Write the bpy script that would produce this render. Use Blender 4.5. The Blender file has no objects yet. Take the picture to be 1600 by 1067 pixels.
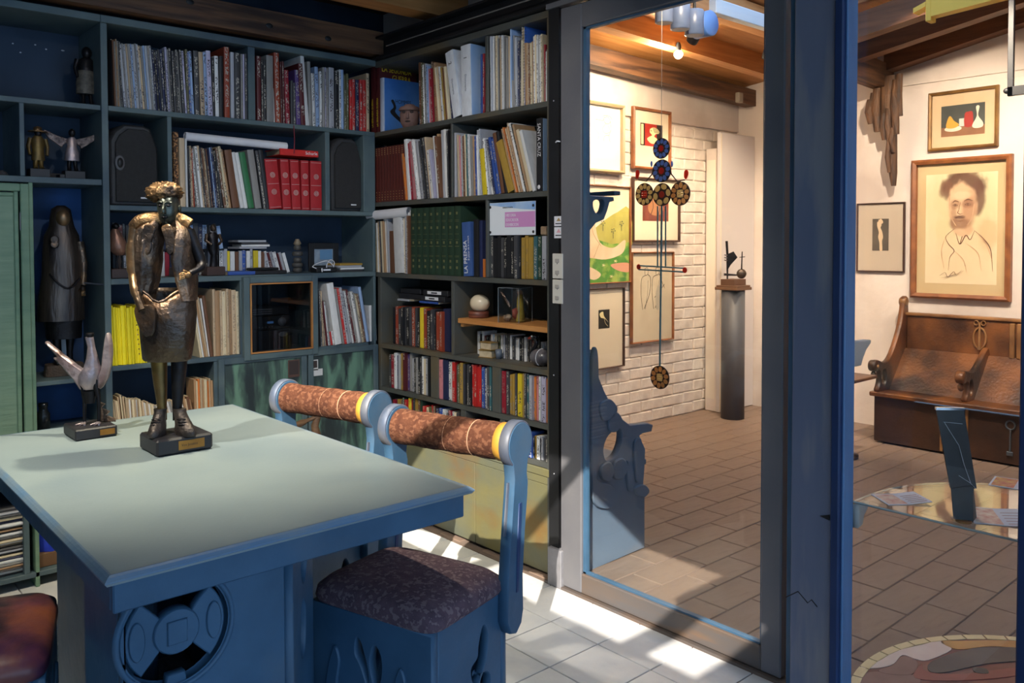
import bpy, bmesh, math, random
from mathutils import Matrix, Vector, Euler, noise as mnoise
random.seed(7)
SC = bpy.context.scene
COLL = SC.collection

# ------------------------------------------------------------------ camera
FPX, CYP = 1302.56, 417.05
YAW, PIT, ROL = math.radians(41.611), math.radians(1.683), math.radians(-0.1135)
EYE = Vector((0, 0, 1.35))
_F = Vector((math.sin(YAW)*math.cos(PIT), math.cos(YAW)*math.cos(PIT), -math.sin(PIT)))
_R0 = Vector((math.cos(YAW), -math.sin(YAW), 0)); _U0 = _R0.cross(_F)
_R = _R0*math.cos(ROL) + _U0*math.sin(ROL); _U = -_R0*math.sin(ROL) + _U0*math.cos(ROL)
cam_d = bpy.data.cameras.new('camera'); cam = bpy.data.objects.new('camera', cam_d); COLL.objects.link(cam)
cam_d.sensor_width = 36; cam_d.lens = 36*FPX/1600; cam_d.shift_y = -(533.5-CYP)/1600; cam_d.clip_start = .05
cam.matrix_world = Matrix(((_R.x, _U.x, -_F.x, EYE.x), (_R.y, _U.y, -_F.y, EYE.y), (_R.z, _U.z, -_F.z, EYE.z), (0, 0, 0, 1)))
SC.camera = cam

# ------------------------------------------------------------------ world, sun, exposure
W = bpy.data.worlds.new('sky'); SC.world = W; W.use_nodes = True
bg = W.node_tree.nodes['Background']
bg.inputs[0].default_value = (.40, .66, 1.0, 1); bg.inputs[1].default_value = 1.75
sun_d = bpy.data.lights.new('sun', 'SUN'); sun_d.energy = 7; sun_d.angle = math.radians(.35); sun_d.color = (1, .92, .80)
sun = bpy.data.objects.new('sun', sun_d); COLL.objects.link(sun)
SUN_DIR = Vector((1, .85, -.90))
sun.rotation_euler = SUN_DIR.to_track_quat('-Z', 'Y').to_euler()
sun.location = (-3, -3, 5)
SC.view_settings.view_transform = 'Standard'; SC.view_settings.look = 'None'
SC.view_settings.gamma = 1; SC.view_settings.use_curve_mapping = False
SC.view_settings.exposure = 0.35

def lamp(name, kind, loc, energy, color, target=None, size=.03, spot=60, blend=.4):
    d = bpy.data.lights.new(name, kind); d.energy = energy; d.color = color
    if kind == 'AREA': d.size = size
    else: d.shadow_soft_size = size
    if kind == 'SPOT': d.spot_size = math.radians(spot); d.spot_blend = blend
    o = bpy.data.objects.new(name, d); COLL.objects.link(o); o.location = loc
    if target is not None: o.rotation_euler = (Vector(target)-Vector(loc)).to_track_quat('-Z', 'Y').to_euler()
    return o

# ------------------------------------------------------------------ where things stand: survey of the photograph on real planes
def ray(u, v): return _F + _R*((u-800)/FPX) + _U*((CYP-v)/FPX)
def on_x(u, v, x): d = ray(u, v); return EYE + d*(x/d.x)
def on_y(u, v, y): d = ray(u, v); return EYE + d*(y/d.y)
def on_z(u, v, z): d = ray(u, v); return EYE + d*((z-1.35)/d.z)

# ------------------------------------------------------------------ materials
def lin(r, g, b):
    f = lambda c: (c/255/12.92) if c <= 10 else ((c/255+.055)/1.055)**2.4
    return (f(r), f(g), f(b), 1)
MATS = {}
def mk(name, c1, c2=None, scale=6, rough=.6, metal=0, bump=0, bscale=60, stretch=(1, 1, 1), detail=5, c3=None, scale3=2, emit=0, lo=.35, hi=.65, spec=.5, lo3=.5, hi3=.62, distort=0):
    if name in MATS: return MATS[name]
    m = bpy.data.materials.new(name); m.use_nodes = True; nt = m.node_tree; N = nt.nodes; L = nt.links
    p = N['Principled BSDF']; p.inputs['Roughness'].default_value = rough; p.inputs['Metallic'].default_value = metal
    p.inputs['Specular IOR Level'].default_value = spec
    p.inputs['Base Color'].default_value = c1
    tc = N.new('ShaderNodeTexCoord'); mp = N.new('ShaderNodeMapping'); mp.inputs['Scale'].default_value = stretch
    L.new(tc.outputs['Object'], mp.inputs['Vector'])
    col = None
    if c2:
        n = N.new('ShaderNodeTexNoise'); n.inputs['Scale'].default_value = scale; n.inputs['Detail'].default_value = detail; n.inputs['Distortion'].default_value = distort
        L.new(mp.outputs[0], n.inputs['Vector'])
        r = N.new('ShaderNodeValToRGB'); r.color_ramp.elements[0].position = lo; r.color_ramp.elements[1].position = hi
        r.color_ramp.elements[0].color = c1; r.color_ramp.elements[1].color = c2
        L.new(n.outputs[0], r.inputs[0]); col = r.outputs[0]
    if c3:
        n3 = N.new('ShaderNodeTexNoise'); n3.inputs['Scale'].default_value = scale3; n3.inputs['Detail'].default_value = 6
        L.new(mp.outputs[0], n3.inputs['Vector'])
        r3 = N.new('ShaderNodeValToRGB'); r3.color_ramp.elements[0].position = lo3; r3.color_ramp.elements[1].position = hi3
        mx = N.new('ShaderNodeMixRGB'); L.new(n3.outputs[0], r3.inputs[0]); L.new(r3.outputs[0], mx.inputs[0])
        if col: L.new(col, mx.inputs[1])
        else: mx.inputs[1].default_value = c1
        mx.inputs[2].default_value = c3; col = mx.outputs[0]
    if col: L.new(col, p.inputs['Base Color'])
    if bump:
        nb = N.new('ShaderNodeTexNoise'); nb.inputs['Scale'].default_value = bscale; nb.inputs['Detail'].default_value = 6
        L.new(mp.outputs[0], nb.inputs['Vector']); b = N.new('ShaderNodeBump'); b.inputs['Strength'].default_value = bump; b.inputs['Distance'].default_value = .01
        L.new(nb.outputs[0], b.inputs['Height']); L.new(b.outputs[0], p.inputs['Normal'])
    if emit:
        p.inputs['Emission Color'].default_value = c1; p.inputs['Emission Strength'].default_value = emit
    MATS[name] = m
    return m

def glass_mat(name, tint=(1, 1, 1, 1), ior=1.45, gl=1.0):
    m = bpy.data.materials.new(name); m.use_nodes = True; nt = m.node_tree; N = nt.nodes; L = nt.links
    N.remove(N['Principled BSDF']); out = N['Material Output']
    t = N.new('ShaderNodeBsdfTransparent'); t.inputs[0].default_value = tint
    g = N.new('ShaderNodeBsdfGlossy'); g.inputs['Roughness'].default_value = .0; g.inputs[0].default_value = (gl, gl, gl, 1)
    lw = N.new('ShaderNodeLayerWeight'); lw.inputs[0].default_value = .5; pw = N.new('ShaderNodeMath'); pw.operation = 'POWER'; pw.inputs[1].default_value = 5
    L.new(lw.outputs['Facing'], pw.inputs[0]); ma = N.new('ShaderNodeMath'); ma.operation = 'MULTIPLY_ADD'; f0 = ((ior-1)/(ior+1))**2
    ma.inputs[1].default_value = 1-f0; ma.inputs[2].default_value = f0; L.new(pw.outputs[0], ma.inputs[0])
    mx = N.new('ShaderNodeMixShader'); L.new(ma.outputs[0], mx.inputs[0]); L.new(t.outputs[0], mx.inputs[1]); L.new(g.outputs[0], mx.inputs[2])
    L.new(mx.outputs[0], out.inputs[0]); MATS[name] = m
    return m

def book_mat():
    m = bpy.data.materials.new('book_cover'); m.use_nodes = True; nt = m.node_tree; N = nt.nodes; L = nt.links
    p = N['Principled BSDF']; p.inputs['Roughness'].default_value = .55
    oi = N.new('ShaderNodeObjectInfo'); tc = N.new('ShaderNodeTexCoord'); sp = N.new('ShaderNodeSeparateXYZ'); L.new(tc.outputs['Object'], sp.inputs[0])
    # printed title marks: short dashes along the spine that differ from book to book
    cmb = N.new('ShaderNodeCombineXYZ')
    def math_(op, a, b=None):
        n = N.new('ShaderNodeMath'); n.operation = op
        for i, s in enumerate((a, b)):
            if s is None: continue
            if isinstance(s, (int, float)): n.inputs[i].default_value = s
            else: L.new(s, n.inputs[i])
        return n.outputs[0]
    L.new(math_('MULTIPLY', sp.outputs[0], 2.2), cmb.inputs[0]); L.new(math_('MULTIPLY', sp.outputs[2], 26), cmb.inputs[2]); L.new(math_('MULTIPLY', oi.outputs['Random'], 90), cmb.inputs[1])
    nz = N.new('ShaderNodeTexNoise'); nz.inputs['Scale'].default_value = 1.6; nz.inputs['Detail'].default_value = 2; L.new(cmb.outputs[0], nz.inputs['Vector'])
    mask = math_('GREATER_THAN', nz.outputs[0], .53)
    side = math_('LESS_THAN', math_('ABSOLUTE', sp.outputs[0]), .3)
    spine = math_('LESS_THAN', sp.outputs[1], .02)
    c2 = N.new('ShaderNodeCombineXYZ'); L.new(math_('MULTIPLY', sp.outputs[2], 2.6), c2.inputs[2]); L.new(math_('MULTIPLY', oi.outputs['Random'], 190), c2.inputs[1])
    nz2 = N.new('ShaderNodeTexNoise'); nz2.inputs['Scale'].default_value = 1.3; nz2.inputs['Detail'].default_value = 0; L.new(c2.outputs[0], nz2.inputs['Vector'])
    zone = math_('GREATER_THAN', nz2.outputs[0], .47)
    mk_ = math_('MULTIPLY', math_('MULTIPLY', mask, side), math_('MULTIPLY', math_('MULTIPLY', zone, spine), oi.outputs['Alpha']))
    hsv = N.new('ShaderNodeHueSaturation'); hsv.inputs['Saturation'].default_value = 1.0
    L.new(oi.outputs['Color'], hsv.inputs['Color'])
    lum = N.new('ShaderNodeRGBToBW'); L.new(oi.outputs['Color'], lum.inputs[0])
    inkr = N.new('ShaderNodeValToRGB'); inkr.color_ramp.elements[0].position = .2; inkr.color_ramp.elements[1].position = .3
    inkr.color_ramp.elements[0].color = lin(178, 172, 160); inkr.color_ramp.elements[1].color = lin(66, 60, 66); L.new(lum.outputs[0], inkr.inputs[0])
    # colour wear
    nw = N.new('ShaderNodeTexNoise'); nw.inputs['Scale'].default_value = 7; nw.inputs['Detail'].default_value = 5; L.new(tc.outputs['Object'], nw.inputs['Vector'])
    L.new(math_('ADD', math_('MULTIPLY', nw.outputs[0], .5), .75), hsv.inputs['Value'])
    mx = N.new('ShaderNodeMixRGB'); L.new(mk_, mx.inputs[0]); L.new(hsv.outputs[0], mx.inputs[1]); L.new(inkr.outputs[0], mx.inputs[2])
    L.new(mx.outputs[0], p.inputs['Base Color']); MATS['book_cover'] = m
    return m
M_BOOK = book_mat()
M_PAGE = mk('pages', lin(196, 180, 150), lin(170, 150, 120), 30, .9)
M_SHELFA = mk('grey_teal_paint', lin(92, 110, 114), lin(78, 96, 102), 5, .55, bump=.25, bscale=18, c3=lin(66, 84, 96), scale3=3)
M_SHELFB = mk('dark_grey_paint', lin(84, 86, 82), lin(70, 72, 70), 6, .55, bump=.25, bscale=20, c3=lin(98, 88, 70), scale3=3)
M_BACKA = mk('dark_navy_paint', lin(44, 62, 84), lin(34, 50, 70), 4, .7, bump=.2, bscale=12)
M_BACKB = mk('black_green_paint', lin(46, 50, 50), lin(36, 38, 40), 4, .7)
M_NICHE = mk('bright_blue_paint', lin(44, 88, 150), lin(36, 52, 74), 1.6, .7, lo=.42, hi=.58)
M_BLUE = mk('blue_paint', lin(66, 102, 132), lin(54, 88, 116), 5, .5, bump=.3, bscale=14, c3=lin(84, 102, 120), scale3=4, lo3=.55, hi3=.75)
M_BLUED = mk('deep_blue_paint', lin(40, 66, 112), lin(34, 56, 98), 3, .5, bump=.2, bscale=16)
M_WORN = mk('worn_silver_edge', lin(118, 118, 122), lin(70, 84, 108), 7, .5, .15)
M_TABLE = mk('table_paint', lin(150, 164, 166), lin(138, 153, 158), 3, .42, bump=.06, bscale=120, c3=lin(130, 146, 154), scale3=1.4)
M_DOORG = mk('grey_metal_frame', lin(112, 111, 114), lin(100, 100, 106), 4, .45, bump=.08, bscale=60)
M_RUST = mk('rusty_bottom_rail', lin(88, 84, 84), lin(98, 84, 74), 3, .5, stretch=(1, 1, 6), c3=lin(118, 90, 66), scale3=4, lo3=.52, hi3=.75)
M_BLACK = mk('black_paint', lin(30, 31, 35), lin(24, 25, 28), 8, .5)
M_VOID = mk('dark_metal', lin(40, 40, 46), lin(60, 52, 42), 14, .45, .6, bump=.5, bscale=30)
M_WHITE = mk('white_plaster', lin(226, 214, 204), lin(214, 202, 194), 2.2, .85, bump=.35, bscale=14, c3=lin(200, 186, 176), scale3=1.2)
M_BRICK = mk('white_painted_brick', lin(232, 222, 212), lin(214, 202, 192), 9, .8, bump=1.0, bscale=13, c3=lin(206, 190, 178), scale3=5, lo3=.56, hi3=.72)
M_MORTAR = mk('painted_mortar', lin(228, 217, 207), lin(212, 199, 188), 12, .9, bump=.6, bscale=40)
M_PAVER = mk('worn_paver', lin(146, 124, 108), lin(108, 90, 80), 1.7, .55, bump=.3, bscale=16, c3=lin(128, 108, 96), scale3=9, stretch=(.7, 2.2, 1), lo=.3, hi=.7)
M_PAVJ = mk('paver_joint', lin(132, 113, 100), lin(110, 94, 84), 8, .85)
M_TILE = mk('pale_floor_tile', lin(224, 222, 220), lin(206, 206, 208), 7, .35, bump=.5, bscale=11, detail=6)
M_GROUT = mk('tile_grout', lin(88, 84, 80), lin(70, 66, 64), 8, .9)
M_WOODD = mk('dark_beam_wood', lin(112, 78, 52), lin(84, 56, 38), 3, .6, stretch=(1, 12, 12), bump=.15, bscale=9, c3=lin(60, 40, 30), scale3=1.5)
M_WOODL = mk('pine_beam_wood', lin(190, 134, 78), lin(168, 112, 60), 2.5, .55, stretch=(1, 14, 14), bump=.1, bscale=6)
M_WOODY = mk('pine_beam_wood_lengthwise', lin(120, 78, 48), lin(92, 58, 36), 2.5, .6, stretch=(14, 1, 14), bump=.1, bscale=6)
M_BENCH = mk('carved_brown_leather_wood', lin(124, 76, 38), lin(62, 36, 20), 5, .38, bump=.35, bscale=60, c3=lin(36, 24, 18), scale3=2.4)
M_BENCHE = mk('bench_light_edges', lin(150, 108, 66), lin(110, 74, 42), 9, .4, bump=.2)
M_FAB = mk('brown_patterned_fabric', lin(98, 60, 42), lin(78, 46, 34), 40, .95, bump=.35, bscale=140, c3=lin(116, 76, 56), scale3=70, lo3=.5, hi3=.58, spec=.2)
M_FABS = mk('plum_patterned_fabric', lin(108, 86, 94), lin(88, 70, 80), 40, .95, bump=.35, bscale=140, c3=lin(130, 110, 114), scale3=80, lo3=.53, hi3=.58, spec=.2)
M_YEL = mk('ochre_yellow_paint', lin(214, 160, 62), lin(196, 140, 50), 10, .6)
M_LEATH = mk('brown_purple_leather', lin(168, 96, 38), lin(84, 44, 76), 4.5, .4, c3=lin(44, 32, 42), scale3=5, bump=.2, bscale=30)
M_BRONZE = mk('patinated_bronze', lin(116, 98, 84), lin(66, 60, 58), 9, .38, .8, bump=1.0, bscale=30, c3=lin(176, 136, 96), scale3=7, lo3=.54, hi3=.68)
M_BRONZED = mk('dark_bronze', lin(46, 44, 46), lin(30, 29, 33), 7, .42, .8, bump=.5, bscale=24, c3=lin(92, 72, 50), scale3=6, lo3=.6, hi3=.75)
M_BRONZEL = mk('golden_bronze', lin(178, 140, 96), lin(110, 86, 62), 20, .4, .8, bump=1.0, bscale=40, c3=lin(60, 50, 44), scale3=16)
M_PINKM = mk('pink_grey_metal', lin(186, 164, 160), lin(112, 116, 134), 10, .4, .6, bump=.6, bscale=26, c3=lin(80, 66, 62), scale3=6)
M_PLINTH = mk('black_plinth', lin(44, 42, 46), lin(34, 33, 38), 5, .5)
M_BRASS = mk('brass_plate', lin(170, 122, 52), lin(150, 104, 44), 12, .4, .5)
M_GREEN = mk('sage_green_paint', lin(120, 150, 124), lin(104, 136, 114), 3, .6, stretch=(1, 1, 6), bump=.2, bscale=18)
M_GREENDR = mk('streaked_teal_paint', lin(104, 142, 124), lin(52, 68, 70), 5, .5, stretch=(3, 3, .7), lo=.42, hi=.6, c3=lin(40, 52, 56), scale3=4, distort=.6)
M_PANELB = mk('yellow_green_washed_panel', lin(112, 106, 66), lin(92, 96, 82), 3.2, .6, c3=lin(118, 84, 40), scale3=2.6, lo3=.52, hi3=.72, stretch=(1, 1, 1.4), bump=.12, bscale=30)
M_PAPERW = mk('white_paper', lin(232, 232, 236), lin(220, 220, 228), 5, .7)
M_CREAM = mk('cream_mat_board', lin(236, 222, 196), lin(230, 214, 186), 3, .8)
M_INK = mk('dark_ink', lin(40, 36, 38), None, rough=.8)
M_FRAMEB = mk('brown_wood_frame', lin(150, 92, 50), lin(120, 70, 38), 5, .45, stretch=(3, 3, 3))
M_FRAMED = mk('dark_wood_frame', lin(74, 46, 34), lin(56, 34, 26), 5, .45)
M_FRAMEG = mk('gilded_frame', lin(150, 112, 58), lin(110, 78, 40), 8, .45, .3)
M_FRAMES = mk('grey_green_frame', lin(150, 150, 132), lin(176, 150, 110), 6, .5)
M_GLASS = glass_mat('clear_glass', (.97, .985, .98, 1))
M_GLASSD = glass_mat('smoked_glass', (.62, .64, .66, 1), 1.5)
M_PICGL = glass_mat('picture_glass', (.99, .99, .99, 1), 1.25)
M_SPEAK = mk('black_speaker_plastic', lin(56, 56, 58), lin(50, 50, 53), 20, .6, bump=.3, bscale=200)
M_CHROME = mk('chrome', lin(200, 200, 205), None, rough=.2, metal=1)
M_STRING = mk('pale_cord', lin(210, 205, 196), None, rough=.6)
def frosted(name, c):
    m = bpy.data.materials.new(name); m.use_nodes = True; N = m.node_tree.nodes; L = m.node_tree.links
    N.remove(N['Principled BSDF']); t = N.new('ShaderNodeBsdfTranslucent'); t.inputs[0].default_value = c
    L.new(t.outputs[0], N['Material Output'].inputs[0]); MATS[name] = m
    return m
def coloured_glass(name, r, g, b):
    m = bpy.data.materials.new(name); m.use_nodes = True; N = m.node_tree.nodes; L = m.node_tree.links
    N.remove(N['Principled BSDF']); t = N.new('ShaderNodeBsdfTranslucent'); d = N.new('ShaderNodeBsdfDiffuse'); mx = N.new('ShaderNodeMixShader'); mx.inputs[0].default_value = .4
    t.inputs[0].default_value = lin(r, g, b); d.inputs[0].default_value = lin(r, g, b); L.new(t.outputs[0], mx.inputs[1]); L.new(d.outputs[0], mx.inputs[2]); L.new(mx.outputs[0], N['Material Output'].inputs[0]); MATS[name] = m
    return m
def soft_art(name, base, blobs):
    """soft chalk or paint print: elliptical patches with blurred, grainy borders, in the sheet's own 0..1 coordinates (UV-like object space)"""
    m = bpy.data.materials.new(name); m.use_nodes = True; N = m.node_tree.nodes; L = m.node_tree.links; p = N['Principled BSDF']; p.inputs['Roughness'].default_value = .8
    tc = N.new('ShaderNodeTexCoord'); nz = N.new('ShaderNodeTexNoise'); nz.inputs['Scale'].default_value = 9; nz.inputs['Detail'].default_value = 8; L.new(tc.outputs['Generated'], nz.inputs['Vector'])
    col = None
    for (x, y, rx, ry, rot, c, st, so) in blobs:
        mp = N.new('ShaderNodeMapping'); mp.vector_type = 'TEXTURE'; mp.inputs['Location'].default_value = (x, 0, y); mp.inputs['Rotation'].default_value = (0, rot, 0); mp.inputs['Scale'].default_value = (rx, 100, ry); L.new(tc.outputs['Generated'], mp.inputs['Vector'])
        ln = N.new('ShaderNodeVectorMath'); ln.operation = 'LENGTH'; L.new(mp.outputs[0], ln.inputs[0])
        ad = N.new('ShaderNodeMath'); ad.operation = 'MULTIPLY_ADD'; ad.inputs[1].default_value = .7; L.new(nz.outputs[0], ad.inputs[0]); L.new(ln.outputs['Value'], ad.inputs[2])
        mr = N.new('ShaderNodeMapRange'); mr.interpolation_type = 'SMOOTHSTEP'; mr.inputs['From Min'].default_value = 1.35-so; mr.inputs['From Max'].default_value = 1.35+so; mr.inputs['To Min'].default_value = st; mr.inputs['To Max'].default_value = 0; L.new(ad.outputs[0], mr.inputs['Value'])
        mx = N.new('ShaderNodeMixRGB'); L.new(mr.outputs[0], mx.inputs[0]); mx.inputs[2].default_value = lin(*c)
        if col is None: mx.inputs[1].default_value = lin(*base)
        else: L.new(col, mx.inputs[1])
        col = mx.outputs[0]
    L.new(col, p.inputs['Base Color']); MATS[name] = m
    return m
def plain(name, r, g, b, rough=.6, metal=0): return mk(name, lin(r, g, b), None, rough=rough, metal=metal)

# ------------------------------------------------------------------ mesh helpers
class MB:
    def __init__(s): s.v = []; s.f = []; s.m = []; s.sm = []
    def add(s, V, F, mi=0, smooth=False):
        o = len(s.v); s.v += [tuple(p) for p in V]
        for f in F: s.f.append(tuple(i+o for i in f)); s.m.append(mi); s.sm.append(smooth)
        return s
    def box(s, x0, x1, y0, y1, z0, z1, mi=0):
        return s.add([(x0, y0, z0), (x1, y0, z0), (x1, y1, z0), (x0, y1, z0), (x0, y0, z1), (x1, y0, z1), (x1, y1, z1), (x0, y1, z1)],
                     [(0, 3, 2, 1), (4, 5, 6, 7), (0, 1, 5, 4), (1, 2, 6, 5), (2, 3, 7, 6), (3, 0, 4, 7)], mi)
    def cbox(s, x0, x1, y0, y1, z0, z1, c=.004, mi=0):
        # chamfered box (vertical and horizontal edges): three stacked rings
        V = []
        def ring(z, i):
            return [(x0+i, y0+c, z), (x0+c, y0+i, z), (x1-c, y0+i, z), (x1-i, y0+c, z), (x1-i, y1-c, z), (x1-c, y1-i, z), (x0+c, y1-i, z), (x0+i, y1-c, z)]
        rings = [ring(z0, c), ring(z0+c, 0), ring(z1-c, 0), ring(z1, c)]
        for r in rings: V += r
        F = [tuple(range(7, -1, -1)), tuple(range(24, 32))]
        for k in range(3):
            for i in range(8): F.append((k*8+i, k*8+(i+1) % 8, k*8+8+(i+1) % 8, k*8+8+i))
        return s.add(V, F, mi)
    def prism(s, pts, n0, n1, axis='z', mi=0):
        n = len(pts)
        mpf = {'z': lambda a, b, t: (a, b, t), 'x': lambda a, b, t: (t, a, b), 'y': lambda a, b, t: (a, t, b)}[axis]
        V = [mpf(a, b, n0) for a, b in pts]+[mpf(a, b, n1) for a, b in pts]
        F = [tuple(range(n-1, -1, -1)), tuple(range(n, 2*n))]+[(i, (i+1) % n, n+(i+1) % n, n+i) for i in range(n)]
        return s.add(V, F, mi)
    def rings(s, R, mi=0, smooth=True, cap=True, closed=False):
        n = len(R[0]); V = [p for r in R for p in r]; F = []
        K = len(R)
        for k in range(K if closed else K-1):
            a = k*n; b = ((k+1) % K)*n
            for i in range(n): F.append((a+i, a+(i+1) % n, b+(i+1) % n, b+i))
        s.add(V, F, mi, smooth)
        if cap and not closed:
            s.add(R[0], [tuple(range(n-1, -1, -1))], mi); s.add(R[-1], [tuple(range(n))], mi)
        return s
    def lathe(s, prof, n=24, c=(0, 0, 0), axis='z', mi=0, sx=1, sy=1):
        R = []
        for r, h in prof:
            ring = []
            for i in range(n):
                a = 2*math.pi*i/n; p = (r*math.cos(a)*sx, r*math.sin(a)*sy, h)
                if axis == 'x': p = (p[2], p[0], p[1])
                elif axis == 'y': p = (p[0], -p[2], p[1]); p = (p[0], -p[1], p[2])
                ring.append((c[0]+p[0], c[1]+p[1], c[2]+p[2]))
            R.append(ring)
        return s.rings(R, mi)
    def tube(s, pts, rad, n=8, mi=0, flat=1.0, cap=True):
        pts = [Vector(p) for p in pts]; K = len(pts)
        if not hasattr(rad, '__len__'): rad = [rad]*K
        R = []; prev = None
        for k in range(K):
            t = (pts[min(k+1, K-1)]-pts[max(k-1, 0)]).normalized()
            if prev is None:
                a = Vector((0, 0, 1)) if abs(t.z) < .9 else Vector((1, 0, 0)); e = t.cross(a).normalized()
            else: e = (prev-t*prev.dot(t)).normalized()
            prev = e; g = t.cross(e)
            R.append([tuple(pts[k]+e*(rad[k]*math.cos(2*math.pi*i/n))+g*(rad[k]*flat*math.sin(2*math.pi*i/n))) for i in range(n)])
        return s.rings(R, mi, cap=cap)
    def loft(s, secs, n=16, mi=0, jit=0, cap=True):
        # secs: (cx, cy, z, rx, ry[, rot[, sq]])
        R = []
        for q in secs:
            cx, cy, z, rx, ry = q[:5]; ro = q[5] if len(q) > 5 else 0; sq = q[6] if len(q) > 6 else 2
            ring = []
            for i in range(n):
                a = 2*math.pi*i/n; ca, sa = math.cos(a), math.sin(a)
                x = rx*math.copysign(abs(ca)**(2/sq), ca); y = ry*math.copysign(abs(sa)**(2/sq), sa)
                if jit:
                    w = 1+jit*mnoise.noise(Vector((x*40+z*30, y*40, z*40+a*3))); x *= w; y *= w
                ring.append((cx+x*math.cos(ro)-y*math.sin(ro), cy+x*math.sin(ro)+y*math.cos(ro), z))
            R.append(ring)
        return s.rings(R, mi, cap=cap)
    def ball(s, c, rx, ry=None, rz=None, n=14, k=9, mi=0, jit=0, js=30):
        ry = ry or rx; rz = rz or rx; R = []
        for j in range(k+1):
            t = math.pi*(j/k); t = min(max(t, .06), math.pi-.06)
            ring = []
            for i in range(n):
                a = 2*math.pi*i/n; p = Vector((math.sin(t)*math.cos(a), math.sin(t)*math.sin(a), -math.cos(t)))
                w = 1+(jit*mnoise.noise(p*js*.1+Vector(c)*7) if jit else 0)
                ring.append((c[0]+p.x*rx*w, c[1]+p.y*ry*w, c[2]+p.z*rz*w))
            R.append(ring)
        return s.rings(R, mi)
    def build(s, name, mats, parent=None, loc=None, rot=None, fix=True):
        me = bpy.data.meshes.new(name); me.from_pydata(s.v, [], s.f)
        if not isinstance(mats, (list, tuple)): mats = [mats]
        for m in mats: me.materials.append(m)
        me.polygons.foreach_set('material_index', s.m); me.polygons.foreach_set('use_smooth', s.sm)
        if fix:
            bm = bmesh.new(); bm.from_mesh(me); bmesh.ops.recalc_face_normals(bm, faces=bm.faces); bm.to_mesh(me); bm.free()
        me.update()
        return link(name, me, parent, loc, rot)

def link(name, me, parent=None, loc=None, rot=None):
    o = bpy.data.objects.new(name, me); COLL.objects.link(o)
    if loc is not None: o.location = loc
    if rot is not None: o.rotation_euler = rot
    if parent is not None: o.parent = parent
    return o
def tag(o, label, cat=None, group=None, kind=None):
    if label: o['label'] = label
    if cat: o['category'] = cat
    if group: o['group'] = group
    if kind: o['kind'] = kind
    return o
def thing(name, label, cat, loc=(0, 0, 0), rz=0, group=None):
    return tag(link(name, None, None, loc, (0, 0, rz)), label, cat, group)
def struct(o, label=None): o['kind'] = 'structure'; (label and o.__setitem__('label', label)); return o
def copy_tree(root, loc, rz):
    r = root.copy(); COLL.objects.link(r); r.location = loc; r.rotation_euler = (0, 0, rz)
    for ch in list(root.children):
        c = ch.copy(); COLL.objects.link(c); c.parent = r
        for g in ch.children:
            d = g.copy(); COLL.objects.link(d); d.parent = c
    return r
def smooth_closed(pts, n=6):
    P = [Vector(p) for p in pts]; K = len(P); out = []
    for i in range(K):
        p0, p1, p2, p3 = P[i-1], P[i], P[(i+1) % K], P[(i+2) % K]
        for j in range(n):
            t = j/n
            out.append(tuple(.5*((2*p1)+(p2-p0)*t+(2*p0-5*p1+4*p2-p3)*t*t+(3*p1-p0-3*p2+p3)*t**3)))
    return out
def smooth_open(pts, n=6):
    P = [Vector(p) for p in pts]; P = [P[0]*2-P[1]]+P+[P[-1]*2-P[-2]]; out = []
    for i in range(1, len(P)-2):
        p0, p1, p2, p3 = P[i-1], P[i], P[i+1], P[i+2]
        for j in range(n):
            t = j/n
            out.append(tuple(.5*((2*p1)+(p2-p0)*t+(2*p0-5*p1+4*p2-p3)*t*t+(3*p1-p0-3*p2+p3)*t**3)))
    out.append(tuple(P[-2])); return out
def ell(cx, cy, rx, ry, n=20, a0=0, rot=0):
    return [(cx+rx*math.cos(2*math.pi*i/n+a0)*math.cos(rot)-ry*math.sin(2*math.pi*i/n+a0)*math.sin(rot),
             cy+rx*math.cos(2*math.pi*i/n+a0)*math.sin(rot)+ry*math.sin(2*math.pi*i/n+a0)*math.cos(rot)) for i in range(n)]
def curve_mesh(name, c):
    o = bpy.data.objects.new('tmp', c); me = bpy.data.meshes.new_from_object(o); bpy.data.objects.remove(o); me.name = name
    return me
def plate(name, loops, th, mat, parent=None, M=Matrix(), bevel=.002):
    # a board cut to an outline (first loop) with holes (other loops); local xy plane, thickness +-th/2, placed with M
    c = bpy.data.curves.new(name, 'CURVE'); c.dimensions = '2D'; c.fill_mode = 'BOTH'; c.extrude = max(th/2-bevel, 1e-4); c.bevel_depth = bevel; c.bevel_resolution = 0; c.offset = -bevel
    for lp in loops:
        s = c.splines.new('POLY'); s.points.add(len(lp)-1); s.use_cyclic_u = True
        for i, p in enumerate(lp): s.points[i].co = (p[0], p[1], 0, 1)
    me = curve_mesh(name, c); bpy.data.curves.remove(c); me.transform(M); me.materials.clear(); me.materials.append(mat)
    return link(name, me, parent)
def text(name, body, size, mat, parent=None, M=Matrix(), th=.0006, align='LEFT', sx=1.0):
    c = bpy.data.curves.new(name, 'FONT'); c.body = body; c.size = size; c.extrude = th; c.align_x = align; c.resolution_u = 2
    me = curve_mesh(name, c); bpy.data.curves.remove(c); me.transform(M @ Matrix.Diagonal((sx, 1, 1, 1))); me.materials.clear(); me.materials.append(mat)
    return link(name, me, parent)
def MX(origin, ex, ey):
    ex = Vector(ex).normalized(); ey = Vector(ey).normalized(); ez = ex.cross(ey)
    return Matrix(((ex.x, ey.x, ez.x, origin[0]), (ex.y, ey.y, ez.y, origin[1]), (ex.z, ey.z, ez.z, origin[2]), (0, 0, 0, 1)))
# ================================================================== THE SETTING
YA, XB = 3.656, 2.32          # front faces of the two bookcases
YW = 3.985                    # brick wall behind
XF = 6.05                     # far wall of the gallery room
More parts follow.
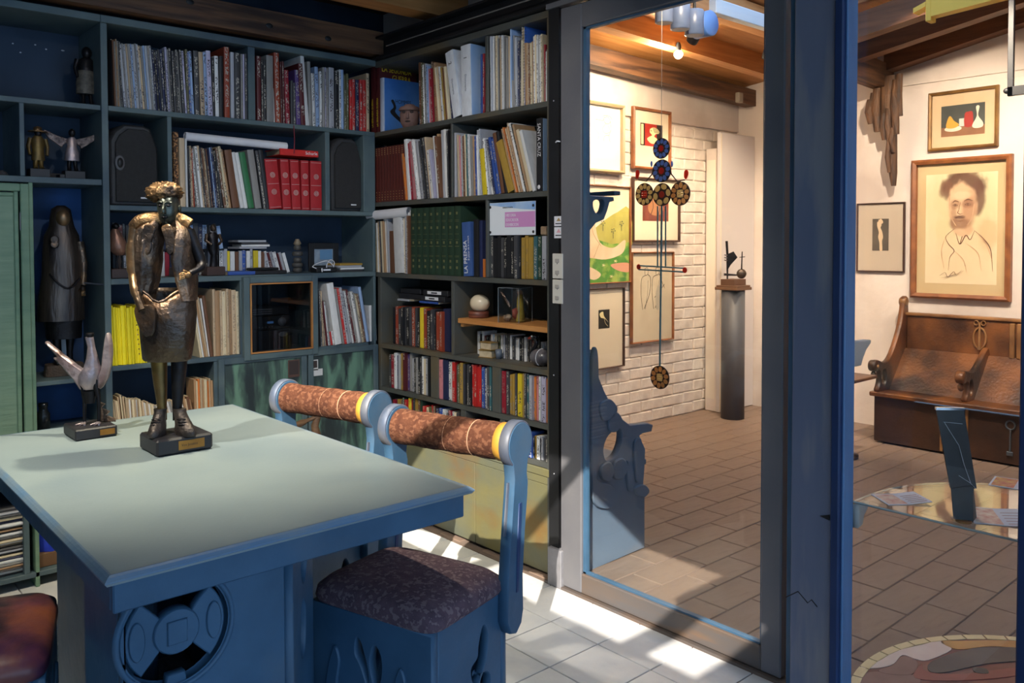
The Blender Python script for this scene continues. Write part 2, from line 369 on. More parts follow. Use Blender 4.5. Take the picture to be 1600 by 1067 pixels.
# floor of the study: slab and single tiles
fl = struct(MB().box(-2.6, 2.285, -3.2, YW, -.06, -.012).build('floor', M_GROUT), 'pale tiled floor of the study')
TS = .2257
tile_me = None
for i in range(-14, 1):
    for j in range(-5, 8):
        x1 = 2.275+i*TS; y0 = 2.103+j*TS
        if x1 < -.6 or y0 > 3.7: continue
        if tile_me is None:
            o = MB().cbox(0, TS-.004, 0, TS-.004, -.012, 0, .0015).build('floor_tile', M_TILE, fl, (x1-TS+.002, y0+.002, 0)); tile_me = o.data
        else: link('floor_tile', tile_me, fl, (x1-TS+.002, y0+.002, 0))
# floor of the gallery: single pavers
fg = struct(MB().box(2.285, 6.2, -3.2, YW, -.06, -.0045).build('floor_gallery', M_PAVJ), 'brown paver floor of the gallery')
pav = []
for k in range(4):
    b = MB(); b.cbox(0, .2955, 0, .1485, -.012, random.uniform(-.001, .001), .003); pav.append(b)
pm = []
cnt = 0
for r in range(24):
    for c in range(13):
        x = 2.30+c*.30+(.15 if r % 2 else 0); y = .52+r*.152
        if x > 6.0 or cnt > 296: continue
        k = random.randrange(4)
        if k >= len(pm):
            o = pav[len(pm)].build('paver', M_PAVER, fg, (x, y, 0)); pm.append(o.data)
        else: o = link('paver', pm[k], fg, (x, y, 0))
        cnt += 1
# walls
struct(MB().box(-2.6, 2.62, YW, YW+.12, -.06, 2.75).build('wall_back', M_BACKA), 'dark wall behind the bookcases')
wb = struct(MB().box(2.62, 6.2, YW, YW+.12, -.06, 2.75).build('wall_brick', [M_MORTAR]), 'white painted brick wall of the gallery')
bricks = []
for k in range(6):
    b = MB(); j = lambda s=.0045: random.uniform(-s, s)
    V = [(j(), -.011+j(.003), j()), (.2475+j(), -.011+j(.003), j()), (.2475+j(), .01, j()), (j(), .01, j()), (j(), -.011+j(.003), .0785+j()), (.2475+j(), -.011+j(.003), .0785+j()), (.2475+j(), .01, .0785+j()), (j(), .01, .0785+j())]
    b.add(V, [(0, 3, 2, 1), (4, 5, 6, 7), (0, 1, 5, 4), (1, 2, 6, 5), (2, 3, 7, 6), (3, 0, 4, 7)])
    o = b.build('brick', M_BRICK)
    bm = bmesh.new(); bm.from_mesh(o.data); bmesh.ops.bevel(bm, geom=bm.edges[:], offset=.006, segments=1, affect='EDGES'); bm.to_mesh(o.data); bm.free()
    bricks.append(o.data); bpy.data.objects.remove(o)
for r in range(27):
    for c in range(8):
        x = 3.92+c*.256+(.128 if r % 2 else 0)
        if x > 5.75: continue
        link('brick', random.choice(bricks), wb, (x, YW, .006+r*.083))
b = MB(); b.box(2.62, 6.05, YW-.022, YW+.01, 2.262, 2.75); b.box(2.62, 6.05, YW-.025, YW+.01, 2.268, 2.274)
b.build('plaster_band', M_WHITE, wb)
wf = struct(MB().box(XF, XF+.12, -1.2, YW, -.06, 3.2).build('wall_far', M_WHITE), 'rough white plaster wall of the gallery')
MB().box(XF-.012, XF+.01, -1.2, 2.62, 2.455, 2.462).build('ledge_line', M_MORTAR, wf)
struct(MB().box(2.582, 2.64, 2.53, YW, -.06, 2.95).build('wall_partition', M_WHITE), 'white partition wall behind the right bookcase')
struct(MB().box(-2.72, -2.6, -3.2, YW, 0, 2.75).build('wall_left', M_WHITE), 'left wall of the study')
# ceiling of the study with a roof window behind the viewer (sun and sky come in there)
cz = 2.62; sx0, sx1, sy0, sy1 = -.885, -.06, -1.02, 1.12
c = MB(); c.box(-2.72, sx0, -3.2, YW, cz, cz+.08); c.box(sx1, 2.58, -3.2, YW, cz, cz+.08); c.box(sx0, sx1, -3.2, sy0, cz, cz+.08); c.box(sx0, sx1, sy1, YW, cz, cz+.08)
c.box(-.46, sx1, sy0, -.62, cz, cz+.08)  # added cover on a roof window corner, keeps the sun off the post
ce = struct(c.build('ceiling', M_WOODD), 'dark boarded ceiling of the study')
w = MB(); w.box(sx0, -.46, -.755, -.695, cz, cz+.06); w.box(sx0, sx1, .15, .19, cz, cz+.06)
struct(w.build('window_1', M_BLUED), 'roof window bars over the study')
# ceiling beams of the study
def slope_beam(name, x0, x1, y0, y1, z0, z1, h, mat, parent=None):
    b = MB(); b.add([(x0, y0, z0), (x1, y0, z1), (x1, y1, z1), (x0, y1, z0), (x0, y0, z0+h), (x1, y0, z1+h), (x1, y1, z1+h), (x0, y1, z0+h)],
                    [(0, 3, 2, 1), (4, 5, 6, 7), (0, 1, 5, 4), (1, 2, 6, 5), (2, 3, 7, 6), (3, 0, 4, 7)])
    return b.build(name, mat, parent)
tr = struct(link('trim_1', None), 'dark pine beams and steel joist under the study ceiling')
bm1 = slope_beam('beam', -2.5, 2.333, 3.60, 3.68, 2.295, 2.295, .115, M_WOODD, tr)
for (x, z) in ((1.05, 2.37), (1.36, 2.38), (1.72, 2.34), (2.02, 2.33)):
    MB().ball((x, 3.6, z), .018, .003, .012, n=10, k=6).build('knot', M_BLACK, bm1)
slope_beam('beam', -2.5, 2.56, 3.20, 3.32, 2.425, 2.425, .16, M_WOODL, tr)
slope_beam('beam', -2.5, 2.56, 2.60, 2.72, 2.46, 2.46, .14, M_WOODD, tr)
s = MB(); s.box(2.285, 2.36, .2, 3.66, 2.272, 2.282); s.box(2.335, 2.36, .2, 3.66, 2.282, 2.37); s.box(2.285, 2.36, .2, 3.66, 2.37, 2.38)
s.build('steel_joist', M_BLACK, tr)
s = MB(); s.tube([(2.283, 3.5, 2.318), (2.283, 2.4, 2.318)], .003, 6); s.build('cable', mk('grey_cable', lin(120, 118, 116), None), tr)
# gallery roof: boards, sloping pine beams, opening to the sky
g = MB()
g.add([(2.36, 2.75, 2.86), (6.1, 2.75, 2.76), (6.1, YW, 2.62), (2.36, YW, 2.72), (2.36, 2.75, 2.92), (6.1, 2.75, 2.82), (6.1, YW, 2.68), (2.36, YW, 2.78)],
      [(0, 3, 2, 1), (4, 5, 6, 7), (0, 1, 5, 4), (1, 2, 6, 5), (2, 3, 7, 6), (3, 0, 4, 7)])
g.add([(5.0, -.4, 3.05), (6.1, -.4, 3.05), (6.1, 2.75, 2.76), (5.0, 2.75, 2.78), (5.0, -.4, 3.11), (6.1, -.4, 3.11), (6.1, 2.75, 2.82), (5.0, 2.75, 2.84)],
      [(0, 3, 2, 1), (4, 5, 6, 7), (0, 1, 5, 4), (1, 2, 6, 5), (2, 3, 7, 6), (3, 0, 4, 7)])
g.box(2.36, 3.2, -.4, 2.75, 2.92, 2.98); g.box(3.2, 4.7, -.4, .7, 2.92, 2.98); g.box(4.7, 5.02, -.4, 2.75, 2.92, 2.98)
cg = struct(g.build('ceiling_gallery', M_WOODL), 'pine boards of the gallery roof')
struct(MB().box(3.2, 4.7, .7, 2.75, 2.93, 2.95).build('window_3', frosted('frosted_roof_glass', (.78, .84, .92, 1))), 'frosted roof window over the gallery')
struct(MB().box(2.36, 6.1, -.5, -.4, -.06, 3.2).build('wall_gallery_end', M_WHITE), 'white end wall of the gallery')
struct(MB().box(2.40, 2.46, -.5, 2.53, 2.285, 3.0).build('wall_header', M_BLACK), 'dark wall strip above the glass partition')
t2 = struct(link('trim_2', None), 'sloping pine beams of the gallery roof')
slope_beam('beam', 2.62, 6.05, 3.80, 3.90, 2.58, 2.46, .13, M_WOODD, t2)
slope_beam('beam', 2.62, 6.05, 3.34, 3.44, 2.66, 2.55, .14, M_WOODL, t2)
slope_beam('beam', 2.62, 6.05, 2.80, 2.90, 2.66, 2.62, .14, M_WOODL, t2)
def ybeam(x0, x1, y0, y1, z0, z1, h, mat, name='beam', parent=None):
    b = MB(); b.add([(x0, y0, z0), (x1, y0, z0), (x1, y1, z1), (x0, y1, z1), (x0, y0, z0+h), (x1, y0, z0+h), (x1, y1, z1+h), (x0, y1, z1+h)],
                    [(0, 3, 2, 1), (4, 5, 6, 7), (0, 1, 5, 4), (1, 2, 6, 5), (2, 3, 7, 6), (3, 0, 4, 7)])
    return b.build(name, mat, parent)
t3 = struct(link('trim_3', None), 'dark rafters rising along the far gallery wall')
ybeam(5.93, 6.05, .2, 2.70, 3.04, 2.56, .16, M_WOODY, parent=t3)
ybeam(5.45, 5.55, .2, 2.70, 2.98, 2.56, .15, M_WOODY, parent=t3)
ybeam(4.98, 5.08, .2, 2.70, 2.94, 2.55, .15, M_WOODY, parent=t3)
slope_beam('beam', 4.7, 6.05, 2.68, 2.78, 2.50, 2.44, .17, M_WOODD, t3)

# ---- glazed partition between study and gallery: door leaf, post, side window
XD = 2.28
jb = struct(MB().box(XD+.005, 2.36, 2.30, 2.355, 0, 2.255).build('trim_4', M_BLACK), 'black jamb strip between bookcase and glass door')
for z in (.44, .83, 1.9): MB().ball((XD+.004, 2.325, z), .004, n=8, k=5).build('screw', M_CHROME, jb)
def zline(u, v): return on_x(u, v, XD).z
y_l, y_r = 2.285, 1.335          # door leaf edges
door = struct(link('door_1', None, None, (0, 0, 0)), 'grey metal framed glass door to the gallery')
ztop = 2.245
y_gl, y_gr = on_x(908, 500, XD).y, on_x(1191, 500, XD).y
zb = on_x(1050, 960, XD).z+.02; zb = .088; zt = on_x(1000, 35, XD).z; zt = 2.155
def rail(nm, y0, y1, z0, z1, m, x0=XD, x1=XD+.045): return MB().cbox(x0, x1, y0, y1, z0, z1, .004).build(nm, m, door)
rail('stile', y_gl, y_l, .012, ztop, M_DOORG); rail('stile', y_r, y_gr, .012, ztop, M_DOORG)
rail('bottom_rail', y_gr, y_gl, .012, zb, M_RUST); rail('top_rail', y_gr, y_gl, zt, ztop, M_DOORG)
bd = MB(); bd.box(XD+.012, XD+.033, y_gl-.014, y_gl, zb, zt); bd.box(XD+.012, XD+.033, y_gr, y_gr+.008, zb, zt); bd.box(XD+.012, XD+.033, y_gr, y_gl, zb, zb+.006); bd.box(XD+.012, XD+.033, y_gr, y_gl, zt-.008, zt)
bd.build('glazing_bead', M_BLUE, door)
MB().box(XD+.02, XD+.026, y_gr, y_gl, zb, zt).build('pane', M_GLASS, door)
hd = struct(MB().box(XD-.005, 2.38, .2, 2.36, ztop+.01, 2.275).build('trim_5', M_DOORG), 'grey metal head rail over the glass door')
sill = struct(MB().box(XD-.012, 2.40, .2, 2.36, -.012, .010).build('trim_6', M_RUST), 'rusty metal threshold under the glass partition')
MB().cbox(XD-.014, XD+.02, 2.27, 2.345, 0, .15, .003).build('jamb_foot', mk('bare_grey_metal', lin(140, 140, 146), lin(110, 108, 110), 9, .5), jb)
# blue post with mouldings
po = struct(link('trim_7', None), 'deep blue wooden post with mouldings beside the glass door')
yp = lambda u: on_x(u, 700, XD-.03).y
M_POST = mk('post_blue', lin(124, 130, 150), lin(110, 118, 142), 2, .5, c3=lin(142, 142, 150), scale3=3, stretch=(3, 3, .5), bump=.12, bscale=30)
MB().cbox(XD-.03, XD+.03, yp(1302), yp(1236), 0, 2.62, .004).build('post_body', M_POST, po)
MB().cbox(XD-.015, XD+.03, yp(1237), yp(1226), 0, 2.62, .002).build('moulding', M_BLUE, po)
MB().cbox(XD-.04, XD+.02, yp(1314), yp(1300), 0, 2.62, .004).build('moulding', M_BLUED, po)
Y0m = on_x(1319, 700, XD-.025).y; X1m = on_y(1334.5, 700, Y0m).x
MB().cbox(XD-.025, X1m, Y0m, yp(1313), 0, 2.62, .003).build('moulding', mk('gallery_lit_blue', lin(104, 142, 186), lin(92, 128, 172), 4, .5, stretch=(3, 3, .6), bump=.1), po)  # side moulding coloured lighter, gallery light put into the paint
z_c = on_x(1262, 940, XD-.03).z
cr = MB(); P = [on_x(u, v, XD-.0305) for u, v in ((1228, 933), (1247, 924), (1262, 942), (1268, 937), (1277, 948))]
cr.tube(P, .0016, 5); cr.build('crack', M_BLACK, po)
P = on_x(1290, 808, XD-.031); MB().prism([(P.y-.012, P.z-.006), (P.y+.016, P.z), (P.y-.012, P.z+.01)], XD-.034, XD-.028, 'x').build('notch', M_BLACK, po)
# side window right of the post
win = struct(link('window_2', None), 'large fixed pane of the glazed partition')
ye = on_x(1592, 800, XD).y; y0p = Y0m
MB().box(XD+.03, XD+.036, ye, y0p, .02, 2.26).build('pane', M_GLASS, win)
MB().cbox(XD-.01, XD+.06, ye-.10, ye, 0, 2.26, .004).build('stile', M_BLUED, win)
MB().cbox(XD, XD+.06, ye, y0p, -.01, .02, .003).build('bottom_rail', M_DOORG, win)
# ================================================================== BOOKCASES
def board(parent, nm, x0, x1, y0, y1, z0, z1, m, c=.002): return MB().cbox(x0, x1, y0, y1, z0, z1, c).build(nm, m, parent)
ax = lambda u, v=300: on_y(u, v, YA).x
az = lambda u, v: on_y(u, v, YA).z
by = lambda u, v=400: on_x(u, v, XB).y
DA = .315
X0A, X1A = ax(161, 300)-.002, 2.314
# --- left long wall bookcase
A = thing('bookcase', 'tall grey blue bookcase along the back wall, full of books', 'bookcase')
def rebase(root, loc):
    # put the root at the thing's base, keeping every part where it stands
    root.location = loc
    for c in COLL.objects:
        if c.parent == root: c.location = Vector(c.location)-Vector(loc)
S1, S2, S3, S4, S5 = 1.913, 1.507, 1.203, .842, .50     # top faces of the shelves
TH = .021
for z in (S1, S2, S4, S5): board(A, 'shelf', X0A+.026, X1A-.045, YA, YA+DA, z-TH, z, M_SHELFA)
board(A, 'shelf', X0A+.026, X1A, YA, YA+DA, S3-.024, S3, M_SHELFA)
board(A, 'top_board', X0A, X1A, YA-.012, YA+DA, 2.245, 2.275, M_SHELFA)
board(A, 'upright', X0A, X0A+.026, YA-.004, YA+DA, 0, 2.245, M_SHELFA)
board(A, 'upright', ax(568, 260), X1A, YA, YA+DA, S2, S1-TH, M_SHELFA)
board(A, 'upright', ax(583, 380), X1A, YA, YA+DA, S3, S2-TH, M_SHELFA)
board(A, 'shelf', X1A-.046, X1A, YA, YA+DA, S1-TH, S1, M_SHELFA); board(A, 'shelf', X1A-.046, X1A, YA, YA+DA, S2-TH, S2, M_SHELFA)
board(A, 'upright', ax(584, 480), X1A, YA, YA+DA, 0, S3-.024, M_SHELFA)
board(A, 'upright', ax(388, 120), ax(399, 120), YA+.002, YA+DA, S1, 2.245, M_SHELFA)
board(A, 'upright', ax(262.5, 260), ax(269.5, 260), YA+.002, YA+DA, S2, S1-TH, M_SHELFA)
board(A, 'upright', ax(509, 280), ax(516, 280), YA+.002, YA+DA, S2, S1-TH, M_SHELFA)
board(A, 'upright', ax(376, 500), ax(383, 500), YA+.002, YA+DA, S4, S3-.024, M_SHELFA)
board(A, 'upright', ax(335, 610), ax(342, 610), YA+.002, YA+DA, 0, S4-TH, M_SHELFA)
MB().box(X0A+.026, X1A, YA+DA, YA+DA+.01, 0, 2.25).build('back_panel', M_BACKA, A)
# painted doors at the bottom right of it
def cupboard_door(x0, x1, z0, z1, mf, mp, y=YA-.016):
    d = MB()
    r = .028
    d.cbox(x0, x0+r, y, y+.02, z0, z1, .003); d.cbox(x1-r, x1, y, y+.02, z0, z1, .003); d.cbox(x0+r, x1-r, y, y+.02, z1-r, z1, .003); d.cbox(x0+r, x1-r, y, y+.02, z0, z0+r, .003)
    o = d.build('cabinet_door', mf, A); MB().box(x0+r, x1-r, y+.008, y+.014, z0+r, z1-r).build('door_panel', mp, o)
    return o
d1 = cupboard_door(ax(340, 600), ax(478, 600), .06, S4-.012, M_SHELFA, M_GREENDR)
d2 = cupboard_door(ax(480, 600), ax(590, 600)-.003, .06, S4-.012, M_SHELFA, M_GREENDR)
def note(parent, u0, u1, v0, v1, m, y=YA-.0095, nm='sticker', m2=None):
    a = on_y(u0, v0, y); b = on_y(u1, v1, y); o = MB().box(a.x, b.x, y-.001, y, b.z, a.z).build(nm, m, parent)
    if m2: MB().box(a.x+.005, b.x-.005, y-.0014, y-.001, b.z+.012, a.z-.005).build('print', m2, o)
note(d1, 450, 468, 563, 588, plain('sticker_brown', 92, 66, 58), m2=plain('sticker_dark', 58, 48, 48))
note(d2, 482, 497, 563, 578, plain('sticker_white', 206, 208, 210), m2=plain('sticker_dark', 58, 48, 48)); note(d2, 482, 504, 578, 586, MATS['sticker_white'])
rebase(A, (1.7, 3.8, 0))
# --- far left bookcase with niche, sage door and open compartments
XL = -.2
NB = thing('bookcase', 'narrow dark blue niche bookcase with sage green door, left of the long one', 'bookcase')
zA, zB, zC = 1.912, 1.610, .805
yn = YA+.005
board(NB, 'shelf', XL, X0A, yn, YA+DA, zA-.021, zA, M_SHELFA)
board(NB, 'shelf', XL, X0A, yn, YA+DA, zB-.024, zB, M_SHELFA)
board(NB, 'upright', ax(31, 220), ax(39, 220), yn, YA+DA, zB, zA-.021, M_SHELFA)
board(NB, 'upright', ax(48, 460), ax(53, 460)+.004, yn, YA+DA, 0, zB-.024, M_GREEN)
board(NB, 'shelf', ax(53, 460)+.004, X0A, YA+.02, YA+DA, zC-.018, zC, M_SHELFA)
board(NB, 'shelf', XL, X0A, yn, YA+DA, .40, .42, M_SHELFA); board(NB, 'shelf', XL, X0A, yn, YA+DA, .04, .06, M_SHELFA)
board(NB, 'upright', ax(47, 850)-.02, ax(47, 850), yn, YA+DA, .06, .40, M_SHELFA)
board(NB, 'top_board', XL, X0A-.001, YA-.012, YA+DA, 2.245, 2.275, M_SHELFA)
MB().box(XL, X0A, YA+DA, YA+DA+.01, zB, 2.25).build('back_panel', M_BACKA, NB)
MB().box(XL, X0A, YA+DA, YA+DA+.01, 0, zB).build('niche_panel', M_NICHE, NB)
br = on_y(128, 440, YA+.1); MB().tube([(br.x-.03, YA+.2, br.z), (X0A+.002, YA+.015, br.z-.012)], .004, 6).build('rod', M_WORN, NB)
gd = MB(); x1 = ax(47.5, 460); zt_ = zB-.03
gd.cbox(x1-.03, x1, yn-.014, yn+.006, .44, zt_, .003); gd.cbox(XL, x1-.03, yn-.014, yn+.006, zt_-.03, zt_, .003); gd.cbox(XL, x1-.03, yn-.014, yn+.006, .44, .47, .003); gd.cbox(x1-.052, x1-.036, yn-.010, yn+.004, .47, zt_-.03, .003); gd.cbox(XL, x1-.052, yn-.010, yn+.004, zt_-.05, zt_-.035, .003)
gdo = gd.build('cabinet_door', M_GREEN, NB); MB().box(XL, x1-.05, yn-.002, yn+.003, .47, zt_-.045).build('door_panel', mk('sage_panel', lin(134, 160, 134), lin(116, 146, 122), 3, .6, stretch=(1, 1, 9), bump=.25, bscale=9), gdo)
MB().cbox(x1-.034, x1-.03, yn-.018, yn-.012, 1.40, 1.47, .001).build('hinge', M_WORN, gdo)
for (u, v) in ((55, 70), (72, 77), (98, 79), (32, 82), (20, 68)): q = on_y(u, v, YA+DA-.001); MB().ball((q.x, q.y, q.z), .008 if u == 98 else .004, .002, .003, n=7, k=5).build('paint_flaw', M_PAPERW, NB)

rebase(NB, (.45, 3.8, 0))
# --- right bookcase along the partition
B = thing('bookcase', 'dark grey bookcase beside the glass door, with yellow green base panels', 'bookcase')
DB = .25
YB0, YB1 = by(861.5, 500), 3.655      # right end, corner end
T1, T2, T3, T4, T5, T6 = 1.912, 1.556, 1.197, .836, .616, .460
yb_back = 2.50
def bshelf(z, th=.021, y1=3.93, nm='shelf', m=M_SHELFB, x0=XB, ext=0):
    # the shelf narrows at its door end, where the case is shallower
    b = MB(); P = [(x0, YB0+.02+ext), (x0, y1), (XB+DB, y1), (XB+DB, 2.51), (XB+.145, 2.47), (XB+.145, YB0+.02+ext)]
    b.prism(P[::-1], z-th, z); return b.build(nm, m, B)
for z in (T1, T2, T3): bshelf(z)
for z in (T4, T5, T6): bshelf(z, y1=YB1-.03)
bshelf(2.268, .028, 3.655, 'top_board', x0=XB-.004, ext=-.02)
board(B, 'upright', XB-.003, XB+.145, YB0, YB0+.022, 0, 2.24, M_SHELFB)
board(B, 'upright', XB+.004, XB+DB, YB1-.028, YB1, 0, T3-.02, M_SHELFB)
def bdiv(u0, u1, v, z0, z1, x0=.003): board(B, 'divider', XB+x0, XB+DB-.01, by(u1, v), by(u0, v), z0, z1, M_SHELFB)
bdiv(757, 761.5, 60, T1, 2.24); bdiv(703, 706, 200, T2, T1-.021); bdiv(652, 656, 330, T3, T2-.021, .225); bdiv(757.5, 761.5, 330, T3, T2-.021)
bdiv(704, 708.5, 480, T4, T3-.021); bdiv(672, 684, 580, T5, T4-.021); bdiv(768, 781, 610, T5, T4-.021); bdiv(719, 727, 650, T6, T5-.021); bdiv(780, 788, 690, T6, T5-.021)
MB().prism([(XB+DB, 3.94), (XB+DB, 2.51), (XB+.145, 2.47), (XB+.145, YB0+.02), (XB+.15, YB0+.02), (XB+.15, 2.468), (XB+DB+.008, 2.506), (XB+DB+.008, 3.94)], 0, 2.25, 'z').build('back_panel', M_BACKB, B)
# base: two rails and washed panels
board(B, 'base_rail', XB-.006, XB+.02, YB0, YB1-.03, .405, .436, M_PANELB); board(B, 'base_rail', XB-.002, XB+.02, YB0, YB1-.03, .372, .403, M_PANELB)
board(B, 'base_panel', XB, XB+.02, YB0+.01, 2.86, .012, .371, M_PANELB); board(B, 'base_panel', XB, XB+.02, 2.864, YB1-.03, .012, .371, M_PANELB)
board(B, 'plinth', XB+.012, XB+.03, YB0, YB1, 0, .013, M_BLACK)
pine = MB(); ypl0, ypl1 = by(714, 500), YB0+.022; zpl = on_x(714, 497, XB).z
pine.cbox(XB+.004, XB+DB-.01, ypl1, ypl0, zpl-.022, zpl, .002); pine.cbox(XB+.02, XB+DB-.02, ypl0-.02, ypl0, zpl-.04, zpl-.022, .002)
pine.build('loose_shelf', mk('orange_pine', lin(206, 146, 84), lin(184, 122, 64), 3, .55, stretch=(10, 1, 10)), B)
rebase(B, (2.44, 3.0, 0))

# ================================================================== BOOKS
def unit_book(hard):
    b = MB(); c = .10 if hard else .03; ps = 1 if hard else 1
    zi = .97 if hard else .997
    b.box(-.5, -.5+c, 0, 1, 0, 1, 0); b.box(.5-c, .5, 0, 1, 0, 1, 0)
    # spine, a little rounded
    n = 5; prof = [(-.5+i/n, -.012*math.sin(math.pi*i/n)) for i in range(n+1)]
    V = [(x, y, 0) for x, y in prof]+[(x, y, 1) for x, y in prof]+[(x, .04, 0) for x, y in prof]+[(x, .04, 1) for x, y in prof]; m = n+1
    F = [(i, i+1, m+i+1, m+i) for i in range(n)]+[(m+i, m+i+1, 3*m+i+1, 3*m+i) for i in range(n)]+[(i+1, i, 2*m+i, 2*m+i+1) for i in range(n)]
    b.add(V, F, 0); b.box(-.5+c, .5-c, .03, .975 if hard else .998, 1-zi, zi, 1)
    o = b.build('book', [M_BOOK, M_PAGE], fix=False); me = o.data; bpy.data.objects.remove(o); return me
ME_HARD, ME_SOFT = unit_book(True), unit_book(False)
def unit_case():
    # disc or tape case: smooth box with rounded corners and a sleeve slightly proud of the spine
    b = MB(); b.cbox(-.5, .5, 0, 1, 0, 1, .02); b.box(-.38, .38, -.004, .02, .015, .985)
    o = b.build('case', [M_BOOK]); me = o.data; bpy.data.objects.remove(o); return me
ME_CASE = unit_case()
PAL = dict(white=(222, 222, 222), cream=(216, 200, 168), grey=(140, 138, 136), silver=(172, 174, 182), charcoal=(66, 66, 70), black=(30, 30, 34), navy=(34, 42, 78), blue=(52, 84, 160), paleblue=(150, 176, 214),
           red=(190, 40, 38), crimson=(150, 28, 48), maroon=(88, 30, 34), brick=(156, 66, 42), brown=(110, 74, 52), tan=(172, 136, 100), beige=(196, 172, 142), orange=(206, 118, 52), yellow=(226, 200, 44), gold=(170, 136, 60),
           green=(52, 120, 76), darkgreen=(40, 66, 50), teal=(60, 104, 112), olive=(92, 90, 60), purple=(84, 60, 120), pink=(200, 128, 134), lavender=(182, 178, 204), lemon=(240, 222, 30))
CNAME = dict(paleblue='pale blue', darkgreen='dark green', lemon='bright yellow', brick='brick red')
ONES = ['', 'first', 'second', 'third', 'fourth', 'fifth', 'sixth', 'seventh', 'eighth', 'ninth', 'tenth', 'eleventh', 'twelfth', 'thirteenth', 'fourteenth', 'fifteenth', 'sixteenth', 'seventeenth', 'eighteenth', 'nineteenth']
TENS = {2: ('twenty', 'twentieth'), 3: ('thirty', 'thirtieth'), 4: ('forty', 'fortieth'), 5: ('fifty', 'fiftieth'), 6: ('sixty', 'sixtieth')}
def ordinal(n):
    if n < 20: return ONES[n]
    t, o = divmod(n, 10); return TENS[t][1] if o == 0 else TENS[t][0]+'-'+ONES[o]
def row(plane, z0, items, where, group, noun='book', cat='book', dmax=.2, mesh=None, setback=.012, name=None, dmin=.6):
    """items: (u0, u1, v_top, colour or list, n, lean_px, printing) in photo columns on the shelf front"""
    k = 0; out = []
    for it in items:
        u0, u1, vt, cols = it[:4]; n = it[4] if len(it) > 4 else 1; lean = it[5] if len(it) > 5 else 0; pr = it[6] if len(it) > 6 else 1; kw = it[7] if len(it) > 7 else {}
        cols = cols if isinstance(cols, list) else [cols]
        cuts = [u0+(u1-u0)*i/n for i in range(n+1)]
        for i in range(1, n): cuts[i] += (u1-u0)/n*random.uniform(-.22, .22)
        for i in range(n):
            k += 1; cn = cols[i % len(cols)]; ua, ub = cuts[i], cuts[i+1]
            sb = setback+random.uniform(-.006, .012)+kw.get('sb', 0); v = vt+random.uniform(-1, 4) if n > 1 else vt
            if plane == 'A':
                p0, p1, pt = on_y(ua, v+40, YA+sb), on_y(ub, v+40, YA+sb), on_y((ua+ub)/2, v, YA+sb); t = p1.x-p0.x; loc = Vector(((p0.x+p1.x)/2, YA+sb, z0)); rz = 0; ppm = (ub-ua)/t
            else:
                p0, p1, pt = on_x(ua, v+40, XB+sb), on_x(ub, v+40, XB+sb), on_x((ua+ub)/2, v, XB+sb); t = p0.y-p1.y; loc = Vector((XB+sb, (p0.y+p1.y)/2, z0)); rz = -math.pi/2; ppm = (ub-ua)/t
            h = max(pt.z-z0, .05); th = -math.atan2(lean/ppm, h)
            hh = h/math.cos(th)-(t*.5*abs(math.sin(th))); loc.z += .5*t*abs(math.sin(th))+.0008
            me = mesh or kw.get('mesh') or (ME_SOFT if t < .012 else ME_HARD)
            o = link(name or ('magazine' if me is ME_SOFT and t < .009 and noun == 'book' else noun.replace(' ', '_')), me, None, loc, (0, th, rz))
            dd = min(dmax-sb, hh*random.uniform(dmin, dmin+.16))
            if plane == 'B' and loc.y < 2.53: dd = min(dd, .128-sb)
            o.scale = (t*.93*math.cos(th), dd*kw.get('d', 1), hh)
            c = lin(*PAL[cn]); f = random.uniform(.85, 1.12); o.color = (c[0]*f, c[1]*f, c[2]*f, pr if random.random() < .85 else 0)
            adj = 'thin' if t < .009 else ('thick' if t > .028 else '')
            nn = noun if noun != 'book' else ('magazine' if t < .009 else 'book')
            lab = ' '.join(x for x in (adj, CNAME.get(cn, cn), nn+',', ordinal(k), 'from the left', where) if x)
            tag(o, kw.get('label', lab), cat if nn != 'magazine' else 'magazine', group); out.append(o)
    return out
G = ['grey', 'silver', 'beige', 'white', 'grey', 'cream']
# bookcase A, top shelf
row('A', S1, [(176, 191, 62, ['charcoal', 'brown', 'grey', 'tan', 'grey'], 6, 3), (193, 243, 70, ['silver', 'grey', 'silver', 'beige', 'grey', 'paleblue'], 15, 7), (243, 262, 79, ['navy', 'black', 'navy', 'charcoal'], 6, 6),
 (262, 272, 75, ['lavender', 'grey', 'charcoal'], 3, 5), (272, 281, 79, 'charcoal', 3, 4), (281, 292, 78, ['grey', 'charcoal', 'lavender'], 3, 5), (292, 296, 78, 'olive', 1, 3), (296, 303, 80, ['blue', 'paleblue'], 2, 4), (304, 312, 80, 'charcoal', 1, 2),
 (313, 320, 82, 'beige', 1, 3), (320, 325, 82, 'paleblue', 1, 3), (325, 332, 80, 'lavender', 1, 3), (332, 336, 90, 'black', 1, 1), (336, 342, 88, 'white', 1, 1), (343, 349, 88, 'black', 1, 0), (350, 358.5, 74, 'brick', 1, 0), (360, 366, 82, 'silver', 1, 0, 0),
 (367, 375, 83, 'charcoal', 1, 0), (376, 386, 85, ['grey', 'lavender', 'charcoal'], 3)], 'on the top shelf, left bay', 'books in the top left bay')
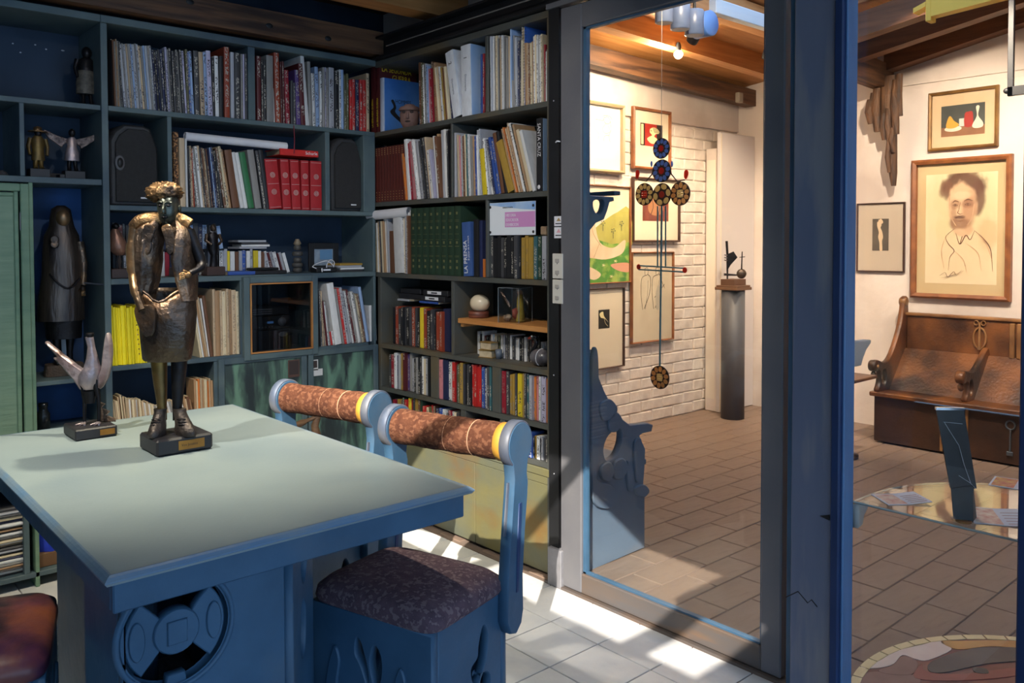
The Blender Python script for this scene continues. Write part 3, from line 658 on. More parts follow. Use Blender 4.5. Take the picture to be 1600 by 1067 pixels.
row('A', S1, [(401, 408, 88, 'maroon', 1, 0), (408, 416, 94, 'black', 2), (416, 427, 87, 'grey', 1, 0, 0), (427.5, 430, 88, 'white', 1), (430, 438, 83, 'brick', 1, 2), (438.5, 445, 97, 'maroon', 2, 1), (446, 453, 110, 'crimson', 1, 2), (454.5, 462, 127, 'charcoal', 2),
 (462.5, 470, 110, 'purple', 1, 2), (470, 477, 100, 'maroon', 1, 4), (477, 483, 88, 'white', 1, 8, 0), (483, 488, 97, 'grey', 1, 3), (488.5, 493, 115, 'white', 1, 2), (493.5, 499, 105, 'paleblue', 1, 2), (499.5, 503.5, 112, 'white', 1), (504, 513, 106, ['grey', 'lavender', 'grey'], 3),
 (513.5, 522, 106, 'silver', 1), (523, 529.5, 112, 'black', 1), (530, 537, 110, ['white', 'paleblue'], 2), (537.5, 545, 116, 'olive', 2), (546, 555, 122, 'red', 2), (555.5, 561, 125, 'navy', 1), (562, 572, 124, 'red', 2), (572.5, 577, 115, 'beige', 1)], 'on the top shelf, middle bay', 'books in the top middle bay')
# bookcase A, second shelf
row('A', S2, [(281, 289.5, 216, 'beige', 1, 1, 0), (290, 293.5, 217, 'white', 1, 1, 0), (297, 304, 229, ['charcoal', 'beige', 'brick'], 3, 3), (304.5, 323, 229, ['charcoal', 'white', 'grey', 'white', 'beige'], 6, 9), (323, 333, 231, ['brown', 'beige', 'charcoal'], 4, 9), (333.5, 341, 231, ['navy', 'paleblue', 'navy'], 3, 9),
 (341, 349, 234, 'black', 2, 8), (349.5, 361, 231, ['brown', 'cream', 'tan'], 3, 13), (362.5, 374, 235, 'brown', 1, 12, 0), (375, 387, 237, ['white', 'white'], 2, 14, 0), (388, 397, 239, 'green', 1, 14, 0), (398, 408.5, 235, 'grey', 1, 12, 0), (411, 423, 233, ['charcoal', 'black'], 2, 12)], 'on the second shelf, middle bay', 'albums on the second shelf')
enc = row('A', S2, [(420, 440.5, 249, 'red', 1, 7, 0), (441.5, 455, 249, 'red', 1, 4, 0), (456, 470, 250, 'red', 1, 3, 0), (471, 483.5, 251, 'red', 1, 1, 0), (484.5, 503, 252, 'red', 1, 0, 0)], 'on the second shelf', 'red encyclopedia volumes', 'encyclopedia volume', 'book')
M_SILV = plain('silver_foil', 216, 196, 190, .4, .3)
for o in enc:
    o.color = (*lin(168, 34, 40)[:3], 0)
    for zc in (.34, .68):
        for rr in (.012, .008, .004):
            b = MB(); n = 20; sx, sy, sz = o.scale; w = .0008
            R = [[((rr+dr)*math.cos(2*math.pi*i/n)/sx, -.016-dy/sy, zc+(rr+dr)*math.sin(2*math.pi*i/n)/sz) for i in range(n)] for dr, dy in ((-w, 0), (-w, .0006), (w, .0006), (w, 0))]
            b.rings(R, cap=False).build('foil_ring', M_SILV, o)
    for zc in (.03, .96, .5): MB().box(-.44, .44, -.02, 0, zc, zc+.006).build('foil_line', M_SILV, o)
# red atlas lying on them
o = link('book', ME_HARD, None, (on_y(468, 247, YA).x, YA+.03, on_y(468, 249, YA).z+.034), (0, math.pi/2, 0)); o.scale = (.030, .16, .20); o.color = (*lin(206, 44, 40)[:3], 0)
o.location.x -= .085; tag(o, 'red book lying flat on the red encyclopedias', 'book')
text('spine_title', 'Scharle', .022, M_PAPERW, o, Matrix.Diagonal((1/.030, 1/.16, 1/.20, 1)) @ MX((.006, -.0035, .205), (0, 0, 1), (-1, 0, 0)) @ Matrix.Translation((-.075, 0, 0)))
# lower shelves of bookcase A
row('A', S4, [(175, 240, 478, 'lemon', 15, 3, 0)], 'in the bright yellow row', 'bright yellow magazines', 'magazine', 'magazine', .18)
row('A', S4, [(242, 262, 476, ['cream', 'lemon', 'beige'], 5, 3, 0), (312, 325, 462, ['cream', 'white', 'tan', 'beige'], 4, 14, 0), (325, 333, 462, ['white', 'brown'], 2, 12, 0), (333, 374, 452, ['beige', 'tan', 'beige', 'cream'], 8, 1, .4), (374, 376.5, 500, 'maroon', 1)], 'beside the yellow row', 'pale journals on the lower shelf', 'journal', 'magazine', .2)
row('A', S4, [(499, 506, 452, ['silver', 'charcoal', 'beige', 'grey'], 3, 3), (506, 517, 470, ['grey', 'beige', 'maroon', 'white'], 5, 7), (517.5, 524, 515, ['red', 'white'], 2, 3), (523, 534, 442, 'white', 1, 13, 0), (534.5, 546, 448, ['grey', 'red', 'silver'], 3, 12), (546, 560, 452, ['silver', 'white', 'maroon', 'grey'], 4, 13), (560, 572, 456, ['white', 'grey', 'cream', 'brown'], 4, 12), (572.5, 577, 448, 'paleblue', 1, 13, 0), (578, 589, 477, 'white', 1, 2, 0)], 'right of the stereo cabinet', 'files beside the stereo cabinet', 'file', 'book')
row('A', .60, [(176, 188, 625, ['cream', 'beige'], 5, 4, 0), (188, 198, 618, ['beige', 'brown', 'cream', 'charcoal'], 5, 4, 0), (198, 222, 622, ['cream', 'beige', 'white', 'tan'], 9, 2, 0), (222, 240, 628, ['cream', 'beige', 'white'], 7, 3, 0), (240, 262, 632, ['cream', 'grey', 'white'], 6, 4, .5), (262, 290, 625, ['beige', 'white', 'grey'], 8, 6, .5), (290, 302, 620, ['tan', 'beige', 'brown'], 4, 4, 0), (304, 334, 592, ['tan', 'cream', 'orange', 'beige'], 9, 1, 0)], 'in the cards behind the table', 'cards and folders behind the table', 'folder', 'folder')
# bookcase B, top shelf
seg = row('B', T1, [(579, 586.5, 99, 'maroon', 1, 0, 0), (587, 593.5, 98, 'maroon', 1, 0, 0)], 'in the corner of the top shelf', 'maroon war history volumes', 'history volume', 'book', .24, dmin=.68)
M_GOLDT = plain('yellow_lettering', 226, 196, 40); M_WT = plain('white_lettering', 236, 236, 236); M_BT = plain('black_lettering', 34, 34, 40)
def on_book(o, nm, body, size, mat, face, x=0, z=0, sx=1.0):
    """lettering on a standing book: face 'spine' (reads downward) or 'cover' (the +x side)"""
    S = Matrix.Diagonal((1/o.scale[0], 1/o.scale[1], 1/o.scale[2], 1)); t, d, h = o.scale
    if face == 'spine': M = S @ MX((x-size*.33, -.014*d-.0004, z), (0, 0, -1), (1, 0, 0))
    elif face == 'spine_up': M = S @ MX((x+size*.33, -.014*d-.0004, z), (0, 0, 1), (-1, 0, 0))
    else: M = S @ MX((t/2+.0006, x, z), (0, 1, 0), (0, 0, 1))
    return text(nm, body, size, mat, o, M, .0004, sx=sx)
for o in seg: on_book(o, 'spine_title', 'LA SEGUNDA GUERRA', .018, M_GOLDT, 'spine_up', 0, .03, .8)
on_book(seg[1], 'cover_title', 'LA SEGUNDA', .042, M_GOLDT, 'cover', .012, seg[1].scale[2]-.045, .72); on_book(seg[1], 'cover_title', 'GUERRA', .042, M_GOLDT, 'cover', .075, seg[1].scale[2]-.085, .72)
hom = row('B', T1, [(594, 599.5, 122, 'white', 1, 0, 0)], 'in the corner of the top shelf', 'picture book', 'picture book', 'book', .24, dmin=1.1)[0]
hom['label'] = 'blue picture book HOMMES standing in front of the war histories'; hom.color = (*lin(196, 206, 226)[:3], 0)
hs = hom.scale; S_ = Matrix.Diagonal((1/hs[0], 1/hs[1], 1/hs[2], 1))
MB().box(hs[0]/2, hs[0]/2+.0008, .006, hs[1], 0, hs[2]).build('cover', mk('blue_cover', lin(64, 120, 200), lin(96, 150, 220), 6, .4), hom).matrix_local = S_
pl_ = plate('cover_print', [smooth_closed([(.03, .10), (.05, .13), (.035, .16), (.05, .165), (.065, .13), (.06, .105), (.10, .07), (.14, .05), (.13, .03), (.09, .055)])], .0006, M_BT, hom, S_ @ MX((hs[0]/2+.0012, .01, 0), (0, 1, 0), (0, 0, 1)), .0001)
on_book(hom, 'cover_title', 'HOMMES', .03, M_BT, 'cover', .07, .15, .8)
tw = row('B', T1, [(655, 661, 98, ['brown', 'olive'], 2, 1), (661.5, 670, 99, ['white', 'charcoal', 'silver', 'paleblue'], 4, 2), (670, 677, 106, ['pink', 'crimson'], 2, 3), (677.5, 684, 94, ['brown', 'tan'], 2, 4), (684.5, 702, 102, ['cream', 'beige', 'white', 'gold', 'brown', 'cream'], 6, 6), (702.5, 707, 120, ['gold', 'navy'], 2, 4),
 (707.5, 721, 77, 'white', 1, 13, 0), (721.5, 737, 70, 'white', 1, 2, 0), (751, 754, 85, 'blue', 1), (754.3, 757, 84, 'crimson', 1)], 'of the top right shelf, left bay', 'books on the top right shelf')
tw += row('B', T1, [(761.8, 764, 72, 'black', 1), (764, 800, 56, G, 16, 1, .5), (797, 799, 44, 'paleblue', 1, 0, 0), (800, 808, 56, ['lavender', 'grey', 'silver'], 3, 1), (808.5, 812, 64, 'navy', 1), (812.5, 816, 60, ['charcoal', 'cream'], 2),
 (820.5, 834, 66, ['tan', 'beige', 'brown', 'cream'], 5, 1), (834, 848, 54, ['white', 'cream', 'white', 'grey'], 6, 1), (848.5, 852, 70, 'crimson', 1), (852.5, 855.5, 78, ['white', 'teal'], 2)], 'of the top right shelf, right bay', 'books on the top right shelf')
for o in tw:
    if o.scale[0] > .05:
        o.color = (*lin(226, 230, 238)[:3], 0); o.scale[1] = .2
        num = '2' if o.rotation_euler[1] < -.05 else '1'
        on_book(o, 'spine_title', num, .03, M_BT, 'spine', 0, o.scale[2]-.05); on_book(o, 'spine_title', 'Diccionario', .016, mk('grey_lettering', lin(130, 136, 150)), 'spine', 0, o.scale[2]-.13)
        S_ = Matrix.Diagonal([1/q for q in o.scale]+[1])
        if num == '1':
            MB().box(o.scale[0]/2, o.scale[0]/2+.001, .003, o.scale[1], .003, o.scale[2]).build('cover', mk('sky_cover', lin(150, 186, 230), lin(190, 210, 236), 5, .4), o).matrix_local = S_
            b = MB()
            for k in range(9): a = math.radians(50+k*16); b.tube([(o.scale[0]/2+.0015, .12, .05), (o.scale[0]/2+.0015, .12+.07*math.cos(a), .05+.11*math.sin(a))], [.002, .0006], 4)
            b.build('cover_print', M_BT, o).matrix_local = S_
        o['label'] = 'thick white dictionary volume '+num+(' leaning' if num == '2' else ' upright')+' on the top right shelf'
# spiral bound notebook
nb = thing('notebook', 'spiral bound notebook with blue cover, tallest on the top right shelf', 'notebook', (XB+.02, on_x(818, 100, XB+.02).y, T1+.0008))
h = on_x(818, 42, XB+.02).z-T1
MB().box(0, .12, -.008, -.006, 0, h).build('cover', mk('notebook_blue', lin(64, 112, 206), lin(80, 130, 220), 4, .5), nb); MB().box(0, .118, -.006, .008, .002, h-.004).build('pages', M_PAGE, nb); MB().box(0, .12, .008, .010, 0, h).build('back_cover', M_PAPERW, nb)
b = MB()
for k in range(26):
    z = .01+k*(h-.02)/25; b.tube([(.004+.008*math.cos(a), .001+.011*math.sin(a), z) for a in [i*math.pi/4 for i in range(9)]], .0012, 4)
b.build('wire_spiral', M_CHROME, nb)
# second shelf
gv = row('B', T2, [(582, 631, 228, 'maroon', 11, 0, 0)], 'in the set with gold dots', 'maroon volumes with gold dots', 'bound volume', 'book', .2, ME_HARD)
M_GOLD = plain('gold_foil', 236, 200, 130, .35, .4)
yy0, yy1 = on_x(582, 260, XB+.012).y, on_x(631, 260, XB+.012).y
for i, o in enumerate(gv):
    t = (yy0-yy1)/11; o.location.y = yy0-t*(i+.5); o.scale[0] = t*.95; o.location.x = XB+.014; o.color = (*lin(92, 40, 34)[:3], 0); o.scale[2] = (on_x(600, 230, XB+.014).z-T2)
    S_ = Matrix.Diagonal([1/q for q in o.scale]+[1]); b = MB()
    for z in (.012, .024, .037, .05): b.ball((0, -.0028, z), .0022, .0012, .0022, n=8, k=4)
    for z in (.008, .018, .028, .038): b.ball((0, -.0028, o.scale[2]-z), .0022, .0012, .0022, n=8, k=4)
    b.build('gold_dots', M_GOLD, o).matrix_local = S_
mix = ['white', 'beige', 'pink', 'silver', 'brown', 'cream', 'teal', 'white', 'orange', 'grey', 'tan', 'blue']
row('B', T2, [(633, 637, 240, ['orange', 'white'], 2, 6), (637, 642, 217, 'white', 1, 6, 0), (642, 651, 221, ['crimson', 'pink'], 2, 7), (651, 665, 216, ['white', 'white', 'silver', 'charcoal'], 4, 9, .5), (665, 674, 213, ['black', 'charcoal', 'beige'], 3, 9), (674, 683, 230, ['white', 'lavender', 'charcoal'], 3, 8), (683, 692, 209, ['white', 'brown', 'tan'], 3, 7), (692, 699, 202, ['silver', 'white'], 2, 3, 0), (699.5, 703, 202, ['black', 'charcoal'], 2, 2), ], 'of the second right shelf, left bay', 'books on the second right shelf')
row('B', T2, [(707, 713, 205, ['olive', 'silver'], 2),
 (713, 748, 210, mix, 13, 2, .5), (748, 753, 202, 'silver', 2, 3), (754, 761, 232, 'yellow', 1, 5, 0), (761, 771, 216, ['white', 'silver', 'white'], 3, 8), (771, 783, 214, ['navy', 'blue', 'blue'], 3, 12), (783, 793, 204, ['brown', 'black'], 2, 14, 0), (793, 804, 218, 'gold', 1, 20, 0), (804, 815, 196, ['tan', 'orange', 'cream', 'beige'], 5, 22), (815, 826, 188, ['beige', 'white', 'black', 'tan'], 4, 24), (826.5, 837, 199, ['cream', 'white'], 2, 22, 0)], 'of the second right shelf, right bay', 'books on the second right shelf')
sc = row('B', T2, [(838, 847.5, 185, 'black', 1, 0, 0)], '', 'box file', 'box file', 'box file', .14)[0]
sc['label'] = 'black box file reading SANTA CRUZ at the door end of the shelf'; on_book(sc, 'spine_title', 'SANTA CRUZ', .026, M_WT, 'spine', 0, sc.scale[2]-.02, .85); S_ = Matrix.Diagonal([1/q for q in sc.scale]+[1])
MB().box(sc.scale[0]/2, sc.scale[0]/2+.001, .004, sc.scale[1], .002, sc.scale[2]-.002).build('side_paper', mk('blue_grey_paper', lin(140, 166, 196), lin(124, 150, 184), 6, .7), sc).matrix_local = S_
MB().ball((0, -.003, .018), .009, .001, .009, n=12, k=4).build('spine_emblem', M_PAPERW, sc).matrix_local = S_
# third shelf
row('B', T3, [(575, 583, 345, ['beige', 'tan'], 2, 2, 0), (583, 602, 346, ['tan', 'brown', 'cream', 'white', 'beige', 'charcoal', 'cream'], 8, 3, .4), (602, 609, 335, ['white', 'silver'], 2, 3, 0), (609.5, 616, 361, 'brown', 1, 1, 0), (616.5, 629, 338, 'white', 1, 3, 0), (629.5, 640, 333, ['white', 'cream', 'silver', 'brown'], 5, 1)], 'left of the green set', 'paper files by the green volumes', 'paper file', 'folder')
ge = row('B', T3, [(641, 718, 324, 'darkgreen', 8, 0, 0)], 'in the dark green set', 'dark green encyclopedia volumes', 'encyclopedia volume', 'book', .24, ME_HARD, dmin=.62)
yy0, yy1 = on_x(641, 380, XB+.012).y, on_x(719, 380, XB+.012).y
M_GFOIL = plain('dull_gold_foil', 128, 128, 88, .45, .3)
for i, o in enumerate(ge):
    t = (yy0-yy1)/8; o.location.y = yy0-t*(i+.5); o.scale[0] = t*.96; o.location.x = XB+.016; o.color = (*lin(40, 62, 46)[:3], 0); o.scale[2] = on_x(680, 324, XB+.016).z-T3
    S_ = Matrix.Diagonal([1/q for q in o.scale]+[1]); b = MB()
    for z in (.27, .285, .42, .425, .52, .60, .78, .80): b.box(-t*.3, t*.3, -.0042, -.003, o.scale[2]*z, o.scale[2]*z+.0014)
    for z in (.10, .19, .46, .68, .88): b.box(-t*.12, t*.12, -.0042, -.003, o.scale[2]*z, o.scale[2]*z+.012)
    b.build('foil_print', M_GFOIL, o).matrix_local = S_
lp = row('B', T3, [(724, 738.5, 347, 'blue', 1, 3, 0)], '', 'news history', 'book', 'book', .16)[0]
lp['label'] = 'blue book LA PRENSA beside the dark green set'; lp.color = (*lin(62, 92, 150)[:3], 0)
on_book(lp, 'spine_title', 'LA PRENSA', .034, M_WT, 'spine_up', -.010, .012, .88); on_book(lp, 'spine_subtitle', 'El placer de la cultura', .014, M_WT, 'spine_up', .013, .07, .9)
row('B', T3, [(740, 748, 343, 'black', 1, 0, 0), (748.5, 754, 345, 'navy', 1, 0, 0), (754.5, 757.5, 405, 'orange', 1, 0, 0)], 'right of LA PRENSA', 'books right of LA PRENSA')
row('B', T3, [(760, 766, 368, 'brick', 1), (766.5, 771, 369, 'charcoal', 1), (771, 814, 369, ['black', 'black', 'charcoal', 'black'], 8, 0), (814.5, 833, 368, 'gold', 3, 0, .6), (833.5, 840, 369, 'teal', 1, 0), (840.5, 846, 370, 'darkgreen', 1), (846.5, 853.5, 369, 'silver', 1), (854, 857, 371, 'maroon', 1)], 'under the printed card', 'video tapes under the printed card', 'video tape', 'video tape', .13, ME_CASE, dmin=.55)
# fourth shelf, left: tapes
tp = row('B', T4, [(614, 618, 480, 'black', 1), (618, 622.5, 479, 'brick', 1), (622.5, 643, 480, ['charcoal', 'black', 'charcoal', 'black'], 5), (643.5, 648.5, 480, 'brick', 1), (648.5, 656, 480, ['charcoal', 'black'], 2), (656, 662, 481, 'yellow', 1), (662, 667, 482, 'brick', 1), (667, 681, 483, ['black', 'charcoal', 'black'], 3), (681.5, 690.5, 484, ['brick', 'brick'], 2), (692.5, 703, 483, 'navy', 1, 0, 0)], 'below the stacked black cases', 'video tapes below the black cases', 'video tape', 'video tape', .16, ME_CASE, setback=.03, dmin=.55)
M_PHOTO = mk('printed_photo', lin(150, 90, 70), lin(60, 40, 40), 60, .5, c3=lin(220, 190, 160), scale3=40)
# pictures on tape spines are part of the sleeve
row('B', T4, [(746, 750, 518, 'white', 1, 0, .4), (750.5, 752.5, 522, 'black', 1), (752.5, 756.5, 518, 'white', 1, 0, .4), (757, 767, 524, ['maroon', 'black', 'charcoal'], 3), (767, 770.5, 522, 'white', 1, 0, .4), (771, 776, 522, 'cream', 1), (776.5, 781, 522, ['charcoal', 'olive'], 2), (781.5, 789, 524, ['white', 'silver'], 2, 0, .4), (789.5, 796, 524, ['charcoal', 'black'], 2), (796.5, 800, 524, 'white', 1, 0, .4), (800.5, 804, 526, 'charcoal', 1), (804.5, 811, 525, ['white', 'white'], 2, 0, .6), (812, 818, 527, ['black', 'charcoal'], 2), (819, 822.5, 527, 'white', 1, 0, .4), (823, 844, 529, ['black', 'charcoal', 'maroon', 'black'], 5), (845, 853.5, 532, ['white', 'silver'], 2, 0, .5)], 'under the pine shelf', 'small books under the pine shelf', 'paperback', 'book', .22, setback=.10)
# fifth shelf
dv = ['charcoal', 'crimson', 'white', 'navy', 'silver', 'gold', 'maroon', 'brown', 'purple', 'grey', 'black', 'silver', 'black', 'charcoal', 'grey', 'black']
row('B', T5, [(608, 644, 552, dv, 10), (644, 671.5, 558, ['silver', 'black', 'grey', 'black', 'charcoal', 'white', 'cream'], 9)], 'on the fifth shelf, left bay', 'disc cases on the fifth shelf', 'disc case', 'disc case', .15, ME_CASE)
row('B', T5, [(685, 691.5, 562, 'pink', 1, 0, .4), (692, 699.5, 562, 'navy', 1, 0, 0), (700, 706, 565, 'white', 1), (706.5, 711, 566, 'red', 1), (711.5, 726, 568, ['charcoal', 'olive', 'gold'], 4), (726.5, 736, 570, ['black', 'charcoal'], 3), (736.5, 752, 570, 'red', 4, 0, .8), (752.5, 768, 573, ['blue', 'silver', 'charcoal', 'teal'], 4)], 'on the fifth shelf, middle bay', 'disc cases on the fifth shelf', 'disc case', 'disc case', .15, ME_CASE)
row('B', T5, [(782, 790.5, 580, 'crimson', 1, 0, .2), (791, 795.5, 580, 'charcoal', 1), (796, 804, 582, 'gold', 2), (804.5, 808, 583, 'charcoal', 1), (808.5, 816, 584, 'yellow', 1), (816.5, 822, 584, ['gold', 'charcoal'], 2), (822.5, 831, 585, ['teal', 'silver'], 2), (831.5, 838, 588, 'orange', 1), (838.5, 845, 588, ['pink', 'white'], 2), (845.5, 853, 589, 'lavender', 1), (853.5, 859, 592, 'orange', 1)], 'on the fifth shelf, right bay', 'disc cases on the fifth shelf', 'disc case', 'disc case', .13, ME_CASE)
row('B', T6, [(614, 660, 622, ['crimson', 'charcoal', 'gold', 'brown', 'darkgreen', 'red', 'olive', 'yellow'], 13), (660.5, 680, 634, ['red', 'brown', 'cream', 'olive'], 6), (681, 691, 636, ['navy', 'blue'], 2), (691.5, 697, 640, 'white', 1), (697.5, 718, 642, ['charcoal', 'crimson', 'white', 'cream'], 5)], 'on the lowest shelf, left bay', 'disc cases on the lowest shelf', 'disc case', 'disc case', .15, ME_CASE)
row('B', T6, [(729, 745, 656, ['red', 'orange', 'navy'], 4), (745, 780, 660, ['charcoal', 'silver', 'black', 'white'], 10)], 'on the lowest shelf, middle bay', 'disc cases on the lowest shelf', 'disc case', 'disc case', .15, ME_CASE)
ls = row('B', T6, [(790, 806, 672, ['charcoal', 'grey', 'charcoal', 'teal'], 4), (806.5, 823, 675, ['lavender', 'grey'], 2, 0, 0), (823.5, 832, 676, 'blue', 1, 0, 0), (833, 838, 678, ['black', 'gold'], 2), (838.5, 843, 682, 'white', 1), (843.5, 848, 682, ['black', 'silver'], 2), (848.5, 859, 684, 'charcoal', 3)], 'on the lowest shelf, right bay', 'disc cases on the lowest shelf', 'disc case', 'disc case', .13, ME_CASE)
for o in ls:
    if o.color[2] > .3 and o.color[0] < .1: on_book(o, 'spine_title', 'LOST', .028, M_WT, 'spine', 0, o.scale[2]-.05, .8)
# ================================================================== THINGS IN BOOKCASE A
def speaker(u0, u1, v0, v1, label, handle):
    a = on_y(u0, v0, YA+.02); b = on_y(u1, v1, YA+.02); w = b.x-a.x; h = a.z-S2
    t = thing('loudspeaker', label, 'loudspeaker', ((a.x+b.x)/2, YA+.02, S2+.001), 0, 'black loudspeakers')
    c = w*.30
    out = [(-w/2, 0), (w/2, 0), (w/2, h*.72), (w/2-c*.5, h-.012), (w/2-c, h), (-w/2+c, h), (-w/2+c*.35, h-.03), (-w/2, h*.80)]
    plate('cabinet', [out], .20, M_SPEAK, t, MX((0, .11, 0), (1, 0, 0), (0, 0, 1)) , .008)
    plate('grille', [[(x*.86, .015+z*.90) for x, z in out]], .012, mk('speaker_grille', lin(46, 46, 48), lin(40, 40, 42), 60, .8, bump=.5, bscale=400), t, MX((.006, .004, 0), (1, 0, 0), (0, 0, 1)), .003)
    MB().box(.02, .05, -.0035, -.001, .03, .036).build('badge', M_PAPERW, t)
    if handle:
        b = MB(); b.lathe([(.001, 0), (.028, 0), (.034, .004), (.028, .008), (.022, .004)], 18, (-w/2+.035, -.005, h*.52), 'y', sx=.6); b.build('handle_recess', plain('handle_grey', 92, 92, 96), t)
        MB().lathe([(.001, 0), (.021, 0), (.021, .003), (.001, .003)], 16, (-w/2+.035, -.009, h*.52), 'y', sx=.55).build('recess', M_BLACK, t)
    return t
speaker(172, 249, 192, 322, 'black loudspeaker with side handle at the left end of the second shelf', True)
speaker(518, 566, 214, 330, 'black loudspeaker in the narrow bay near the bookcase corner', False)
# perforated tan board and paper roll beside the albums
a = on_y(271, 206, YA+.03); b = on_y(280, 300, YA+.03)
pb = MB().cbox(-.011, .011, 0, .2, 0, a.z-S2, .001).build('perforated_board', mk('tan_perforated', lin(180, 130, 86), lin(70, 48, 34), 90, .8, lo=.46, hi=.5), None, ((a.x+b.x)/2, YA+.03, S2+.001)); tag(pb, 'tan perforated board at the left end of the albums', 'board')
a = on_y(289, 213, YA+.05); b = on_y(447, 229, YA+.05); r = .019
pr = MB(); d = (b-a)
pr.tube([(0, 0, 0), tuple(d)], r, 18, cap=False); pr.tube([(0, 0, 0), tuple(d)], r*.8, 18, cap=False); pr.tube([(0, 0, 0), tuple(d*.97)], [r*.5, r*.3], 14)
tag(pr.build('paper_roll', M_PAPERW, None, tuple(a)), 'long white paper roll lying on top of the albums', 'paper roll')
a = on_y(459, 196, YA-.004); b = on_y(459.5, 240, YA-.004)
tag(MB().tube([(0, 0, 0), (.002, -.003, (b.z-a.z)*.5), (0, 0, b.z-a.z)], .0022, 6).build('ribbon', plain('ribbon_red', 120, 26, 44), None, tuple(a)), 'thin dark red ribbon hanging down to the red book', 'ribbon')
# disc rack and discs on the third shelf
zr = on_y(300, 389.5, YA+.13).z
x0r, x1r = on_y(173, 400, YA+.12).x, on_y(352, 400, YA+.12).x
rk = thing('disc_rack', 'low dark rack carrying the upper row of compact discs', 'rack', ((x0r+x1r)/2, YA+.2, S3))
hw = (x1r-x0r)/2
MB().cbox(-hw, hw, -.07, .09, zr-S3-.006, zr-S3, .001).build('shelf', M_BLACK, rk)
for sx in (-1, 1): MB().cbox(sx*(hw-.003)-.002, sx*(hw-.003)+.002, -.02, .09, 0.001, zr-S3-.006, .0005).build('side', M_BLACK, rk)
cdc = ['charcoal', 'navy', 'paleblue', 'black', 'silver', 'blue', 'charcoal', 'paleblue']
row('A', zr, [(176, 196, 348, ['charcoal', 'navy', 'maroon', 'charcoal'], 4), (197, 330, 348, cdc, 20), (333, 349, 350, ['silver', 'charcoal', 'paleblue'], 3, 5)], 'in the upper disc row', 'compact discs in the upper row', 'compact disc', 'compact disc', .14, ME_CASE, setback=.13, dmin=.9)
row('A', S3, [(176, 200, 391, ['charcoal', 'brown', 'cream', 'silver'], 4), (201, 340, 391, ['silver', 'white', 'crimson', 'navy', 'white', 'charcoal'], 20), (343, 420, 390, ['white', 'silver', 'yellow', 'white', 'brown', 'silver', 'blue'], 13), (420, 452, 392, ['white', 'maroon', 'silver'], 7, 8)], 'in the lower disc row', 'compact discs in the lower row', 'compact disc', 'compact disc', .14, ME_CASE, setback=.14, dmin=.9)
def flat(name, x, y, z, w, d, t, colour, rz, label, cat, group=None, me=None, pr=0):
    o = link(name, me or ME_SOFT, None, (x-w/2*math.cos(rz), y-w/2*math.sin(rz), z+t/2), (0, math.pi/2, rz)); o.scale = (t*.96, d, w); c = lin(*PAL[colour]); o.color = (*c[:3], pr)
    return tag(o, label, cat, group)
zt_ = on_y(395, 390, YA+.15).z
for i, (c, dx, rz) in enumerate((('silver', 0, .05), ('white', .012, -.06), ('charcoal', .01, .08), ('silver', -.004, .0))):
    flat('compact_disc', on_y(396, 384, YA+.15).x+dx, YA+.15, zt_+.004+i*.0105, .14, .125, .010, c, rz, CNAME.get(c, c)+' disc case, '+('bottom', 'second', 'third', 'topmost')[i]+' of the flat stack on the discs', 'compact disc', 'flat disc stack', ME_CASE)
for i, (c, dx, rz) in enumerate((('charcoal', 0, .05), ('white', .005, -.04), ('silver', -.006, .03), ('gold', .0, .06))):
    flat('compact_disc', on_y(551, 420, YA+.05).x+dx, YA+.06, S3+.001+i*.0105, .135, .125, .010, c, rz, CNAME.get(c, c)+' disc case, '+('bottom', 'second', 'third', 'topmost')[i]+' of the stack by the bookcase corner', 'compact disc', 'discs by the corner', ME_CASE)
o = flat('book', on_y(378, 430, YA+.01).x, YA+.012, S3+.001, .13, .13, .016, 'blue', .03, 'blue book lying flat at the front of the disc shelf', 'book')
tag(MB().cbox(-.07, .07, -.03, .03, 0, .012, .004).build('remote_control', M_BLACK, None, (on_y(412, 424, YA+.05).x, YA+.06, S3+.019), (0, 0, .08)), 'black remote control in front of the discs', 'remote control')
tag(MB().cbox(-.09, .09, -.05, .05, 0, .016, .003).build('disc_player', plain('player_black', 34, 34, 38), None, (on_y(415, 430, YA+.06).x, YA+.07, S3+.001), (0, 0, .05)), 'flat black disc player under the remote control', 'disc player')
# totem, photo frame, black device with cable
tt = thing('totem_figure', 'small grey totem figure with stacked rings beside the photo frame', 'figurine', (on_y(465, 428, YA+.12).x, YA+.12, S3+.001))
q = MB(); 
for k, (z, r) in enumerate(((.0, .022), (.025, .026), (.05, .02), (.08, .026), (.11, .018))): q.lathe([(r*.7, z), (r, z+.006), (r, z+.018), (r*.7, z+.024)], 14)
q.build('body', plain('totem_grey', 70, 68, 66), tt); MB().lathe([(.012, .134), (.02, .142), (.008, .165)], 12).build('crown', plain('totem_tan', 130, 116, 96), tt)
pf = thing('photo_frame', 'black photo frame with a pale blue photograph on the third shelf', 'photo frame', (on_y(508, 428, YA+.18).x, YA+.2, S3+.001))
P = MB(); w, h = .17, .145
for bx in ((-w/2, -w/2+.03, 0, h), (w/2-.03, w/2, 0, h), (-w/2+.03, w/2-.03, 0, .03), (-w/2+.03, w/2-.03, h-.03, h)): P.cbox(bx[0], bx[1], -.012, 0, bx[2], bx[3], .002)
P.build('frame', M_BLACK, pf); MB().box(-w/2+.03, w/2-.03, -.004, -.002, .03, h-.03).build('photograph', mk('pale_photo', lin(120, 134, 150), lin(150, 166, 184), 22, .4), pf)
MB().box(-.02, .05, -.0045, -.0041, .06, h-.035).build('photograph_sky', plain('photo_blue', 96, 140, 180), pf)
dv_ = thing('network_device', 'black device with a white cable looped on top', 'device', (on_y(507, 428, YA+.06).x, YA+.07, S3+.001))
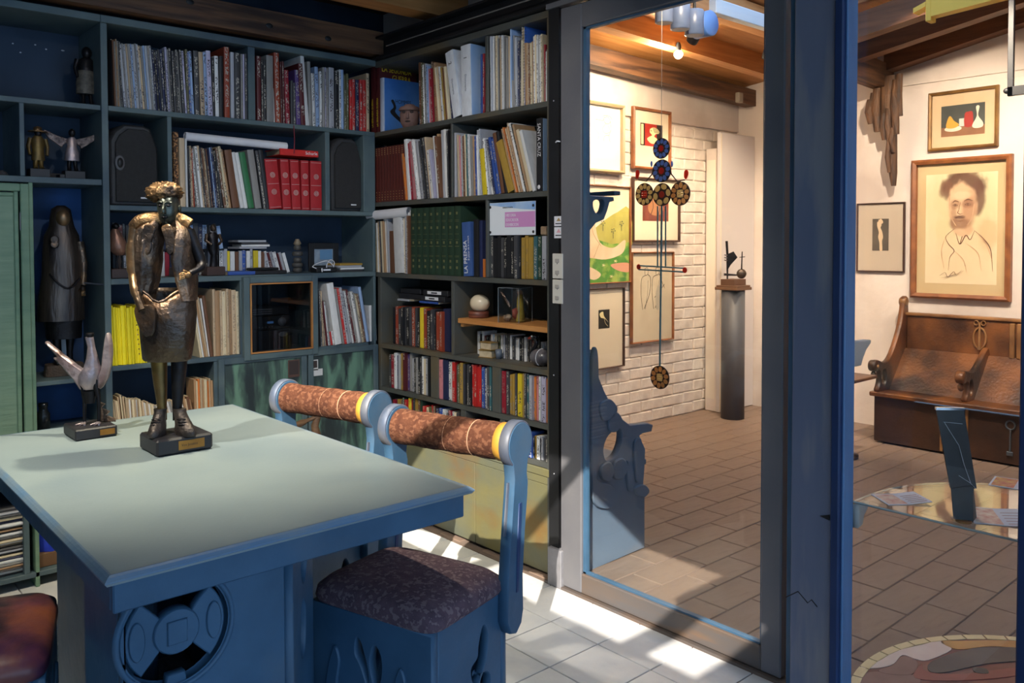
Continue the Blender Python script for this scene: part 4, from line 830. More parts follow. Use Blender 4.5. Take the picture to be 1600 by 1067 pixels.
MB().cbox(-.055, .055, -.035, .035, 0, .024, .004).build('case', M_BLACK, dv_); MB().box(-.02, .02, -.0355, -.034, .008, .016).build('front_label', M_PAPERW, dv_)
MB().tube(smooth_open([(-.055, -.03, .02), (-.07, -.02, .03), (-.03, .0, .045), (.02, .0, .055), (.045, -.02, .03), (.03, -.03, .012), (.0, -.03, .025), (.03, -.01, .06), (.06, .0, .05), (.05, -.01, .02)], 7), .0022, 6).build('cable', M_PAPERW, dv_)
MB().tube([(-.03, -.04, .02), (-.035, -.05, .003)], [.004, .003], 6).build('plug', M_PAPERW, dv_)
# small bronze figurines on plinths in front of the discs
def figurine(u, label, h, base_m, kind):
    p = on_y(u, 428, YA+.045); t = thing('figurine', label, 'figurine', (p.x, YA+.05, S3+.001), 0, 'small bronze figurines')
    bh = .04; MB().cbox(-.042, .042, -.034, .034, 0, bh, .002).build('plinth', base_m, t)
    if base_m is M_PLINTHN: MB().box(-.006, .012, -.0346, -.034, .02, .03).build('tag', M_PAPERW, t)
    if kind == 0:   # squat bird-like torso on thin legs, head bowed
        MB().loft([(0, 0, bh+.055, .018, .015), (-.004, -.004, bh+.075, .036, .03), (-.006, 0, bh+.11, .034, .03), (-.012, .004, bh+.145, .024, .022), (-.016, 0, bh+.165, .014, .014)], 14, jit=.25).build('body', M_BRONZEP, t)
        for s in (-1, 1): MB().tube([(s*.010, 0, bh), (s*.012, .002, bh+.03), (s*.008, 0, bh+.065)], [.006, .004, .007], 7).build('leg', M_BRONZED, t)
        MB().ball((-.016, -.006, bh+.178), .014, .016, .013, jit=.2).build('head', M_BRONZED, t)
    else:
        MB().loft([(0, 0, bh, .02, .018), (.004, 0, bh+.05, .014, .013), (0, 0, bh+.08, .026, .02), (0, 0, bh+.12, .022, .018), (0, 0, bh+.14, .03, .016), (0, 0, bh+.155, .012, .012)], 12, jit=.35).build('body', M_BRONZED, t)
        MB().ball((0, -.004, bh+.175), .014, .015, .017, jit=.2).build('head', M_BRONZE, t)
        for s in (-1, 1): MB().tube([(s*.028, 0, bh+.145), (s*.036, -.012, bh+.115), (s*.016, -.024, bh+.10)], [.008, .007, .006], 7).build('arm', M_BRONZE, t)
M_BRONZEP = mk('rosy_bronze', lin(150, 110, 92), lin(90, 66, 58), 9, .4, .5, bump=.5, bscale=30)
M_PLINTHW = mk('dark_wood_plinth', lin(70, 48, 40), lin(56, 38, 32), 6, .5); M_PLINTHN = plain('navy_plinth', 38, 40, 60)
figurine(188, 'squat rosy bronze bird figurine at the left end of the disc shelf', .2, M_PLINTHW, 0)
figurine(219, 'slim bronze figurine on a navy plinth in front of the discs', .2, M_PLINTHN, 1)
figurine(284, 'dark bronze figurine seen through the open coat of the standing statue', .2, M_PLINTHW, 1)
figurine(334, 'bronze figurine on brown plinth under the left elbow of the statue', .2, M_PLINTHW, 1)
# stereo cabinet
SX0, SX1 = on_y(381, 500, YA-.02).x, on_y(497, 500, YA-.02).x; SZ0, SZ1 = on_y(383, 565, YA-.02).z+.002, on_y(383, 433, YA-.02).z
st = thing('stereo_cabinet', 'glass fronted wooden cabinet holding the stereo, with orange inner frame', 'cabinet', ((SX0+SX1)/2, YA, SZ0))
w = (SX1-SX0)/2; h = SZ1-SZ0; f = .03
body = MB(); body.cbox(-w, -w+.016, -.006, .27, 0, h, .001); body.cbox(w-.016, w, -.006, .27, 0, h, .001); body.cbox(-w+.016, w-.016, -.006, .27, 0, .016, .001); body.cbox(-w+.016, w-.016, -.006, .27, h-.016, h, .001); body.box(-w+.016, w-.016, .262, .27, .016, h-.016)
body.build('body', M_SHELFA, st)
dr = MB()
for q in ((-w, -w+f, 0, h), (w-f, w, 0, h), (-w+f, w-f, 0, f), (-w+f, w-f, h-f, h)): dr.cbox(q[0], q[1], -.024, -.007, q[2], q[3], .003)
do = dr.build('glass_door', M_SHELFA, st); g_ = .006; ib = MB()
for q in ((-w+f, -w+f+g_, f, h-f), (w-f-g_, w-f, f, h-f), (-w+f+g_, w-f-g_, f, f+g_), (-w+f+g_, w-f-g_, h-f-g_, h-f)): ib.box(q[0], q[1], -.027, -.010, q[2], q[3])
ib.build('inner_frame', mk('orange_wood', lin(188, 132, 74), lin(160, 106, 56), 8, .5), do); MB().box(-w+f, w-f, -.016, -.013, f, h-f).build('pane', M_GLASSD, do)
se = thing('stereo', 'black stereo system behind the cabinet glass', 'stereo', ((SX0+SX1)/2-.015, YA+.04, SZ0+.018))
M_ST = plain('stereo_black', 44, 44, 48, .45); M_STL = plain('stereo_grey', 120, 120, 124, .4)
MB().cbox(-.105, .085, 0, .2, 0, .11, .004).build('cassette_deck', M_ST, se); MB().cbox(-.105, .085, .002, .2, .112, .175, .003).build('amplifier', M_ST, se)
MB().cbox(-.10, .08, .004, .2, .177, .215, .003).build('disc_changer', M_ST, se)
for k in range(3): MB().box(-.10, -.005, .001, .004, .185+k*.010, .189+k*.010).build('slot', M_STL, se)
MB().lathe([(.001, 0), (.021, 0), (.021, .008), (.001, .008)], 18, (.045, .0, .145), 'y').build('volume_knob', M_STL, se)
MB().box(-.03, .0, -.0005, .003, .14, .15).build('display', mk('stereo_display', lin(70, 110, 160), None, emit=.4), se)
MB().lathe([(.019, 0), (.024, 0), (.024, .003), (.019, .003)], 18, (.05, -.002, .085), 'y', sx=1, sy=.5).build('badge_ring', M_STL, se)
for k in range(5): MB().ball((-.07+.016*k, 0, .124), .003, n=6, k=4).build('button', M_STL, se)
MB().box(-.08, .05, -.001, 0, .012, .016).build('tape_door_line', M_STL, se)

# ================================================================== THINGS IN THE NICHE BOOKCASE
def px_niche(u, v, y): return on_y(u, v, y)
# dark standing figure on the top compartment
p = on_y(136, 158, YA+.12); t = thing('statue', 'dark figure with a pale patterned tunic in the top left compartment', 'statue', (p.x, YA+.12, zA+.001))
for s in (-1, 1): MB().tube([(s*.016, -.012, .0), (s*.015, 0, .03), (s*.012, .003, .07)], [.010, .007, .009], 8).build('leg', M_BRONZED, t)
MB().loft([(0, 0, .055, .042, .026), (0, 0, .10, .042, .027), (0, 0, .15, .034, .024)], 14).build('tunic', mk('patterned_tunic', lin(96, 88, 76), lin(62, 56, 50), 60, .6), t)
MB().loft([(0, 0, .15, .034, .024), (0, 0, .19, .036, .022), (0, 0, .205, .016, .014)], 14).build('torso', M_BRONZED, t); MB().ball((0, -.004, .225), .02, .021, .026).build('head', M_BRONZED, t)
for s in (-1, 1): MB().tube([(s*.034, 0, .195), (s*.044, 0, .16), (s*.038, -.012, .12)], [.010, .008, .006], 7).build('arm', M_BRONZED, t)
# man with a broad hat
p = on_y(60, 262, YA+.10); t = thing('figurine', 'bronze man with a broad brimmed hat on a grey block', 'figurine', (p.x, YA+.10, zB+.001))
MB().cbox(-.036, .036, -.03, .03, 0, .036, .002).build('plinth', M_PLINTH, t)
M_BRY = mk('yellowed_bronze', lin(132, 104, 44), lin(70, 62, 56), 6, .45, .6, bump=.5, bscale=26)
for s in (-1, 1): MB().tube([(s*.011, -.01, .036), (s*.010, 0, .05), (s*.008, 0, .085)], [.010, .009, .012], 8).build('leg', M_BRY, t)
MB().loft([(0, 0, .07, .024, .017), (0, 0, .11, .022, .016), (0, 0, .15, .026, .017), (0, 0, .168, .014, .011)], 14, jit=.1).build('coat', M_BRY, t)
for s in (-1, 1): MB().tube([(s*.026, 0, .158), (s*.034, .002, .125), (s*.030, -.008, .09)], [.009, .008, .006], 7).build('arm', M_BRY, t)
MB().ball((0, -.003, .178), .013, .014, .015).build('head', M_BRONZED, t)
MB().lathe([(.001, .192), (.034, .186), (.036, .183), (.001, .183)], 18).build('hat_brim', M_BRONZEL, t); MB().lathe([(.017, .186), (.015, .202), (.004, .206)], 14).build('hat_crown', M_BRONZEL, t)
# winged woman
p = on_y(113, 263, YA+.10); t = thing('figurine', 'winged woman figurine with outspread wings on a stepped grey block', 'figurine', (p.x, YA+.10, zB+.001))
MB().cbox(-.034, .042, -.03, .03, 0, .034, .002).build('plinth', M_PLINTH, t); MB().cbox(-.054, -.034, -.03, .03, 0, .018, .002).build('plinth_step', M_PLINTH, t)
for s in (-1, 1): MB().tube([(s*.013, -.008, .034), (s*.012, 0, .05), (s*.010, 0, .085)], [.009, .007, .009], 8).build('leg', M_BRONZED, t)
MB().loft([(0, 0, .076, .028, .019), (0, 0, .11, .026, .018), (0, 0, .135, .017, .013), (0, 0, .16, .021, .015), (0, 0, .172, .010, .010)], 14, jit=.08).build('dress', M_PINKM, t)
MB().ball((0, -.003, .19), .013, .014, .017).build('head', M_BRONZED, t)
for s in (-1, 1):
    wing = [(s*.012, .165), (s*.05, .176), (s*.098, .196), (s*.104, .192), (s*.086, .165), (s*.060, .145), (s*.036, .128), (s*.030, .14), (s*.018, .148)]
    plate('wing', [wing], .008, mk('wing_metal', lin(150, 132, 126), lin(70, 60, 60), 40, .4, .6, bump=1, bscale=60), t, MX((0, .008, 0), (1, 0, 0), (0, 0, 1)), .002)
tag(MB().cbox(-.045, .045, -.02, .02, 0, .03, .006).build('stone_block', mk('slate', lin(70, 66, 64), lin(56, 54, 56), 8, .8, bump=.5), None, (on_y(95, 250, YA+.2).x, YA+.22, zB+.001)), 'dull slate block lying behind the two small figurines', 'stone')
tag(MB().loft([(0, 0, 0, .02, .02), (0, 0, .012, .016, .016), (0, 0, .02, .006, .006)], 10).build('stone', MATS['slate'], None, (on_y(4, 267, YA+.05).x, YA+.05, zB+.001)), 'small grey stone at the left edge of the middle compartment', 'stone')
# shrouded woman on a wooden block
p = on_y(100, 585, YA+.16); t = thing('statue', 'tall shrouded bronze woman standing on a stone block in the blue niche', 'statue', (p.x, YA+.16, zC+.001), math.radians(-8))
MB().loft([(0, 0, 0, .075, .055, 0, 5), (0, 0, .045, .07, .05, 0, 5)], 16, jit=.08).build('plinth', mk('rough_stone', lin(96, 78, 64), lin(64, 54, 48), 9, .8, bump=1), t)
for s in (-1, 1):
    MB().tube([(s*.024, 0, .05), (s*.022, 0, .09), (s*.026, 0, .16)], [.012, .012, .018], 9).build('leg', M_BRONZED, t); MB().ball((s*.026, -.02, .052), .015, .032, .012).build('shoe', M_BRONZED, t)
MB().loft([(.004, 0, .15, .066, .046), (.004, 0, .20, .068, .048), (0, 0, .24, .074, .054)], 20, jit=.06).build('skirt', M_BRONZED, t)
M_SHROUD = mk('shroud_bronze', lin(104, 90, 80), lin(56, 50, 50), 6, .35, .75, bump=.4, bscale=18, stretch=(3, 3, .6))
MB().loft([(-.006, 0, .225, .088, .062), (-.006, 0, .30, .086, .06), (0, 0, .40, .078, .056), (0, 0, .50, .072, .05), (0, 0, .575, .066, .044), (0, .004, .615, .046, .04), (0, .004, .65, .042, .042), (0, .004, .685, .036, .038), (0, .004, .70, .016, .018)], 22, jit=.05).build('shroud', M_SHROUD, t)
MB().ball((.004, -.026, .648), .028, .026, .036).build('face', mk('face_bronze', lin(160, 130, 96), lin(110, 88, 68), 9, .35, .7), t)
MB().tube([(.064, -.01, .55), (.078, -.015, .46), (.074, -.03, .37)], [.018, .015, .012], 9).build('arm', M_BRONZE, t)
hnd = MB(); hnd.ball((.072, -.034, .355), .011, .010, .014)
for k in range(4): hnd.tube([(.066+.004*k, -.036, .348), (.066+.004*k, -.044, .336), (.067+.004*k, -.040, .326)], [.0035, .003, .0022], 5)
hnd.tube([(.06, -.036, .356), (.056, -.046, .345)], [.0035, .0025], 5)
hnd.build('hand', M_BRONZEL, t)
MB().tube(smooth_open([(-.05, -.05, .42), (-.02, -.07, .38), (.02, -.068, .36), (.06, -.05, .40)], 5), .004, 6).build('belt', M_BRONZED, t)
for k in range(2): MB().lathe([(.013, 0), (.016, .001), (.013, .002)], 14, (-.03, -.052, .56-.02*k), 'y').build('brooch', M_BRONZE, t)
c0 = on_y(107, 585, YA+.25); tag(MB().box(-.02, .02, -.001, .001, 0, .16).build('card', M_PAPERW, None, (c0.x, YA+.26, zC+.001), (-.1, 0, .05)), 'white card leaning behind the legs of the shrouded statue', 'card')
tp_ = on_y(115, 270, YA+.31); 
# jar in the niche below
p = on_y(68, 668, YA+.1); tag(MB().lathe([(.001, 0), (.024, 0), (.025, .07), (.016, .085), (.016, .10), (.018, .102), (.018, .115), (.001, .116)], 18).build('jar', plain('dark_jar', 26, 30, 34, .25), None, (p.x, YA+.1, .592)), 'dark glass jar in the lower part of the blue niche', 'jar')
board_ = MB().cbox(ax(53, 460)+.006, X0A-.001, YA+.02, YA+DA-.002, .572, .59, .002).build('niche_shelf', M_SHELFA, NB, -Vector(NB.location))
# lying magazines at the bottom left, blue bag on cardboard
zz = .061; x_ = on_y(12, 850, YA+.02).x
MC = ['cream', 'charcoal', 'white', 'charcoal', 'tan', 'grey', 'white', 'navy', 'cream', 'charcoal', 'silver', 'charcoal', 'beige', 'white']
k = 0
while zz < .325:
    th = random.uniform(.007, .014); k += 1; c = MC[k % len(MC)]
    flat('magazine', x_-.045+random.uniform(-.006, .006), YA+.02+random.uniform(0, .02), zz, .22, .26, th, c, random.uniform(-.03, .03), f'{CNAME.get(c, c)} magazine lying flat, {ordinal(k)} from the bottom of the floor stack', 'magazine', 'flat magazine stack under the table')
    zz += th+.0006
p = on_y(82, 885, YA+.06); cb = tag(MB().cbox(-.06, .06, -.05, .1, 0, .055, .002).build('cardboard_box', plain('cardboard', 120, 88, 62), None, (p.x, YA+.09, .061)), 'low brown cardboard box under the blue bag at floor level', 'box')
tag(MB().loft([(0, 0, 0, .05, .05), (-.006, 0, .03, .054, .045), (-.01, .01, .08, .034, .03), (-.014, .01, .13, .018, .014), (-.02, .012, .165, .024, .010)], 12, jit=.3).build('plastic_bag', plain('blue_plastic', 40, 62, 190, .3), None, (p.x-.005, YA+.09, .117)), 'crumpled bright blue plastic bag left of the table pedestal', 'bag')

# ================================================================== THINGS IN BOOKCASE B
# clay mask beside the HOMMES book
p = on_x(640, 200, XB+.05); t = thing('clay_mask', 'small rosy clay mask of a face leaning on the top right shelf', 'mask', (XB+.05, on_x(640, 190, XB+.05).y, T1+.001), math.radians(-52))
M_CLAY = mk('rosy_clay', lin(140, 108, 98), lin(104, 78, 72), 12, .7, bump=.5, bscale=40)
MB().loft([(0, 0, 0, .03, .026), (0, 0, .03, .046, .032), (0, 0, .07, .050, .034), (0, 0, .10, .042, .030), (0, 0, .118, .022, .018)], 18, jit=.1).build('head', M_CLAY, t)
MB().loft([(0, -.034, .045, .010, .012), (0, -.036, .06, .008, .009), (0, -.032, .082, .006, .005)], 8).build('nose', M_CLAY, t)
for s in (-1, 1): MB().ball((s*.02, -.030, .078), .010, .006, .007).build('eye', plain('clay_dark', 58, 44, 42), t)
MB().ball((0, -.032, .032), .014, .005, .005).build('mouth', MATS['clay_dark'], t); MB().lathe([(.05, .085), (.055, .09), (.045, .105)], 16).build('headband', M_CLAY, t)
# white paper roll on the paper files
a = on_x(577, 337, XB-.005); b = on_x(640, 331, XB+.02)
pr = MB(); r = .024; d = b-a; pr.tube([(0, 0, 0), tuple(d)], r, 18, cap=False); pr.tube([(0, 0, 0), tuple(d)], r*.85, 18, cap=False)
tag(pr.build('paper_roll', M_PAPERW, None, (a.x, a.y, a.z)), 'white sheet rolled up on top of the paper files in the corner', 'paper roll')
# printed card standing on the tapes
p0, p1 = on_x(763, 341, XB+.012), on_x(836, 341, XB+.012); zb_, zt2 = on_x(800, 367.5, XB+.012).z, on_x(800, 316, XB+.012).z
cw = p0.y-p1.y; chh = zt2-zb_
cd = thing('printed_card', 'white and pale blue printed card with pink block standing on the video tapes', 'card', (XB+.014, (p0.y+p1.y)/2, zb_+.001), -math.pi/2)
MB().box(-cw/2, cw/2, 0, .002, 0, chh).build('sheet', mk('card_white', lin(236, 240, 246), lin(228, 236, 244), 2, .35), cd)
MB().prism([(-cw/2+.001, chh-.001), (cw/2-.001, chh-.001), (cw/2-.001, chh*.74), (cw*.2, chh*.78), (-cw*.1, chh*.85), (-cw/2+.001, chh*.94)], -.0006, 0, 'y').build('sky_print', mk('card_blue', lin(110, 160, 226), lin(190, 214, 240), 9, .35), cd)
MB().box(-.04, cw/2-.001, -.0008, 0, chh*.24, chh*.70).build('pink_print', plain('card_pink', 214, 150, 206, .35), cd)
for k, s in enumerate(('HISTORIA', 'EDUCADOR', 'EXHIBICION')): text('card_text', s, .018, M_PAPERW, cd, MX((-.034, -.0010, chh*.56-k*.020), (1, 0, 0), (0, 0, 1)), .0003, sx=.8)
text('card_text', 'ANGELO PLATA', .009, M_BT, cd, MX((-.055, -.0010, chh*.82), (1, 0, 0), (0, 0, 1)), .0003)
for sx in (-1, 1):
    for z in (.09, .87): MB().lathe([(.0048, 0), (.0062, 0), (.0062, .001), (.0048, .001)], 12, (sx*(cw/2-.012), -.0016, chh*z), 'y').build('corner_emblem', M_BT, cd)
p = on_x(848, 366, XB+.02); tag(MB().cbox(-.016, .016, 0, .06, 0, .035, .004).build('small_box', mk('beige_box', lin(176, 150, 120), lin(120, 96, 76), 20, .7), None, (XB+.02, p.y, on_x(848, 367.5, XB+.02).z+.001), (0, 0, -math.pi/2)), 'small beige box beside the printed card', 'box')
# black cases lying over the tapes, blue books
zt3 = on_x(660, 476, XB+.04).z+.008
def vhs(u, z, lab, group, light, rz=0.0, sb=.05):
    p = on_x(u, 460, XB+sb); t = thing('video_cassette', lab, 'video cassette', (XB+sb, p.y, z), -math.pi/2+rz, group)
    MB().cbox(-.094, .094, 0, .105, 0, .026, .002).build('shell', plain('cassette_black', 34, 34, 38, .5), t)
    if light: MB().box(-.06, .045, -.0008, .0, .006, .021).build('label_strip', M_PAPERW, t); MB().box(-.03, .015, -.0012, -.0008, .010, .016).build('label_print', M_BT, t)
vhs(640, zt3+.012, 'black video cassette lying flat at the left above the tapes', 'cassettes above the tapes', False, .03, .07)
vhs(641, zt3+.039, 'black video cassette, topmost at the left above the tapes', 'cassettes above the tapes', False, -.05, .07)
vhs(676, zt3+.012, 'black video cassette with white label, lower of the two at the divider', 'cassettes above the tapes', True, .0, .04)
vhs(680, zt3+.039, 'black video cassette with white label, upper of the two at the divider', 'cassettes above the tapes', True, .04, .05)
flat('book', XB+.07, on_x(672, 478, XB+.05).y, zt3, .15, .11, .010, 'blue', -math.pi/2, 'blue paperback lying between the tapes and the labelled cassettes', 'book').location.x = XB+.04
flat('book', XB+.07, on_x(630, 478, XB+.05).y, zt3, .10, .10, .010, 'silver', -math.pi/2, 'pale paperback lying on the tapes under the black cassettes', 'book').location.x = XB+.05
# egg on a dish, display box
pe = on_x(748, 497, XB+.10); eg = thing('dish', 'round reddish brown wooden dish on the pine shelf', 'dish', (XB+.09, on_x(748, 497, XB+.09).y, zpl+.001))
MB().lathe([(.001, 0), (.045, 0), (.047, .005), (.047, .028), (.043, .03), (.04, .024), (.001, .022)], 28).build('bowl', mk('red_brown_wood', lin(128, 72, 52), lin(104, 56, 42), 8, .5), eg); MB().lathe([(.0472, .012), (.0478, .015), (.0472, .018)], 28).build('groove', plain('dish_dark', 92, 50, 38), eg)
egg = MB(); egg.lathe([(.0005, -.036), (.014, -.034), (.026, -.026), (.034, -.013), (.0365, .002), (.034, .018), (.027, .033), (.016, .043), (.0005, .047)], 24)
e = egg.build('egg', plain('ivory_egg', 226, 208, 178, .25), None, (XB+.09, eg.location.y-.002, zpl+.066), (math.radians(90), 0, math.radians(12))); e.scale = (1.12, 1.12, 1.12)
tag(e, 'large ivory ostrich egg resting in the brown dish', 'egg')
pa, pb2 = on_x(769, 500, XB+.03), on_x(812, 505, XB+.03)
db = thing('display_box', 'clear acrylic display box with a yellow figure inside on the pine shelf', 'display box', (XB+.075, (pa.y+pb2.y)/2-.012, zpl+.001), math.radians(20))
W_ = .062; H_ = on_x(790, 449, XB+.05).z-zpl
M_ACR = glass_mat('acrylic', (.93, .95, .95, 1), 1.6)
sides = MB()
for q in ((-W_, -W_+.002, -.05, .05, 0, H_), (W_-.002, W_, -.05, .05, 0, H_), (-W_, W_, -.05, -.048, 0, H_), (-W_, W_, .048, .05, 0, H_), (-W_, W_, -.05, .05, H_-.002, H_)): MB().box(*q).build('pane', M_ACR, db)
edge = plain('acrylic_edge', 120, 126, 128, .3)
for q in ((-W_, -.05), (W_, -.05), (-W_, .05), (W_, .05)): MB().box(q[0]-.001, q[0]+.001, q[1]-.001, q[1]+.001, 0, H_).build('edge', edge, db)
for q in ((-W_, W_, -.051, -.049), (-W_, W_, .049, .051), (-W_-.001, -W_+.001, -.05, .05), (W_-.001, W_+.001, -.05, .05)): MB().box(*q, H_-.001, H_+.001).build('edge', edge, db)
ins = thing('figurine', 'yellow cloth figure with red details inside the acrylic box', 'figurine', (db.location.x+.01, db.location.y-.02, zpl+.004))
MB().loft([(0, 0, 0, .022, .018), (0, 0, .04, .018, .016), (0, 0, .09, .014, .012), (0, 0, .115, .010, .010)], 12, jit=.2).build('body', mk('yellow_cloth', lin(176, 150, 60), lin(140, 112, 44), 20, .9), ins); MB().ball((0, 0, .122), .012).build('head', plain('doll_head', 150, 110, 80), ins); MB().ball((-.02, .01, .035), .016, .012, .022, jit=.4).build('sash', plain('doll_red', 150, 66, 52), ins)
tag(MB().ball((0, 0, .014), .018, .018, .014, jit=.5).build('shell', mk('shell_tan', lin(190, 160, 130), lin(110, 80, 60), 60, .5), None, (db.location.x-.02, db.location.y+.028, zpl+.004)), 'small tan shell inside the acrylic box', 'shell')
# two little box-books, grey duck
for k, lab in enumerate(('tan miniature book, lower of two before the paperbacks', 'olive miniature book, upper of two before the paperbacks')):
    t = thing('miniature_book', lab, 'book', (XB+.045, on_x(757, 556, XB+.04).y+.002, T4+.001+k*.0355), -math.pi/2+(.25 if k == 0 else .05), 'miniature books')
    hh_ = .034
    MB().box(-.038+.006*k, .038, 0, .05, 0, .003).build('cover', mk('mini_cover', lin(150, 120, 60), lin(120, 92, 50), 14, .6), t); MB().box(-.038, .038, 0, .05, hh_-.003, hh_).build('cover', MATS['mini_cover'], t); MB().box(-.034, .034, .003, .047, .003, hh_-.003).build('pages', M_PAGE, t)
tag(MB().lathe([(.001, 0), (.013, 0), (.016, .04), (.014, .04), (.011, .004), (.001, .004)], 16).build('tumbler', plain('blue_grey_glass', 96, 106, 120, .2), None, (XB+.075, on_x(778, 550, XB+.07).y, T4+.001)), 'small blue grey tumbler beside the miniature books', 'tumbler')
dk = thing('duck_carving', 'grey stone duck with black neck and red beak at the shelf end', 'carving', (XB+.06, on_x(842, 574, XB+.06).y+.002, T4+.001), -math.pi/2)
M_DUCK = mk('striped_stone', lin(120, 116, 120), lin(70, 68, 74), 6, .3, stretch=(6, 1, 1.5))
MB().ball((.012, .0, .036), .052, .036, .036, n=20, k=12).build('body', M_DUCK, dk)
MB().tube([(.022, -.037*math.cos(a), .036+.0365*math.sin(a)) for a in [math.radians(x) for x in range(-60, 101, 16)]], .0016, 5).build('bead_line', M_PAPERW, dk)
MB().tube(smooth_open([(-.035, 0, .03), (-.038, 0, .055), (-.022, 0, .075), (-.012, 0, .095), (-.02, 0, .112)], 5), [.012]*6+[.009]*15, 10).build('neck', plain('duck_black', 30, 30, 34, .25), dk)
MB().ball((-.026, 0, .118), .018, .013, .013).build('head', MATS['duck_black'], dk); MB().tube([(-.036, 0, .116), (-.062, 0, .108)], [.009, .004], 8).build('beak', plain('beak_red', 190, 66, 44, .4), dk); MB().ball((-.028, -.012, .121), .004, n=8, k=5).build('eye', M_PAPERW, dk)
# switches and stickers on the black jamb
def switch(v0, v1, lab):
    a = on_x(864.5, v0, XD+.002); b = on_x(880.5, v1, XD+.002); t = thing('light_switch', lab, 'switch', (XD+.004, (a.y+b.y)/2, b.z), -math.pi/2, 'switch plates'); w = a.y-b.y; h = a.z-b.z
    MB().cbox(-w/2, w/2, -.008, .0, 0, h, .002).build('plate', plain('ivory_plastic', 218, 212, 200, .4), t)
    for z in (.25, .72): MB().cbox(-.010, .010, -.012, -.008, h*z-.007, h*z+.007, .001).build('rocker', plain('ivory_rocker', 180, 172, 164, .4), t); MB().ball((0, -.008, h*z-.012), .0022, n=6, k=4).build('screw', M_CHROME, t)
switch(396, 435.5, 'upper ivory double switch plate beside the glass door'); switch(436.5, 475, 'lower ivory double switch plate beside the glass door')
for v0, v1, m2, lab in ((338, 353, plain('sticker_gold', 170, 140, 90), 'white sticker with a small emblem above the switches'), (355, 372, plain('sticker_pinkprint', 226, 170, 180), 'white sticker with pink print above the switches')):
    a = on_x(866, v0, XD+.003); b = on_x(880, v1, XD+.003); w = a.y-b.y; h = a.z-b.z; t = thing('sticker', lab, 'sticker', (XD+.004, (a.y+b.y)/2, b.z), -math.pi/2)
    MB().box(-w/2, w/2, -.0012, 0, 0, h).build('paper', M_PAPERW, t); MB().prism([(-w*.25, h*.5), (w*.25, h*.5), (0, h*.85)], -.0016, -.0012, 'y').build('emblem', m2, t); MB().box(-w*.36, w*.36, -.0016, -.0012, h*.2, h*.3).build('print', M_BT, t)
p = on_x(872, 222, XD+.003); tag(MB().tube([(-.012, 0, 0), (0, -.006, .003), (.012, 0, .001)], .003, 6).build('hook', M_PAPERW, None, (XD+.003, p.y, p.z), (0, 0, -math.pi/2)), 'small pale hook on the black jamb high up', 'hook')
# ================================================================== TABLE
TZ = .74
tx0, tx1, ty0, ty1 = .441, 1.304, 1.612, 3.062
T = thing('table', 'blue pedestal table with pale grey green top in the middle of the study', 'table', (.78, 2.3, 0))
tl = Vector(T.location)
def tloc(b, nm, m, par=None):
    o = b.build(nm, m, par or T); o.data.transform(Matrix.Translation(-tl)); return o
b = MB()
def rect(i, z): return [(tx0+i, ty0+i, z), (tx1-i, ty0+i, z), (tx1-i, ty1-i, z), (tx0+i, ty1-i, z)]
b.rings([rect(.014, TZ-.02), rect(.004, TZ-.018), rect(.0, TZ-.012), rect(.0, TZ-.008), rect(.006, TZ-.003), rect(.012, TZ)], 0, False)
top = tloc(b, 'table_top', M_TABLE)
b = MB(); b.rings([rect(.0135, TZ-.0205), rect(-.0008, TZ-.012), rect(-.0008, TZ-.0085), rect(.0055, TZ-.0028), rect(.011, TZ+.0003), rect(.015, TZ+.0003)], 0, False, False)
tloc(b, 'edge_moulding', mk('table_edge', lin(96, 128, 160), lin(120, 136, 148), 8, .35, bump=.1), top)
b = MB()
for q in ((tx0+.018, tx1-.018, ty0+.018, ty0+.036), (tx0+.018, tx1-.018, ty1-.036, ty1-.018), (tx0+.018, tx0+.036, ty0+.036, ty1-.036), (tx1-.036, tx1-.018, ty0+.036, ty1-.036)): tloc(MB().cbox(*q, TZ-.078, TZ-.02, .003), 'apron', M_BLUE)
# pedestal: boards cut with openwork, chamfered corner
PZ = TZ-.021
pw = .845-.50
wc = (.605-.50, .555); R_ = .112
def arc(r0, r1, a0, a1, n=10):
    A_ = [math.radians(a0+(a1-a0)*i/n) for i in range(n+1)]
    return [(wc[0]+r1*math.cos(a), wc[1]+r1*math.sin(a)) for a in A_]+[(wc[0]+r0*math.cos(a), wc[1]+r0*math.sin(a)) for a in reversed(A_)]
loops = [[(0, 0), (pw, 0), (pw, PZ), (0, PZ)], ell(wc[0], wc[1], .112, .112, 44), ell(wc[0], wc[1]-.30, .05, .07, 18)]
Mf = MX((.50, 1.735, 0), (1, 0, 0), (0, 0, 1)); Mf.translation -= tl
fp = plate('pedestal_front', loops, .03, M_BLUE, T, Mf, .003)
plate('wheel_disc', [ell(wc[0], wc[1], .047, .047, 28)], .03, M_BLUE, fp, Mf @ Matrix.Translation((0, 0, .004)), .003)
plate('wheel_square', [[(wc[0]-.02, wc[1]-.024), (wc[0]+.02, wc[1]-.024), (wc[0]+.02, wc[1]+.024), (wc[0]-.02, wc[1]+.024)]], .008, M_BLUE, fp, Mf @ Matrix.Translation((0, 0, .020)), .002)
for s in (-1, 1):
    lobe = [(wc[0]+s*(x-wc[0]), z) for x, z in arc(.044, .102, -47, 47, 14)]
    plate('wheel_lobe', [lobe], .026, M_BLUE, fp, Mf, .003)
    plate('lobe_relief', [ell(wc[0]+s*.078, wc[1], .016, .040, 22)], .008, M_BLUE, fp, Mf @ Matrix.Translation((0, 0, .014)), .002)
plate('wheel_stem', [[(wc[0]-.022, wc[1]-.115), (wc[0]+.022, wc[1]-.115), (wc[0]+.018, wc[1]-.09), (wc[0]-.018, wc[1]-.09)]], .024, M_BLUE, fp, Mf, .002)
